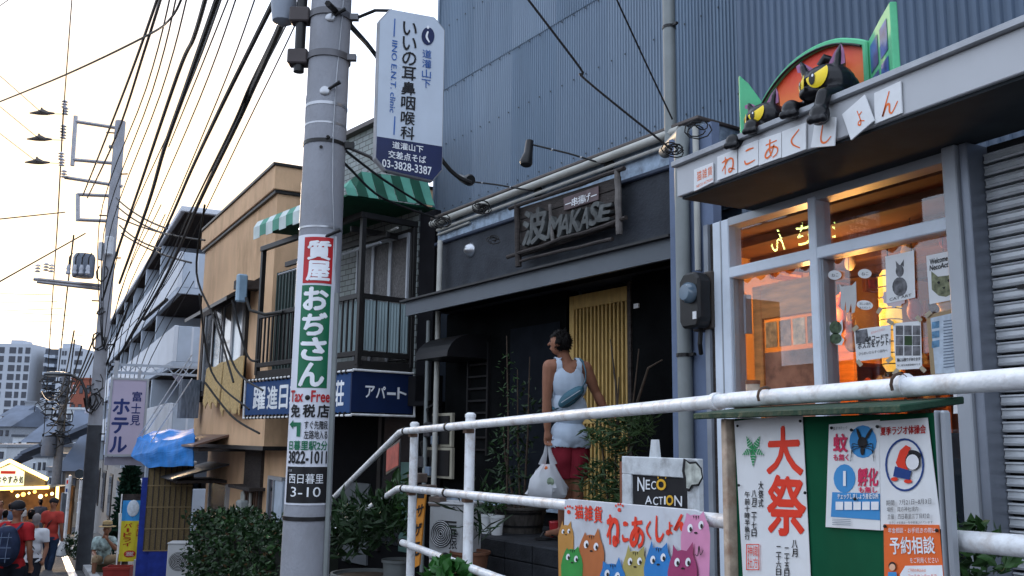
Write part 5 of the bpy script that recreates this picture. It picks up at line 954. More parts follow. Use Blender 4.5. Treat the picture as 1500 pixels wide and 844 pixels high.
# upper awning frame and window
for (x0, x1, y0, y1, z) in ((-2.74, .02, -.03, .03, 4.12), (-.04, .02, .03, .76, 4.12), (-2.74, -.04, .35, .40, 3.95), (-.3, -.27, .0, .75, 4.0)): pg(B().box(x0, x1, y0, y1, z, z+.07), 'awning_beam', st, bev=.004)
pg(B().tube([(-2.7, .25, 3.82), (.0, .25, 3.86)], .014, 6), 'laundry_pole', grey_alu); pg(B().tube([(-1.2, .5, 4.02), (.05, .45, 4.06)], .016, 6), 'laundry_pole', pipe_light)
wx0, wx1 = GF.h(526, 380, .7)[0], GF.h(601, 380, .7)[0]
pg(B().box(wx0-.04, wx1+.04, .69, .74, 2.5, 4.1), 'window_surround', st)
for i in range(3):
    a = lerp(wx0, wx1, i/3); c_ = lerp(wx0, wx1, (i+1)/3)
    wdw = pg(B().box(a, a+.03, .66, .69, 2.5, 4.05).box(c_-.03, c_, .66, .69, 2.5, 4.05).box(a+.03, c_-.03, .66, .69, 4.0, 4.05), 'sash', grey_alu); pg(B().box(a+.03, c_-.03, .675, .68, 2.5, 4.0), 'frosted_pane', mat('frosted_brown_pane', (.05, .045, .045), .35, var=.5, sc=30, bump=.6, bs=60), wdw)
# striped awning, front and side curtains
aw_l, aw_d = mat('awning_pale_mint', (.09, .28, .21), .7, var=.15, sc=5), mat('awning_dark_green', (.006, .06, .035), .7, var=.2, sc=5); aw_w = mat('awning_white', (.55, .62, .62), .7, var=.12, sc=5)
ga = thing('striped_awning', 'green striped awning hanging over the balcony corner behind the clinic sign', 'awning', GF, (-1.2, .3, 4.15))
def strip(q, m, nm='awning_strip'): B().add(q, [(0, 1, 2, 3)]).make(nm, m, ga, GF, sol=.006)
ns = 12; AL = GF.h(373, 330, -.33)[0]
for i in range(ns):       # front face: slopes out over the street
    a, c_ = lerp(AL, .02, i/ns), lerp(AL, .02, (i+1)/ns)
    q = [(a, -.34, 4.33), (c_, -.34, 4.33), (c_, -.29, 4.42), (a, -.29, 4.42)]; strip(q, aw_l if i % 2 else aw_w, 'awning_edge')
    q = [(a, -.29, 4.42), (c_, -.29, 4.42), (c_, .15, 4.66), (a, .15, 4.66)]; strip(q, aw_l if i % 2 else aw_w)
    strip([(a, -.34, 4.33), (c_, -.34, 4.33), (c_, -.335, 4.17+.02*(i % 2)), (a, -.335, 4.17+.02*(i % 2))], aw_l if i % 2 else aw_w, 'awning_valance')
b0, b1 = -.34, .86; ns = 9
for i in range(ns):
    a, c_ = lerp(b0, b1, i/ns), lerp(b0, b1, (i+1)/ns); zt0 = 4.66+.09*a+min(0, (a+.12)*1.3); zt1 = 4.66+.09*c_+min(0, (c_+.12)*1.3); zb0, zb1 = 4.31+.07*a, 4.31+.07*c_; w0 = .22+.015*(i % 2)
    strip([(w0, a, zb0), (w0, c_, zb1), (w0-.06, c_, zb1+.10), (w0-.06, a, zb0+.10)], aw_d if i % 2 else aw_l, 'awning_valance'); strip([(w0-.06, a, zb0+.10), (w0-.06, c_, zb1+.10), (.04, c_, max(zb1+.12, zt1)), (.04, a, max(zb0+.12, zt0))], aw_d if i % 2 else aw_l, 'awning_strip')
B().hexa([(AL, -.32, 4.29), (.18, -.32, 4.29), (.18, .9, 4.34), (AL, .9, 4.34), (AL, -.32, 4.31), (.18, -.32, 4.31), (.18, .9, 4.36), (AL, .9, 4.36)]).make('awning_shade_panel', mat('shade_panel_green', (.008, .09, .045), .8), ga, GF)  # added panel: shades the balcony below and gives the green underside
# blue apartment sign band
bs_ = thing('apartment_sign', 'long blue apartment sign band with white lettering, lashed to the balcony with cord', 'sign', GF, (-1.4, -.05, 1.82))
sgb = mat('sign_blue_sheet', (.012, .055, .17), .5, var=.12, sc=4)
B().box(-2.86, -.03, -.06, -.03, 1.85, 2.30).make('front_panel', sgb, bs_, GF); B().box(-.03, .0, -.06, .77, 1.86, 2.32).make('side_panel', mat('sign_navy_sheet', (.006, .016, .060), .5, var=.12), bs_, GF)
for z in (1.82, 2.325): B().tube([(-2.9, -.065, z), (.02, -.065, z)], .014, 8).make('frame_tube', white_paint, bs_, GF, smooth=True); B().tube([(.012, -.06, z+.01), (.012, .80, z+.01)], .014, 8).make('frame_tube', white_paint, bs_, GF, smooth=True)
B().tube([(.012, .79, 1.82), (.012, .79, 2.335)], .014, 8).make('frame_tube', white_paint, bs_, GF); B().tube([(-2.89, -.065, 1.82), (-2.89, -.065, 2.33)], .014, 8).make('frame_tube', white_paint, bs_, GF)
b = B()
for i in range(26): x = -2.8+i*.107; b.box(x, x+.02, -.085, -.06, 1.80, 1.86); b.box(x, x+.02, -.085, -.06, 2.29, 2.345)
b.make('lashing_cord', black_metal, bs_, GF)['kind'] = 'stuff'
b = B()
for ch, p0, p1 in (('躍', 371, 388), ('進', 391, 406), ('日', 409, 421), ('暮', 424, 438), ('里', 440, 455), ('荘', 490, 503)):
    x0, x1 = GF.h(p0, 590, -.062)[0], GF.h(p1, 590, -.062)[0]; b = B(); b.tbox(ch, x0, x1, 1.93, 2.22, -.063, .03); b.make('front_character', ink_white, bs_, GF)
b = B()
for i, ch in enumerate('アパート'):
    y0 = .12+i*.145; 
    if ch == 'ー': b.add([(.002, y0, 2.10), (.002, y0+.12, 2.10), (.002, y0+.12, 2.07), (.002, y0, 2.07)], [(0, 1, 2, 3)])
    else: b.text(ch, lambda u, v_: (.0025, y0+u*.12, 2.03+v_*.13), .03)
b.make('side_lettering', ink_white, bs_, GF)
# dark ground floor details
pg(B().box(-.9, -.82, .86, .9, .2, 1.9), 'door_frame', dark_alu); pg(B().box(-.8, -.1, .88, .9, .3, 1.85), 'shop_pane', mat('dim_pane', (.02, .022, .025), .2, spec=.5)); pg(B().box(-1.7, -1.1, .87, .9, .0, 1.0), 'grey_door_panel', mat('dim_grey_door', (.10, .11, .12), .6))
pg(B().box(.05, .30, .6, .63, .3, 1.3), 'green_glass_panel', mat('green_frost', (.06, .11, .10), .3))
# ================================================================ ochre house
oh = thing('ochre_house', 'ochre rendered two storey house with parapet and small tin awnings', 'house', OF, (-2.8, 0, -1.1))
def po_(b, n, m, par=None, **k): return b.make(n, m, par or oh, OF, **k)
po_(B().box(-5.2, .0, .0, 6, 1.42, 5.17), 'upper_wall', orange_wall); po_(B().box(-5.45, -.0, .35, 5.9, -1.4, 1.40), 'lower_wall', orange_wall)
po_(B().box(-5.26, .07, -.08, 6.1, 5.20, 5.56), 'parapet', orange_wall, bev=.01); po_(B().box(-5.3, .1, -.11, 6.1, 5.56, 5.60), 'parapet_coping', dark_alu); po_(B().box(-5.24, .04, -.05, 6.05, 5.15, 5.20), 'parapet_groove', dark_alu)
po_(B().box(-5.25, .02, -.02, .4, 1.38, 1.44), 'jetty_edge', dark_alu)
po_(B().yz([(-.5, 3.60), (-.5, 3.66), (0, 4.0), (0, 3.93)], -4.05, -.7), 'eave', dark_alu); po_(B().box(-.95, -.7, -.35, 0, 3.80, 3.93), 'hood_end', wood_dark)
wd = po_(B().box(-4.75, -4.55, -.06, .0, 2.2, 3.92).box(-4.55, -1.45, -.06, .0, 3.80, 3.92).box(-4.55, -1.45, -.06, .0, 2.30, 2.38), 'window', wood_dark)
for i, x in enumerate((-4.5, -3.75, -3.0, -2.25)):
    po_(B().box(x, x+.045, -.05, -.02, 2.4, 3.8).box(x+.66, x+.72, -.05, -.02, 2.4, 3.8), 'sash', grey_alu if i != 1 else wood_dark, wd); po_(B().box(x+.05, x+.66, -.03, -.02, 2.4, 3.8), 'pane', [dark_glass, pale_glass, dark_glass, mat('sky_lit_glass', (.30, .36, .42), .15, var=.3, sc=2)][i], wd)
reed = mat('straw_reed', (.48, .34, .16), .9, var=.45, sc=18, stretch=(6, 6, 1), bump=.8, bs=90)
for (tp, bt_, lb) in (([(303, 541), (328, 531)], [(297, 596), (322, 590)], 'ragged straw screen hanging below the upper window, left piece'), ([(329, 531), (358, 522)], [(322, 604), (352, 603)], 'larger ragged straw screen hanging below the upper window, right piece')):
    b = B(); n = 9; T = OF.q(tp, -.12); Bq = OF.q(bt_, -.22)
    top = [(lerp(T[0][0], T[1][0], i/n), -.12, lerp(T[0][1], T[1][1], i/n)+.02*sin(i)) for i in range(n+1)]; bot = [(lerp(Bq[0][0], Bq[1][0], i/n), -.22+.02*sin(i*2), lerp(Bq[0][1], Bq[1][1], i/n)+.07*sin(i*2.3+tp[0][0])) for i in range(n+1)]
    b.add(top+bot, [(i, i+1, n+2+i, n+1+i) for i in range(n)]); solo(b, 'reed_screen', reed, lb, 'reed screen', OF, 'straw screens on the ochre house', sol=.015)
po_(B().box(-4.72, -4.4, -.4, -.08, 1.9, 2.6), 'grey_side_board', mat('grey_board', (.12, .14, .17), .7, stretch=(5, 5, 1), var=.4))
po_(B().box(-1.35, -1.31, -.06, -.0, 2.0, 3.9), 'wall_strip', dark_alu)
po_(B().yz([(-.55, 1.40), (-.55, 1.43), (.35, 1.72), (.35, 1.68)], -4.4, -2.2), 'tin_awning', mat('brown_tin', (.13, .075, .055), .45, var=.25, sc=3)); po_(B().box(-4.3, -2.3, -.45, .35, 1.33, 1.38), 'awning_frame', wood_dark)
po_(B().yz([(-.6, .82), (-.6, .85), (.35, 1.10), (.35, 1.07)], -5.3, -3.6), 'tin_awning', mat('grey_tin', (.06, .065, .075), .45, var=.25, sc=3)); po_(B().box(-5.2, -3.7, -.5, .35, .76, .81), 'awning_frame', wood_dark)
po_(B().box(-2.3, -1.25, .30, .36, -1.1, 1.38), 'door_recess', wood_dark)
for i in range(7): po_(B().box(-2.2+i*.13, -2.12+i*.13, .285, .30, -1.0, .75), 'door_board', mat('brown_door', (.07, .035, .022), .6, var=.3, stretch=(5, 5, 1)))
po_(B().box(-2.5, -1.1, .1, .35, .75, .80), 'door_hood', wood_dark)
w2 = po_(B().box(-.75, -.70, .28, .35, -.4, 1.0).box(-.70, .0, .28, .35, .95, 1.0), 'window', grey_alu)
po_(B().box(-.70, -.45, .30, .34, -.4, .95), 'pane', dark_glass, w2); po_(B().box(-.45, -.42, .28, .34, -.4, .95), 'sash', grey_alu, w2); po_(B().box(-.40, -.0, .30, .34, -.4, .95), 'pane', mat('white_curtain_pane', (.42, .50, .60), .3), w2)
w3 = po_(B().box(-4.9, -4.84, .28, .35, -.5, .75).box(-3.5, -3.44, .28, .35, -.5, .75).box(-4.84, -3.5, .28, .35, -.5, -.42), 'window', grey_alu)
po_(B().box(-4.84, -3.5, .30, .34, -.42, .72), 'pane', mat('brown_dark_glass', (.05, .035, .03), .2), w3)
po_(B().yz([(.35, .1), (.1, .1), (-.05, -.9), (-.02, -.9), (.12, .06), (.35, .06)], -4.0, -3.96), 'leaning_pole', wood_dark)
solo(B().tube([(-5.75, .2, 1.05), (-5.75, .02, 1.05), (-5.9, -.05, .98), (-5.92, -.05, .8), (-5.92, -.05, -1.2)], .045, 10), 'drain_pipe', pipe_light, 'white bent waste pipe running down the left end of the ochre house', 'pipe', OF, smooth=True)
# gas meter, junction box
gm_ = thing('gas_meter', 'grey gas meter with curved pipes on the ochre wall above the hedge', 'meter', OF, (-1.0, .2, .2)); x, z = OF.h(352, 745, .15)
B().box(x-.13, x+.13, .1, .26, z-.13, z+.13).make('body', mat('meter_grey', (.25, .27, .27), .5), gm_, OF, bev=.03); B().tube([(x-.07, .18, z+.13), (x-.07, .18, z+.24), (x+.02, .18, z+.26), (x+.07, .18, z+.2), (x+.07, .18, z+.13)], .022, 8).make('pipe', pipe_light, gm_, OF, smooth=True); B().tube([(x+.2, .25, z+.25), (x+.2, .25, z-.6)], .025, 8).make('pipe', pipe_light, gm_, OF); B().box(x-.05, x+.05, .09, .1, z-.05, z+.03).make('dial', paper, gm_, OF)
x, z = GF.h(359, 424, -.3); eb = thing('junction_box', 'small pale blue box on a curved black bracket left of the pole', 'box', GF, (x, -.3, z-.15))
B().box(x-.045, x+.045, -.42, -.28, z-.18, z+.2).make('box', mat('pale_blue_box', (.25, .36, .46), .5), eb, GF, bev=.02); B().tube([(x+.05, -.3, z-.12), (x+.16, -.28, z-.3), (x+.35, -.15, z-.36), (x+.6, -.02, z-.34)], .022, 8).make('bracket', black_metal, eb, GF, smooth=True)
# ================================================================ grey concrete apartment house with balconies
_o = at(268.6, 301.2, 24); NF = Fr(_o.x, _o.y, -.9)
nb_ = thing('concrete_apartments', 'grey concrete apartment house with stacked balconies and a thick flat roof', 'apartment block', NF, (-18, 0, -2))
conc = mat('light_blue_concrete', (.36, .41, .48), .8, var=.12, sc=1.5, dirt=.35, dc=(.14, .15, .17), ds=.8); conc_w = mat('balcony_front_white', (.52, .55, .60), .7, var=.08, sc=1, dirt=.25, dc=(.25, .25, .25), ds=.8)
def pn(b, n, m, par=None, **k): return b.make(n, m, par or nb_, NF, **k)
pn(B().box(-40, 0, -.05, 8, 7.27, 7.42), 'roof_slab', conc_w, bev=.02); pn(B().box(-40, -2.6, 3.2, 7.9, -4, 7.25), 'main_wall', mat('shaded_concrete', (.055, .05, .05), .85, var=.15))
pn(B().box(-39.9, -.1, .06, 7.9, 7.23, 7.268), 'roof_shade_sheet', mat('soffit_shade', (.04, .032, .03), .9, spec=.05)); pn(B().box(-16, -3, 3, 7, 7.42, 8.3), 'roof_house', conc)  # dark sheet under the roof: the overhang's shade is put into its colour
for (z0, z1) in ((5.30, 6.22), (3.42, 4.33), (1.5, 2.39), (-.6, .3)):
    pn(B().box(-39.9, -.1, .12, 3.19, z0-.19, z0-.162), 'balcony_shade_sheet', MATS['soffit_shade'])  # thin dark sheet painting the shade under each balcony slab
    pn(B().box(-40, 0, .0, 3.2, z0-.16, z0), 'balcony_slab', conc, bev=.01); pn(B().box(-40, 0, .0, .10, z0, z1), 'balcony_front', conc_w, bev=.01); pn(B().box(-.10, 0.003, .10, 2.0, z0, z1-.01), 'balcony_side', conc, bev=.01)
    pn(B().box(-.07, .01, .42, .47, z0+.02, z1-.03), 'side_joint', conc_w)
for k, (z0, z1) in enumerate(((6.225, 7.225), (4.335, 5.10), (2.395, 3.22), (.305, 1.30))):
    for i in range(8):
        x = -4.65-i*4.5; pn(B().box(x-.2, x, .02, 3.2, z0, z1), 'partition_fin', conc, bev=.01)
    for i in range(8):
        x = -2.6-i*3.9; x -= 1.0; w_ = pn(B().box(x-1.9, x, 3.12, 3.2, z0-.9, z1-.15), 'window', dark_alu); pn(B().box(x-1.85, x-.98, 3.10, 3.115, z0-.85, z1-.2), 'pane', dark_glass, w_); pn(B().box(x-.93, x-.05, 3.10, 3.115, z0-.85, z1-.2), 'pane', pale_glass, w_)
pn(B().box(-40, -9, -.1, 1.3, -4, .4), 'street_wall', mat('beige_grey_wall', (.20, .20, .20), .8, var=.2))
for i in range(7): x = -11-i*4; w_ = pn(B().box(x-1.6, x, -.14, -.1, -1.6, .1), 'window', dark_alu); pn(B().box(x-1.5, x-.1, -.15, -.14, -1.5, 0), 'pane', dark_glass, w_)
pn(B().tube([(-.3, -.2, 5.0), (-1.5, -.6, 4.6)], .05, 6), 'canopy_bar', dark_alu)
# ================================================================ hotel sign, bracket
HF = Fr(at(190, 610, 19).x, at(190, 610, 19).y, 88)
hs = thing('hotel_sign', 'upright pale hotel sign with dark blue brush lettering on a steel truss', 'sign', HF, (0, 0, 1.16)); hw = mat('hotel_sign_face', (.42, .38, .50), .5, var=.06, sc=2)
B().box(-.40, .31, .02, .85, 1.165, 2.72).make('sign_box', mat('hotel_side', (.22, .34, .58), .5), hs, HF, bev=.01); B().box(-.36, .27, .0, .02, 1.20, 2.69).make('face', hw, hs, HF); 
for (a, c_, d, e) in ((-.41, -.365, 1.16, 2.73), (.275, .32, 1.16, 2.73), (-.365, .275, 2.69, 2.73), (-.365, .275, 1.16, 1.2)): B().box(a, c_, -.012, .02, d, e).make('frame_edge', grey_alu, hs, HF)
b = B()
for i, ch in enumerate('富士見'): b.tbox(ch, .02, .20, 2.26-i*.24, 2.46-i*.24, -.004, .02)
for i, ch in enumerate('ホテル'): b.tbox(ch, -.32, -.02, 2.0-i*.38, 2.30-i*.38, -.004, .045)
b.make('lettering', mat('sign_indigo', (.015, .03, .14), .5), hs, HF)
b = B()
for i, ch in enumerate('HOTEL'): b.text(ch, lambda u, v_: (-.404, .70-u*.5, 2.48-i*.27+v_*.16), .02)
b.make('side_lettering', MATS['sign_indigo'], hs, HF)
for z in (2.82, 2.98): B().box(-.42, 1.75, .10, .15, z, z+.05).make('truss_chord', conc, hs, HF)
for i in range(8): x = -.4+i*.3; B().tube([(x, .125, 2.85), (x+.15, .125, 3.0), (x+.3, .125, 2.85)], .014, 5).make('truss_web', conc, hs, HF)
B().box(-.36, -.28, .08, .16, 2.7, 3.08).make('hanger', grey_alu, hs, HF); B().box(.1, .16, .08, .16, 2.7, 2.9).make('hanger', grey_alu, hs, HF)
B().prism([(.75, .1, 2.85), (.9, .1, 2.85), (1.72, .1, 1.98), (1.6, .1, 1.92)], (0, .1, 0)).make('diagonal_brace', mat('brace_grey', (.22, .22, .28), .6), hs, HF); B().box(-.40, .35, .08, .2, .98, 1.14).make('lower_rail', MATS['brace_grey'], hs, HF)
# ================================================================ blue tarp, reed wall, kiosk clutter
tarp_m = mat('blue_tarpaulin', (.02, .20, .58), .55, var=.2, sc=5, bump=.6, bs=10)
P = lambda *p: tuple(at(*p)); tp_ = [P(202, 641, 18.2), P(221, 648, 17.2), P(284, 636, 15.6), P(284, 629, 16.9), P(225, 631, 18.3), P(193, 667, 18.0), P(218, 684, 17.0), P(284, 681, 15.4), P(215, 663, 17.1), P(284, 658, 15.45)]
b = B().add(tp_, [(0, 1, 2, 3, 4), (0, 5, 8, 1), (5, 6, 8), (1, 8, 9, 2), (8, 6, 7, 9)])
bm = bmesh.new(); bv = [bm.verts.new(p) for p in b.v]; [bm.faces.new([bv[i] for i in f]) for f in b.f]; bmesh.ops.triangulate(bm, faces=bm.faces[:]); bmesh.ops.subdivide_edges(bm, edges=bm.edges[:], cuts=6, use_grid_fill=True); bm.normal_update()
for v in bm.verts: v.co += v.normal*(.03*noise.noise(v.co*2.2)+.018*noise.noise(v.co*7)) - V((0, 0, .02*abs(sin(v.co.x*3))))
bm.verts.index_update(); b = B().add([tuple(v.co) for v in bm.verts], [tuple(v.index for v in f.verts) for f in bm.faces]); bm.free(); solo(b, 'blue_tarp', tarp_m, 'bright blue tarpaulin wrapped over a shop awning, left of the ochre house', 'tarpaulin', sol=.02)
for i, (p, q) in enumerate((((202, 641, 18.2), (281, 520, 17)), ((208, 641, 18), (281, 532, 16.8)), ((221, 648, 17.2), (281, 555, 16.5)))):
    solo(B().tube([P(*p), P(*q)], .012, 5), 'tarp_rope', white_paint, ['highest white rope slanting up from the blue tarp', 'middle white rope slanting up from the blue tarp', 'lowest white rope slanting up from the blue tarp'][i], 'rope', group='ropes holding the blue tarp')
RW = Fr(at(248, 740, 17).x, at(248, 740, 17).y, 75)
x0, x1, z0, z1 = RW.r((219, 680), (276, 806)); rwt = thing('reed_blind', 'wide straw blind standing under the blue tarp', 'blind', RW, ((x0+x1)/2, 0, z0))
B().box(x0, x1, 0, .03, z0, z1).make('reed_sheet', mat('dull_reed', (.15, .11, .055), .9, var=.4, sc=25, stretch=(1, 1, 8), bump=.8, bs=90), rwt, RW)
for i in range(9): B().box(lerp(x0, x1, i/8)-.008, lerp(x0, x1, i/8)+.008, -.012, 0, z0, z1).make('binding', wood_dark, rwt, RW)
for i in range(5): B().box(x0, x1, -.018, -.012, lerp(z0, z1, i/4)-.01, lerp(z0, z1, i/4)+.01).make('batten', mat('straw_batten', (.2, .15, .08), .9), rwt, RW)
x0b, x1b, z0b, z1b = RW.r((207, 700), (220, 830)); solo(B().box(x0b, x1b, .1, .15, z0b-.4, z1b), 'blue_curtain', mat('royal_blue_cloth', (.012, .03, .22), .8, var=.3), 'dark blue cloth strip hanging beside the straw blind', 'cloth', RW)
x0b, x1b, z0b, z1b = RW.r((218, 808), (243, 850)); solo(B().box(x0b, x1b, .0, .08, z0b-.3, z1b), 'blue_board', MATS['royal_blue_cloth'], 'deep blue board standing under the straw blind', 'board', RW)
# banner
BF = Fr(at(192, 770, 18.2).x, at(192, 770, 18.2).y, 80)
x0, x1, z0, z1 = BF.r((181, 724), (205, 822)); bnn = thing('nobori_banner', 'narrow yellow banner with a blue shaved ice picture on top, on a white pole', 'banner', BF, (x0, 0, z0-.3))
zs = lerp(z0, z1, .60)
def wavy(a, c_, z0, z1, m, nm, y=0):
    b = B(); n = 6; pts = [(lerp(a, c_, i/n), y+.015*sin(i*1.4), z) for z in (z0, z1) for i in range(n+1)]; b.add(pts, [(i, i+1, n+2+i, n+1+i) for i in range(n)]); b.make(nm, m, bnn, BF, sol=.004)
wavy(x0, x1, z0, zs, mat('banner_yellow', (.58, .50, .03), .7, var=.1), 'yellow_cloth'); wavy(x0, x1, zs, z1-.12, mat('banner_blue', (.04, .28, .62), .7, var=.1), 'blue_cloth'); wavy(x0, x1, z1-.12, z1, wood_dark, 'top_cloth')
B().ball(((x0+x1)/2, -.02, zs+.24), (.11, .02, .16), 12, 8).make('ice_picture', mat('ice_white', (.55, .62, .68), .7, var=.2, sc=20), bnn, BF, smooth=True)
b = B().col('バードライ', x0+.06, x0+.20, zs-.04, z0+.28, -.022, .03); b.col('生ロ', x1-.1, x1-.03, zs-.05, zs-.3, -.022, .02); b.make('lettering', mat('banner_red', (.35, .03, .01), .7), bnn, BF)
b = B(); b.ball(((x0+x1)/2, -.012, z0+.14), (.11, .008, .07), 14, 6); b.make('red_oval', MATS['banner_red'], bnn, BF); B().tbox('酒', (x0+x1)/2-.07, (x0+x1)/2, z0+.1, z0+.18, -.024).tbox('乾', (x0+x1)/2, (x0+x1)/2+.07, z0+.1, z0+.18, -.024).make('oval_lettering', paper, bnn, BF)
B().tube([(x0-.03, .02, z0-.5), (x0-.03, .02, z1)], .014, 6).make('banner_pole', white_paint, bnn, BF)
solo(B().tube([tuple(at(176, 752, 18.6)), tuple(at(175, 830, 18.6))], .03, 8), 'white_post', white_paint, 'short white post beside the yellow banner', 'post')
def ac_unit(F, x0, x1, y0, y1, z0, z1, lab, label_mark=True):
    t = thing('air_conditioner_unit', lab, 'air conditioner', F, ((x0+x1)/2, (y0+y1)/2, z0), 'outdoor air conditioner units'); m = mat('ac_enamel', (.42, .43, .44), .5, var=.06, sc=5, dirt=.35, dc=(.2, .19, .17), ds=5)
    B().box(x0, x1, y0, y1, z0+.04, z1).make('casing', m, t, F, bev=.012); B().box(x0-.01, x1+.01, y0-.01, y1+.01, z1-.002, z1+.018).make('top_cover', m, t, F, bev=.006)
    for x in (x0+.08, x1-.14): B().box(x, x+.06, y0, y1, z0, z0+.04).make('foot', black_metal, t, F)
    cx, cz, r = lerp(x0, x1, .40), (z0+z1)/2+.01, min((x1-x0)*.33, (z1-z0)*.4)
    v_ = B().lathe(0, 0, [(r, -.004), (r, .006), (r*.96, .006)], 24); v_.v = [(cx+a, y0-.002-c_, cz+b_) for a, b_, c_ in v_.v]; v_.make('fan_recess', mat('grille_dark', (.03, .03, .03), .7), t, F)
    for k in range(6): rr_ = r*(k+1)/6.5; B().tube([(cx+rr_*cos(a), y0-.014, cz+rr_*sin(a)) for a in [2*pi*i/20 for i in range(21)]], .004, 4, False).make('grille_ring', m, t, F)
    for i in range(3): B().box(x1-.16, x1-.05, y0-.006, y0, z1-.14-i*.03, z1-.125-i*.03).make('vent_slot', MATS['grille_dark'], t, F)
    B().box(x1, x1+.012, y0+.05, y0+.15, z0+.12, z0+.22).make('valve_cover', m, t, F, bev=.004); return t
AFr = Fr(at(262, 820, 14.2).x, at(262, 820, 14.2).y, 70); x0, x1, z0, z1 = AFr.r((246, 797), (284, 850)); ac_unit(AFr, x0, x1, 0, .32, z0, z1, 'pale air conditioner unit standing left of the clipped hedge')
ga_ = at(262, 845, 14.2).z
# ================================================================ cabinets and AC between rail and restaurant
MA = Fr(at(655, 790, 7.4).x, at(655, 790, 7.4).y, 30)
x0, x1, z0, z1 = MA.r((632, 738), (672, 832)); a1 = ac_unit(MA, x0-.02, x1+.02, .0, .28, z0, z1, 'air conditioner unit behind the rail post with black scribbles on its side')
b = B(); b.tbox('猿', x1-.10, x1-.02, z1-.34, z1-.2, -.004); b.make('scribble', ink_black, a1, MA)
x0, x1, z0, z1 = MA.r((606, 690), (636, 742), -.02)
for i in range(3): solo(B().box(x0-.05+i*.10, x0+.07+i*.10, -.05+.02*i, .08, z0+.09*(2-i), z0+.09*(2-i)+.075), 'parcel_box', mat('brown_parcel', (.13, .10, .085), .8, var=.3), ['small brown box topmost of the pile on the air conditioner', 'small brown box in the middle of the pile on the air conditioner', 'small brown box lowest of the pile beside the air conditioner'][i], 'box', MA, 'boxes piled behind the rail', bev=.006)
x0, x1, z0, z1 = MF.r((625, 600), (662, 705), -.1)
for i, (px0, py0, px1, py1) in enumerate(((634, 606, 662, 655), (625, 655, 662, 702))):
    x0, x1, z0, z1 = MF.r((px0, py0), (px1, py1), -.03); t = thing('wall_meter_box', ['upper cream-framed meter box on the left end of the restaurant wall', 'lower cream-framed meter box on the left end of the restaurant wall'][i], 'meter', MF, ((x0+x1)/2, -.03, z0), 'meter boxes by the restaurant corner')
    cm = mat('cream_frame', (.30, .28, .22), .6)
    B().box(x0, x1, -.04, -.0, z0, z1).make('back_board', cm, t, MF, bev=.004); B().box(x0+.03, x1-.04, -.055, -.04, z0+.03, z1-.03).make('black_field', black_metal, t, MF); B().box(x0-.02, x0+.10, -.14, -.055, z0+.1, z1-.1).make('meter', mat('meter_dark', (.03, .03, .035), .4), t, MF, bev=.015); B().box(x0+.1, x0+.2, -.11, -.055, z0+.02, z0+.12).make('breaker', mat('breaker_grey', (.14, .18, .24), .4), t, MF, bev=.01)
    b = B().tube([(x0+.04, -.1, z1-.1), (x0+.02, -.12, z1+.05), (x0+.1, -.05, z1+.12)], .01, 6); b.make('cable', rubber, t, MF)
# orange sign board
OFr = Fr(at(608, 790, 6.9).x, at(608, 790, 6.9).y, 40); q = OFr.q([(601, 834), (613, 826), (622, 720), (610, 724)]); 
q = OFr.q([(600, 833), (612, 822), (622, 706), (613, 714)])
osn = thing('orange_sign_board', 'narrow leaning orange board with black characters behind the rusty post', 'sign', OFr, (0, 0, q[0][1])); Qb = OFr.q([(599, 836), (614, 828), (624, 716), (613, 716)]); B().prism([(x, 0, z) for x, z in Qb], (0, .02, 0)).make('board', mat('sign_orange', (.62, .24, .03), .5, var=.08), osn, OFr)
Qk = OFr.q([(612, 730), (621, 730), (624, 712), (613, 712)]); B().prism([(x, -.003, z) for x, z in Qk], (0, .015, 0)).make('black_top', black_metal, osn, OFr); b = B(); pt_(b, OFr, 'サ', [(609, 758), (619, 755), (621, 738), (611, 742)], -.005, .04); pt_(b, OFr, 'ザ', [(606, 786), (616, 784), (618, 766), (608, 768)], -.005, .04); pt_(b, OFr, 'モ', [(603, 816), (614, 812), (616, 794), (605, 796)], -.005, .04); b.make('lettering', ink_black, osn, OFr)
# ================================================================ plants
def pot(b, x, y, z, r0, r1, h): return b.lathe(x, y, [(r0, z), (r1, z+h), (r1*1.08, z+h), (r1*1.08, z+h-.02), (r1*.9, z+h-.02), (r1*.9, z+h-.03)], 18)
def plant(lab, cat_, F, x, y, z, r0, r1, h, pm_, blobs, lm, n, size, stems=(), narrow=.35, up=.4, name='potted_plant', seed=1, grp='potted plants on the terrace'):
    t = thing(name, lab, cat_, F, (x, y, z), grp); rnd = random.Random(seed)
    if h: pot(B(), x, y, z, r0, r1, h).make('pot', pm_, t, F, smooth=True); B().lathe(x, y, [(r1*.88, z+h-.028), (r1*.88, z+h-.022)], 14).make('soil', bark, t, F)
    b = B()
    for c_, rad, k in blobs: leaves(b, c_, rad, int(n*k), size, rnd, up, narrow)
    b.make('foliage', lm, t, F)['kind'] = 'stuff'
    for i, s_ in enumerate(stems): B().tube(s_, [.012, .009, .005][:len(s_)] if len(s_) <= 3 else [.012-.002*i for i in range(len(s_))], 6).make('stem', bark, t, F)
    return t
STZ = .77
x, y = MF.hz(762, 770, STZ); y = -.45; x = MF.h(762, 770, y)[0]
t = plant('large wooden tub with a tall sparse dark shrub, left of the man with the bag', 'potted plant', MF, x, y, STZ, .19, .235, .22, mat('grey_barrel_wood', (.06, .055, .05), .8, var=.4, stretch=(4, 4, 1), sc=9), [((x-.18, y, 1.42), (.26, .2, .30), 1), ((x+.05, y, 1.85), (.18, .15, .35), .35), ((x-.05, y, 1.15), (.3, .2, .18), .5)], leaf_d, 170, .075, [[(x, y, .97), (x-.05, y, 1.5), (x-.1, y+.02, 2.2)], [(x+.05, y, .97), (x+.1, y, 1.6), (x+.12, y, 2.3)], [(x-.08, y, .97), (x-.25, y, 1.4), (x-.3, y, 1.75)]], seed=3)
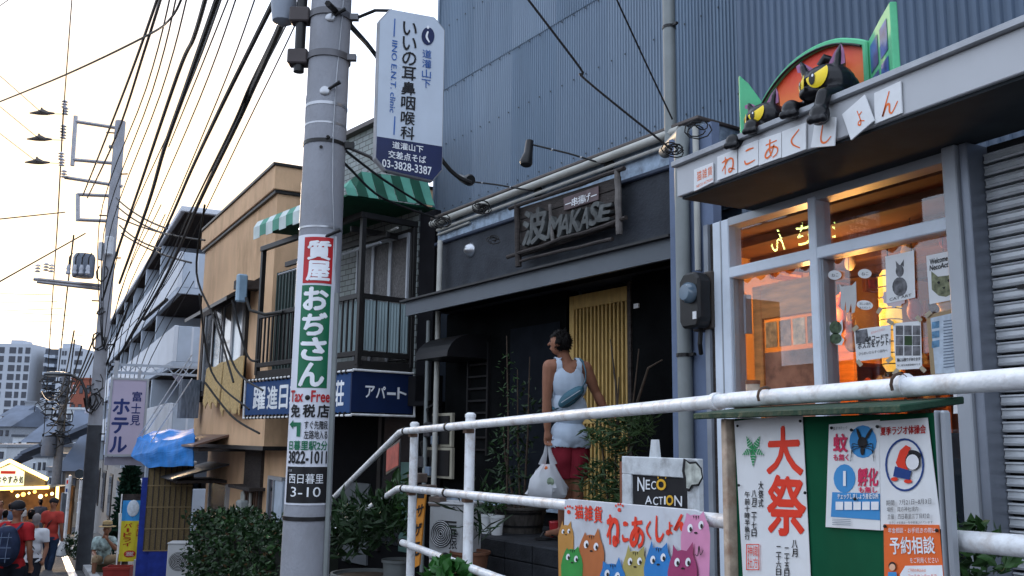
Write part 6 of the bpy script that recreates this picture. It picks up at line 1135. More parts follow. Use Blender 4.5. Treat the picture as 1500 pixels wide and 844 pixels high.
for z in (STZ+.05, STZ+.16): B().lathe(x, y, [(lerp(.19, .235, (z-STZ)/.22)+.004, z), (lerp(.19, .235, (z-STZ)/.22)+.008, z+.02)], 18).make('tub_hoop', black_metal, t, MF)
for i, px in enumerate((714, 728)):
    y = -.78; x = MF.h(px, 770, y)[0]; plant(['left slim white pot with a small leafy plant on the dark step', 'right slim white pot with a small leafy plant on the dark step'][i], 'potted plant', MF, x, y, STZ, .045, .06, .16, pot_white, [((x, y, STZ+.28), (.09, .07, .10), 1)], leaf_m, 110, .06, seed=10+i)
x, y = MF.h(742, 700, -.55)[0], -.55; plant('thin pale drooping branch plant behind the white pots', 'potted plant', MF, x, y, STZ, .07, .09, .14, terracotta, [((x, y, 1.55), (.14, .1, .5), .6), ((x-.02, y, 2.15), (.10, .08, .25), .35)], leaf_m, 120, .055, [[(x, y, .9), (x+.02, y, 1.6), (x-.03, y, 2.5)]], narrow=.25, up=-.3, seed=5)
x = MF.h(905, 700, -.55)[0]; y = -.55
plant('bushy bamboo-like plant with dense feathery leaves right of the man', 'potted plant', MF, x, y, .5, .16, .20, .28, terracotta, [((x+.0, y, 1.62), (.30, .22, .16), 1), ((x-.08, y, 1.25), (.30, .2, .22), 1.2), ((x+.12, y, 1.05), (.25, .2, .25), .8), ((x+.22, y, 1.70), (.16, .1, .1), .3)], leaf_b, 430, .10, [[(x, y, .7), (x-.03, y, 1.4), (x+.02, y, 2.05)], [(x+.05, y, .7), (x+.12, y, 1.5), (x+.25, y, 2.25)], [(x-.04, y, .7), (x-.15, y, 1.3), (x-.22, y, 1.8)], [(x+.02, y, 1.6), (x-.02, y, 2.0), (x-.08, y, 2.35)], [(x+.2, y, 1.8), (x+.35, y, 2.1), (x+.5, y, 2.15)]], narrow=.16, up=.1, seed=6)
# planters behind the stair rail
for i, (px, py, Z, rad, hh, n_, lab) in enumerate(((535, 790, 7.3, (.46, .3, .20), .20, 420, 'long leafy planter in the grey trough behind the stair rail'), (500, 800, 7.6, (.26, .22, .24), .2, 260, 'dark leafy pot plant right beside the utility pole'), (585, 770, 7.2, (.16, .14, .28), .18, 160, 'small upright plant in a dark pot beside the rusty post'))):
    p = at(px, py, Z); z0 = p.z-.25
    plant(lab, 'potted plant', W0, p.x, p.y, z0-.25, .2 if i < 2 else .1, .24 if i < 2 else .12, .25, mat('grey_trough', (.10, .11, .11), .8), [((p.x, p.y, p.z+.12), rad, 1)], [leaf_d, leaf_d, leaf_m][i], n_, .12 if i else .13, narrow=.28, up=.8, seed=20+i)
p = at(655, 838, 5.2); plant('broad-leaved green creeper poking over the lowest rail', 'plant', W0, p.x, p.y, p.z-.3, .1, .12, .15, terracotta, [((p.x, p.y, p.z-.04), (.13, .10, .08), 1)], mat('fresh_leaves', (.02, .09, .015), .45, var=.4, sc=9), 150, .085, narrow=.8, up=.4, seed=31)
p = at(690, 745, 7.4); plant('dark spiky grass plant right of the air conditioner unit', 'potted plant', W0, p.x, p.y, .5, .12, .15, .2, terracotta, [((p.x, p.y, p.z-.05), (.22, .15, .28), 1)], leaf_d, 60, .24, narrow=.09, up=.6, seed=33)
p = at(1402, 800, 4.0); plant('low green plant seen in the dark gap right of the notice board', 'plant', W0, p.x, p.y, .5, .12, .15, .1, terracotta, [((p.x, p.y, p.z-.02), (.25, .12, .14), 1)], leaf_m, 260, .07, narrow=.6, seed=35)
# hedge
hf = OF; hx0, hz_ = OF.h(284, 800, -.9); hx1 = OF.h(418, 800, -.9)[0]; hd_ = thing('clipped_hedge', 'dense dark clipped hedge in front of the ochre house', 'hedge', OF, ((hx0+hx1)/2, -.7, -1))
rnd = random.Random(4); b = B(); b9 = B(); b8 = B(); zt_ = OF.h(345, 768, -.9)[1]
for _ in range(8200):
    x = rnd.uniform(hx0, hx1); f = rnd.random(); edge = min((x-hx0), .4)/.4
    if f < .62: c_ = (x, -1.02+rnd.uniform(-.05, .12)+(1-edge)*.2, rnd.uniform(-.9, zt_))
    elif f < .88: c_ = (x, rnd.uniform(-1, -.3), zt_+rnd.uniform(-.08, .05)-(1-edge)*.1)
    else: c_ = (hx0+rnd.uniform(-.05, .1), rnd.uniform(-1, -.3), rnd.uniform(-.9, zt_))
    leaves(b if rnd.random() < .8 else b9 if rnd.random() < .8 else b8, (c_[0], c_[1]-.03*noise.noise((c_[0]*3, 0, c_[2]*3))*4, c_[2]+.05*noise.noise((c_[0]*2.5, c_[1], 0))), (.03, .03, .03), 1, .05+.03*rnd.random(), rnd, .4, .6)
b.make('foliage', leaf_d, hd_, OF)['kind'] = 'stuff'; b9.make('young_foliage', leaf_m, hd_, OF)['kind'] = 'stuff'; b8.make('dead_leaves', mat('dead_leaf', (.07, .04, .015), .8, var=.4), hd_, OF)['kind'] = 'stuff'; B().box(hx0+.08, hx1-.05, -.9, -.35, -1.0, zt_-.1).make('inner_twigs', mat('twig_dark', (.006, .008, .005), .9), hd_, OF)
# dark conifer beside the hotel sign
def tree(lab, px, pyb, pyt, Z, rx, m, n, size, cat_='tree', conic=True, seed=1, name='conifer_tree'):
    g = at(px, pyb, Z); tpt = at(px, pyt, Z); h = tpt.z-g.z; t = thing(name, lab, cat_, W0, (g.x, g.y, g.z)); rnd = random.Random(seed)
    B().tube([(g.x, g.y, g.z-.3), (g.x, g.y, g.z+h*.6), (g.x, g.y, g.z+h*.95)], [.09, .06, .01], 8).make('trunk', bark, t)
    b = B(); c2 = B()
    for i in range(n):
        f = rnd.random()**.8; a = rnd.uniform(0, 2*pi); r_ = rx*(1-f*.75 if conic else sqrt(max(.05, 1-(2*f-1)**2)))*rnd.uniform(.45, 1.08)
        leaves(b, (g.x+cos(a)*r_, g.y+sin(a)*r_, g.z+h*f), (.05, .05, .05), 1, size, rnd, .6, .5)
    b.make('crown', m, t)['kind'] = 'stuff'; return t
tree('tall dark conifer squeezed between the hotel sign and the straw blind', 182, 815, 688, 20.5, .40, mat('conifer_green', (.008, .03, .018), .8, var=.5, spec=.1), 3600, .13, seed=8)
p = at(112, 798, 21.5); plant('small weedy bush at the foot of the dark pole', 'bush', W0, p.x, p.y, gz(p.x)+.1, .1, .1, 0, terracotta, [((p.x, p.y, p.z-.05), (.45, .3, .3), 1)], leaf_d, 320, .13, seed=41, name='bush')
# ================================================================ second pole with transformer
_p = at(152, 470, 22); X2, Y2 = _p.x, _p.y; P2 = Fr(X2, Y2, degrees(atan2(_r.y, _r.x))); g2 = gz(X2)
H = lambda px, py: P2.h(px, py, 0)
zt2 = H(172, 178)[1]
ap_ = thing('transformer_pole', 'far concrete power pole with steel brackets, transformer and many wires', 'utility pole', P2, (0, 0, g2)); pole_d = mat('dark_pole', (.035, .038, .045), .8, var=.3, sc=4); galv = mat('galvanised_bracket', (.30, .30, .32), .45, metal=.5, var=.1)
B().tube([(0, 0, g2), (0, 0, 1.8)], [.158, .158], 16).make('lower_sleeve', pole_d, ap_, P2, smooth=True); B().tube([(0, 0, 1.7), (0, 0, zt2)], [.155, .12], 16).make('shaft', pole_c, ap_, P2, smooth=True)
def bar(a, c_, r, nm='bracket_arm', m=galv, y=0, par=None):
    p, q = P2.h(*a, y), P2.h(*c_, y); return B().box(0, 1, 0, 1, 0, 1).v and B().tube([(p[0], y, p[1]), (q[0], y, q[1])], r, 6).make(nm, m, par or ap_, P2)
for a, c_ in (((110, 178), (175, 188)), ((107, 234), (175, 240)), ((95, 260), (179, 273)), ((114, 285), (162, 287)), ((115, 322), (160, 324)), ((50, 409), (160, 420))): bar(a, c_, .045)
for a, c_ in (((111, 170), (106, 243)), ((114, 284), (114, 324)), ((160, 215), (175, 215))): bar(a, c_, .05, 'bracket_post')
bar((55, 413), (150, 424), .04)
def insul(px, py, s_=1, y=-.1):
    x, z = H(px, py); b = B()
    for k in range(3): b.lathe(x, y, [(.03*s_, z+k*.07*s_), (.075*s_, z+k*.07*s_+.01), (.03*s_, z+k*.07*s_+.05)], 8)
    b.make('insulator', mat('porcelain', (.35, .37, .42), .3), ap_, P2, smooth=True)
for px, py in ((98, 170), (95, 205), (93, 245), (97, 160), (95, 196), (92, 236), (58, 400), (70, 398), (78, 400), (96, 262)): insul(px, py)
for (x0, x1, y0, y1) in ((150, 158, 358, 384), (160, 172, 350, 376)): a = P2.r((x0, y1), (x1, y0)); B().box(a[0], a[1], -.3, -.15, a[2], a[3]).make('switch_box', mat('pale_box', (.45, .47, .50), .5), ap_, P2, bev=.02)
a = P2.r((113, 409), (146, 376)); cx = (a[0]+a[1])/2; tr = B().lathe(cx, -.25, [((a[1]-a[0])*.46, a[2]), ((a[1]-a[0])*.5, a[2]+.06), ((a[1]-a[0])*.5, a[3]-.08), ((a[1]-a[0])*.42, a[3])], 18).make('transformer_tank', mat('transformer_grey', (.12, .14, .18), .45, var=.1), ap_, P2, smooth=True)
for k in range(4): x = cx-.22+k*.15; B().lathe(x, -.52, [(.04, a[2]+.02), (.06, a[2]+.05), (.04, a[2]+.12), (.055, a[2]+.15), (.03, a[2]+.25)], 8).make('bushing', MATS['porcelain'], tr, P2, smooth=True); B().tube([(x, -.52, a[2]+.25), (x+.02, -.56, a[2]+.42), (x+.05, -.5, a[3]-.02)], .014, 6).make('lead', rubber, tr, P2)
for i in range(9): z = lerp(zt2-.3, g2+2, i/8); s_ = 1 if i % 2 else -1; B().tube([(0, 0, z), (.3*s_, -.05, z)], .018, 6).make('step_bolt', black_metal, ap_, P2)
rnd = random.Random(12); b = B()
for k in range(10):     # loops of drop cable tied on the pole
    z = rnd.uniform(2.2, 5.4); r_ = rnd.uniform(.08, .26); a0 = rnd.uniform(0, 6)
    b.tube([(rnd.uniform(.0, .1)*sin(k)+r_*cos(a0+t*.75)*.8, -.22+.1*sin(t), z+r_*sin(a0+t*.75)) for t in range(8)], rnd.uniform(.012, .022), 5, False)
b.make('cable_loops', rubber, ap_, P2)['kind'] = 'stuff'
# street lamp on its arm
lp = thing('street_lamp', 'street lamp with flat oval head on a long curved arm', 'street lamp', P2, (-.1, -.2, H(140, 600)[1]))
L = [H(135, 600), H(133, 575), H(126, 558), H(112, 551), H(100, 549)]; B().tube([(x, -.25, z) for x, z in L], .035, 8).make('arm', black_metal, lp, P2, smooth=True)
x, z = H(90, 549); B().ball((x, -.25, z), (.30, .14, .06), 14, 8).make('lamp_head', mat('lamp_housing', (.10, .11, .12), .4), lp, P2, smooth=True); B().ball((x-.03, -.25, z-.045), (.2, .1, .03), 12, 6).make('lamp_glass', mat('lamp_glass_m', (.55, .6, .62), .3), lp, P2, smooth=True)
# third pole, further down
_p = at(88, 640, 42); P3 = Fr(_p.x, _p.y, P2.a*180/pi); g3 = gz(_p.x); tp3 = thing('far_utility_pole', 'distant pole wrapped in a tangle of dark cables above the lit gable shop', 'utility pole', P3, (0, 0, g3))
B().tube([(0, 0, g3), (0, 0, P3.h(100, 545)[1])], [.22, .15], 12).make('shaft', mat('grey_pole_far', (.13, .14, .16), .8), tp3, P3, smooth=True)
a = P3.r((66, 668), (86, 640)); B().lathe((a[0]+a[1])/2, -.3, [(.26, a[2]), (.3, a[2]+.1), (.3, a[3])], 12).make('transformer_tank', MATS['transformer_grey'], tp3, P3, smooth=True)
b = B()
for k in range(26):
    cx, cz = P3.h(rnd.uniform(70, 98), rnd.uniform(555, 650)); r_ = rnd.uniform(.15, .7); a0 = rnd.uniform(0, 6)
    b.tube([(cx+r_*cos(a0+t*.8), -.3+.3*sin(t*2), cz+r_*.7*sin(a0+t*.8)) for t in range(7)], rnd.uniform(.015, .03), 4, False)
b.make('cable_loops', rubber, tp3, P3)['kind'] = 'stuff'
for k in range(6): z = P3.h(80, 560+k*16)[1]; B().tube([(-1.0+.1*k, -.1, z), (.5, -.1, z+.05)], .04, 6).make('crossarm', pole_d, tp3, P3)
# ================================================================ wires
wn = 0
def wire(pts, r, lab, sag=0, m=rubber, nm='overhead_wire', grp='overhead wires', n=10):
    P_ = [at(*p) for p in pts]; out = []
    if len(P_) == 2:
        for i in range(n+1): t = i/n; p = P_[0].lerp(P_[1], t); out.append((p.x, p.y, p.z-sag*4*t*(1-t)))
    else:
        q = P_; PP = [q[0]]+q+[q[-1]]
        for i in range(1, len(PP)-2):
            for k in range(6):
                t = k/6; out.append(tuple(.5*((2*PP[i][a]) + (-PP[i-1][a]+PP[i+1][a])*t + (2*PP[i-1][a]-5*PP[i][a]+4*PP[i+1][a]-PP[i+2][a])*t*t + (-PP[i-1][a]+3*PP[i][a]-3*PP[i+1][a]+PP[i+2][a])*t**3) for a in (0, 1, 2)))
        out.append(tuple(q[-1]))
    return solo(B().tube(out, r*(1.3 if r < .015 else 1.0), 6), nm, m, lab, 'wire', group=grp)
wire([(237, -20, 9), (192, 107, 12), (150, 215, 16), (122, 285, 21.8)], .012, 'left strand of the pair of wires crossing the upper left sky')
wire([(241, -20, 8.8), (213, 70, 11), (170, 200, 15), (128, 290, 21.8)], .012, 'right strand of the pair of wires crossing the upper left sky')
wire([(306, -20, 8), (284, 55, 9.5), (260, 110, 11), (205, 272, 15.5), (172, 367, 20), (150, 440, 21.8)], .022, 'thick rough cable left of centre running down to the far pole')
wire([(325, -20, 8), (272, 130, 10.5), (240, 220, 13), (215, 305, 16), (175, 415, 21.8)], .028, 'thickest cable second from left running to the far pole')
wire([(342, -20, 8), (290, 110, 10.5), (247, 215, 13)], .006, 'thin wire beside the thickest cable')
wire([(412, -20, 7), (362, 80, 8.5), (320, 165, 10), (280, 250, 13), (245, 330, 16), (200, 420, 20), (152, 545, 22)], .022, 'long cable running from top centre down past the concrete house')
wire([(436, -20, 6.3), (395, 75, 7.8), (370, 130, 9), (345, 185, 10), (290, 300, 14), (235, 420, 18), (160, 545, 22)], .028, 'rightmost thick bundled cable from the near pole to the far pole')
wire([(434, -20, 6.3), (398, 60, 7.8), (365, 128, 9), (338, 190, 10), (283, 302, 14), (228, 422, 18), (158, 550, 22)], .010, 'thin partner of the rightmost bundled cable')
wire([(106, -10, 20), (94, 150, 21.8)], .009, 'single vertical-looking wire from the top edge down to the insulators'); wire([(93, 160, 21.8), (84, 330, 25), (78, 420, 30), (64, 640, 42)], .016, 'wire from the bracket insulators down to the distant pole'); wire([(108, 345, 22.5), (98, 430, 28), (84, 560, 41)], .02, 'dark wire from the square bracket down to the distant pole', nm='overhead_wire')
wire([(-10, 153, 14), (95, 110, 11), (210, 55, 9), (250, 27, 8), (270, -12, 7.5)], .008, 'curved wire sweeping across the upper left corner')
wire([(-10, 322, 20), (95, 311, 22)], .012, 'nearly level wire left of the far pole bracket'); wire([(-10, 418, 18), (125, 342, 22)], .012, 'rising wire at the left edge under the level wire'); wire([(-5, 12, 30), (15, -2, 28)], .015, 'short wire cutting the very top left corner')
for i, (a, c_) in enumerate((((170, 290, 22), (245, 335, 15.8)), ((171, 302, 22), (249, 345, 15.8)), ((172, 318, 22), (300, 352, 15.5)), ((175, 330, 22), (236, 365, 16.5)), ((178, 342, 22), (280, 385, 16.2)))):
    wire([a, c_], .018, ['topmost', 'second', 'middle long', 'fourth', 'lowest'][i]+' of the short wires from the far pole to the thick cables', sag=.08)
for i, (a_, b_) in enumerate(((253, 205), (262, 214), (278, 222), (331, 240), (352, 262), (380, 284), (448, 300), (459, 318))):
    wire([(a_, -20, 9), (lerp(a_, b_-30, .5), 130+i*4, 13), (b_-60-i*2, 330+i*12, 19), (150, 520, 22)], .007, ['first', 'second', 'third', 'fourth', 'fifth', 'sixth', 'seventh', 'rightmost'][i]+' from left of the fine wires between the thick cables', grp='fine wires between the thick cables')
for i in range(9):
    px = 176+i*6; wire([(px+60, 300+i*14, 17), (px-10, 470+i*9, 21), (px-26+i, 700-i*12, 28)], .007, ['leftmost', 'second from left', 'third from left', 'fourth from left', 'middle', 'fourth from right', 'third from right', 'second from right', 'rightmost'][i]+' thin drop wire fanning down from the cables by the concrete house', grp='thin drop wires')
for i, (a, b_, c_) in enumerate((((292, 430, 13), (310, 545, 13), (365, 600, 12)), ((315, 455, 13), (345, 540, 12.6), (385, 572, 11.6)), ((340, 440, 12), (362, 520, 11.8), (380, 528, 11.6)), ((300, 560, 13), (340, 610, 12.5), (380, 635, 12)))):
    wire([a, b_, c_], .011, ['longest looping wire across the ochre wall', 'second looping wire crossing the ochre window', 'short wire to the bracket beside the balcony', 'low wire drooping over the ochre lower wall'][i], grp='wires drooping over the ochre house')
wire([(300, 300, 14), (288, 400, 14.5), (315, 470, 14), (342, 560, 13)], .016, 'dark cable hanging down the left end of the ochre parapet', grp='wires drooping over the ochre house')
for i in range(7):
    wire([(-10, 430+i*9+(i % 3)*4, 60+i*8), (75+i*8, 432+i*10, 45+i*4)], .014, ['highest', 'second', 'third', 'fourth', 'fifth', 'sixth', 'lowest'][i]+' faint level wire over the white apartment tower', grp='faint level wires', m=mat('pale_wire', (.12, .12, .13), .6))
for i in range(8):
    wire([(rnd.uniform(100, 150), rnd.uniform(470, 560), 22), (rnd.uniform(60, 98), rnd.uniform(540, 650), 42)], rnd.uniform(.012, .022), ['first', 'second', 'third', 'fourth', 'fifth', 'sixth', 'seventh', 'last'][i]+' crossing wire between the transformer pole and the distant pole', sag=.5, grp='wires between the two far poles')
wire([(768, -8, 6.2), (850, 100, 6.3), (858, 117, 6.3), (985, 220, 6.25)], .006, 'wire crossing the blue ribbed wall down to the grey pipe', grp='wires over the ribbed wall'); wire([(900, -8, 6.0), (945, 90, 6.2), (985, 175, 6.3)], .005, 'right thin wire over the blue ribbed wall', grp='wires over the ribbed wall')
wire([(480, 5, 5.9), (520, 45, 6.6), (560, 95, 8.0), (650, 238, 8.3), (690, 268, 8.4)], .020, 'thick dark cable passing behind the clinic sign to the restaurant corner', grp='cables at the restaurant corner')
wire([(470, 215, 5.9), (505, 240, 6.6), (560, 290, 8.2), (640, 320, 8.8)], .008, 'thin wire from the pole strap over the green awning', grp='cables at the restaurant corner'); wire([(480, 200, 5.9), (560, 262, 8.0), (628, 305, 8.8)], .008, 'upper thin wire from the pole over the green awning', grp='cables at the restaurant corner')
def coil(px, py, Z, n, r0, lab, seed):
    rn = random.Random(seed); c_ = at(px, py, Z); b = B()
    for k in range(n):
        r_ = rn.uniform(.4, 1)*r0; a0 = rn.uniform(0, 6); ux_, uz_ = rn.uniform(-.3, .3)*r0, rn.uniform(-.3, .3)*r0
        b.tube([tuple(c_ + _r*(ux_+r_*cos(a0+t*.7)) + V((0, 0, uz_+r_*.6*sin(a0+t*.7))) - _fh*(.03+.02*sin(t))) for t in range(9)], .0045, 5, False)
    return solo(b, 'cable_coil', rubber, lab, 'cable', group='coiled cables on the walls')
coil(705, 305, 7.6, 10, .085, 'black tangle of coiled cable at the left end of the restaurant gutter', 1); coil(648, 325, 8.7, 8, .09, 'grey tangle of wires by the balcony corner', 2); coil(985, 222, 6.1, 6, .07, 'cable loops tied round the grey pipe joint', 3); coil(1020, 190, 5.9, 3, .10, 'loose cable loops right of the grey pipe', 4); coil(722, 352, 7.6, 3, .05, 'small cable loop hanging on the slate wall', 5)
for i, (px, py) in enumerate(((62, 166), (58, 204), (55, 238))):
    c_ = at(px, py, 21); t = thing('line_cover', ['topmost of the three dark spindle shaped line covers left of the pole', 'middle of the three dark spindle shaped line covers left of the pole', 'lowest of the three dark spindle shaped line covers left of the pole'][i], 'line cover', W0, tuple(c_), 'spindle line covers')
    P_ = [c_-_r*.28, c_-_r*.1+V((0, 0, .01)), c_+V((0, 0, .03)), c_+_r*.12, c_+_r*.27]; B().tube(P_, [.015, .05, .075, .045, .02], 8).make('cover', mat('line_cover_m', (.07, .06, .055), .6), t, smooth=True); B().tube([c_+V((0, 0, .03)), c_-_r*.03+V((0, 0, .13))], [.05, .015], 6).make('clip', rubber, t)
    B().tube([c_-_fh*14+V((0, 0, 1.2))-_r*.0, c_, c_+_r*.55+V((0, 0, -.02))], .007, 5).make('line', rubber, t)
# ================================================================ far town
def facing(px, py, Z, da=0): p = at(px, py, Z); return Fr(p.x, p.y, degrees(atan2(_r.y, _r.x))+da)
tower_w = mat('white_tower_wall', (.36, .39, .44), .8, var=.06, sc=.1); tower_d = mat('tower_recess', (.07, .08, .10), .8, var=.3, sc=.2); win_far = mat('far_window', (.045, .05, .065), .3)
AF = facing(60, 560, 300, 4)
at_ = thing('apartment_tower', 'tall white apartment tower far away with rows of small windows', 'apartment block', AF, (0, 0, -4)); 
def pa(b, n, m, par=None): return b.make(n, m, par or at_, AF)
a = AF.r((-30, 640), (47, 504)); pa(B().box(a[0], a[1], 0, 15, -6, a[3]), 'wing', tower_w); c2 = AF.r((47, 640), (80, 510)); pa(B().box(c2[0], c2[1], 4, 15, -6, c2[3]), 'stair_wing', tower_d); c3 = AF.r((76, 640), (124, 511)); pa(B().box(c3[0], c3[1], -1, 15, -6, c3[3]), 'wing', tower_w)
d = AF.r((8, 520), (28, 497)); pa(B().box(d[0], d[1], 3, 10, a[3]-.1, d[3]), 'roof_house', tower_w); d = AF.r((85, 520), (104, 502)); pa(B().box(d[0], d[1], 3, 10, c3[3]-.1, d[3]), 'roof_house', tower_w)
d = AF.r((46, 520), (60, 512)); 
for r_ in range(10):
    y_ = 513+r_*13
    for (p, q) in ((9.5, 19), (22.5, 28.5), (33, 40), (-6, 2)):
        x0 = AF.h(p, 560)[0]; x1 = AF.h(q, 560)[0]; z = AF.h(25, y_)[1]; w_ = pa(B().box(x0, x1, -.12, 0, z-1.05, z+.9), 'window', win_far)
    z = AF.h(60, y_+4)[1]; pa(B().box(c2[0]+.3, c2[1]-3, 2.4, 4, z-1.2, z-.2), 'balcony_front', tower_w if r_ % 2 else conc); pa(B().box(c2[1]-2.6, c2[1]-.2, 1.4, 4, z-1.5, z-.5), 'balcony_front', conc)
    for p in (89, 93): x0 = AF.h(p, 560)[0]; pa(B().box(x0, x0+.6, -1.12, -1, z-.8, z+.7), 'window', win_far)
    x0 = AF.h(108, 560)[0]; pa(B().box(x0, x0+2.4, -1.12, -1, z-.8, z+.7), 'window', win_far)
def block(lab, px0, px1, pyt, pyb, Z, m, rows, cols, name='town_building', da=0, roof=None, depth=8, wm=win_far, pitched=False):
    F = facing((px0+px1)/2, pyb, Z, da); x0, x1, z0, z1 = F.r((px0, pyb), (px1, pyt)); t = thing(name, lab, 'building', F, ((x0+x1)/2, 0, z0-4)); B().box(x0, x1, 0, depth, z0-6, z1).make('wall', m, t, F)
    if pitched: B().yz([(-.5, z1), (depth/2, z1+depth*.28), (depth+.5, z1)], x0-.4, x1+.4).make('roof', roof or tower_d, t, F)
    else: B().box(x0-.15, x1+.15, -.15, depth, z1, z1+.25).make('roof', roof or m, t, F)
    for r_ in range(rows):
        for c_ in range(cols):
            wx = lerp(x0, x1, (c_+.22)/cols); ww = (x1-x0)/cols*.5; zz = lerp(z1, z0, (r_+.3)/rows); hh = (z1-z0)/rows*.45
            w_ = B().box(wx, wx+ww, -.06, 0, zz-hh, zz).make('window', white_alu if (r_+c_) % 3 == 0 else dark_alu, t, F); B().box(wx+ww*.08, wx+ww*.92, -.08, -.06, zz-hh*.9, zz-hh*.1).make('pane', wm, w_, F)
    return t
br = mat('red_brown_brick', (.22, .07, .045), .8, var=.2); gw = mat('far_white_wall', (.42, .45, .48), .8, var=.1); gg = mat('far_grey_wall', (.20, .22, .25), .8, var=.15); bei = mat('far_beige_wall', (.24, .20, .16), .8, var=.15); rb = mat('blue_grey_roof', (.07, .09, .13), .6, var=.3, sc=.5)
block('red brown brick building right of the white tower', 98, 136, 556, 640, 150, br, 3, 3); block('narrow pale building edge standing just left of the dark pole', 117, 131, 606, 760, 46, mat('lilac_white_wall', (.40, .40, .48), .7), 1, 1, depth=6); block('white low building below the brick block', 80, 118, 600, 680, 110, gw, 4, 3)
specs = [(-15, 16, 625, 680, 120, gg, 3, 3), (30, 58, 590, 660, 200, gg, 4, 4), (14, 34, 640, 690, 100, gw, 2, 2), (34, 60, 648, 700, 90, bei, 2, 3), (58, 82, 640, 700, 95, gw, 3, 2), (82, 104, 655, 720, 70, bei, 2, 2), (100, 120, 640, 720, 75, gg, 3, 2), (-20, 10, 655, 700, 80, gw, 2, 2), (44, 70, 670, 720, 62, gw, 2, 3), (90, 125, 690, 760, 54, bei, 2, 3), (20, 50, 620, 650, 150, gw, 2, 3), (56, 90, 618, 645, 160, gg, 2, 3), (0, 26, 610, 640, 180, bei, 2, 3), (66, 92, 690, 745, 58, gg, 2, 2), (126, 160, 600, 700, 170, gw, 4, 3)]
pos = ['at the far left edge, two rows of dark windows', 'in the middle distance under the white tower', 'just above the lit gable, small and white', 'beige, right of the gable tip', 'white, left of the distant pole', 'beige, behind the distant pole', 'grey, left of the pale wall edge', 'white and low at the far left', 'white low shed right over the gable slope', 'beige wall behind the white pipes', 'small white one below the tower windows', 'grey one below the tower recess', 'beige one under the tower at far left', 'grey one right of the lit eave', 'white one glimpsed behind the dark pole']
for i, (a, b_, c_, d, Z, m, r_, k) in enumerate(specs): block('town house in the valley '+pos[i], a, b_, c_, d, Z, m, r_, k, roof=[rb, gg, tower_d][i % 3], da=[-12, 8, 20, -5][i % 4], pitched=(i % 3 == 0), name='town_house')
b = B(); b.box(-60, 900, 0, 3, -8, 1.0); struct(b, 'hills', mat('distant_hill', (.12, .14, .17), .9), facing(-300, 640, 420))
# blue sloping roofs seen as diagonal stripes
for i in range(5):
    F = facing(40+i*8, 668, 72-i*5, -35); x, z = F.h(40+i*8, 672-i*5); solo(B().prism([(x-3, 0, z-.6), (x+3.6, 0, z+1.0), (x+3.6, 0, z+1.2), (x-3, 0, z-.4)], (0, .8, 0)), 'metal_roof', rb, ['lowest', 'second lowest', 'middle', 'second highest', 'highest'][i]+' of the slanting blue grey metal roofs above the gable', 'roof', F, 'slanting metal roofs')
# lit gable shop
GFr = facing(30, 700, 38, 2); neon = mat('yellow_tube_light', (1, .60, .14), .5, emit=2.2); neonw = mat('lit_sign_face', (.75, .72, .45), .5, emit=.35)
gs = thing('gable_shop', 'shop with glowing yellow light tubes along its gable and eave', 'shop', GFr, (0, 0, -3))
G = lambda px, py, y=0: GFr.h(px, py, y)
def tubep(pl, r, nm='light_tube'): return B().tube([(G(*p)[0], -.1, G(*p)[1]) for p in pl], r, 8).make(nm, neon, gs, GFr)
tubep([(-40, 701), (16, 675)], .07); tubep([(16, 675), (71, 702)], .07); tubep([(-40, 717), (73, 714)], .06); tubep([(86, 713), (85, 733)], .06)
q = [G(*p) for p in ((-34, 701), (16, 678), (66, 702), (66, 712), (-34, 713))]; B().xz(q, .0, .2).make('gable_wall', mat('gable_dark', (.10, .09, .07), .8), gs, GFr)
q = [G(*p) for p in ((-12, 712), (35, 711), (36, 691), (17, 680), (-12, 692))]; B().xz(q, -.06, -.01).make('sign_board', neonw, gs, GFr)
b = B(); 
for i, ch in enumerate('おやすみ処'): x0, z0 = G(-4+i*8.2, 708); x1, z1 = G(3+i*8.2, 698); b.tbox(ch, x0, x1, z0, z1, -.065, .05)
b.make('lettering', ink_black, gs, GFr); b = B(); x0, z0 = G(2, 694); x1, z1 = G(24, 690); b.box(x0, x1, -.075, -.062, z0, z1); b.make('red_strip', ink_red, gs, GFr)
x0, z0 = G(-60, 790); x1, z1 = G(74, 716); B().box(x0, x1, 2.2, 2.4, z0, z1).make('back_wall', mat('shop_inside', (.16, .09, .045), .8, var=.5, sc=2), gs, GFr); B().box(x0, x1, 0, 2.2, z1, z1+.05).make('ceiling', MATS['gable_dark'], gs, GFr)
ORD = ['leftmost', 'second from left', 'third from left', 'fourth from left', 'fourth from right', 'third from right', 'second from right', 'rightmost']
for i in range(8):
    x, z = G(3+i*8.6, 721+(i*7) % 9, -.2); solo(B().ball((x, .6, z), (.05+.02*(i % 3),)*3, 8, 6), 'shop_bulb', mat('warm_bulb_%d' % (i % 2), [(1, .42, .08), (1, .7, .3)][i % 2], .5, emit=1.6), ORD[i]+' of the warm bulbs glowing under the eave of the gable shop', 'lamp', GFr, 'bulbs under the lit eave')
ld = bpy.data.lights.new('eave_light', 'POINT'); ld.energy = 30; ld.color = (1, .6, .2); ld.shadow_soft_size = .6; lo = bpy.data.objects.new('eave_light', ld); C.objects.link(lo); lo.location = GFr.M @ V((-.3, .6, G(30, 722)[1]))
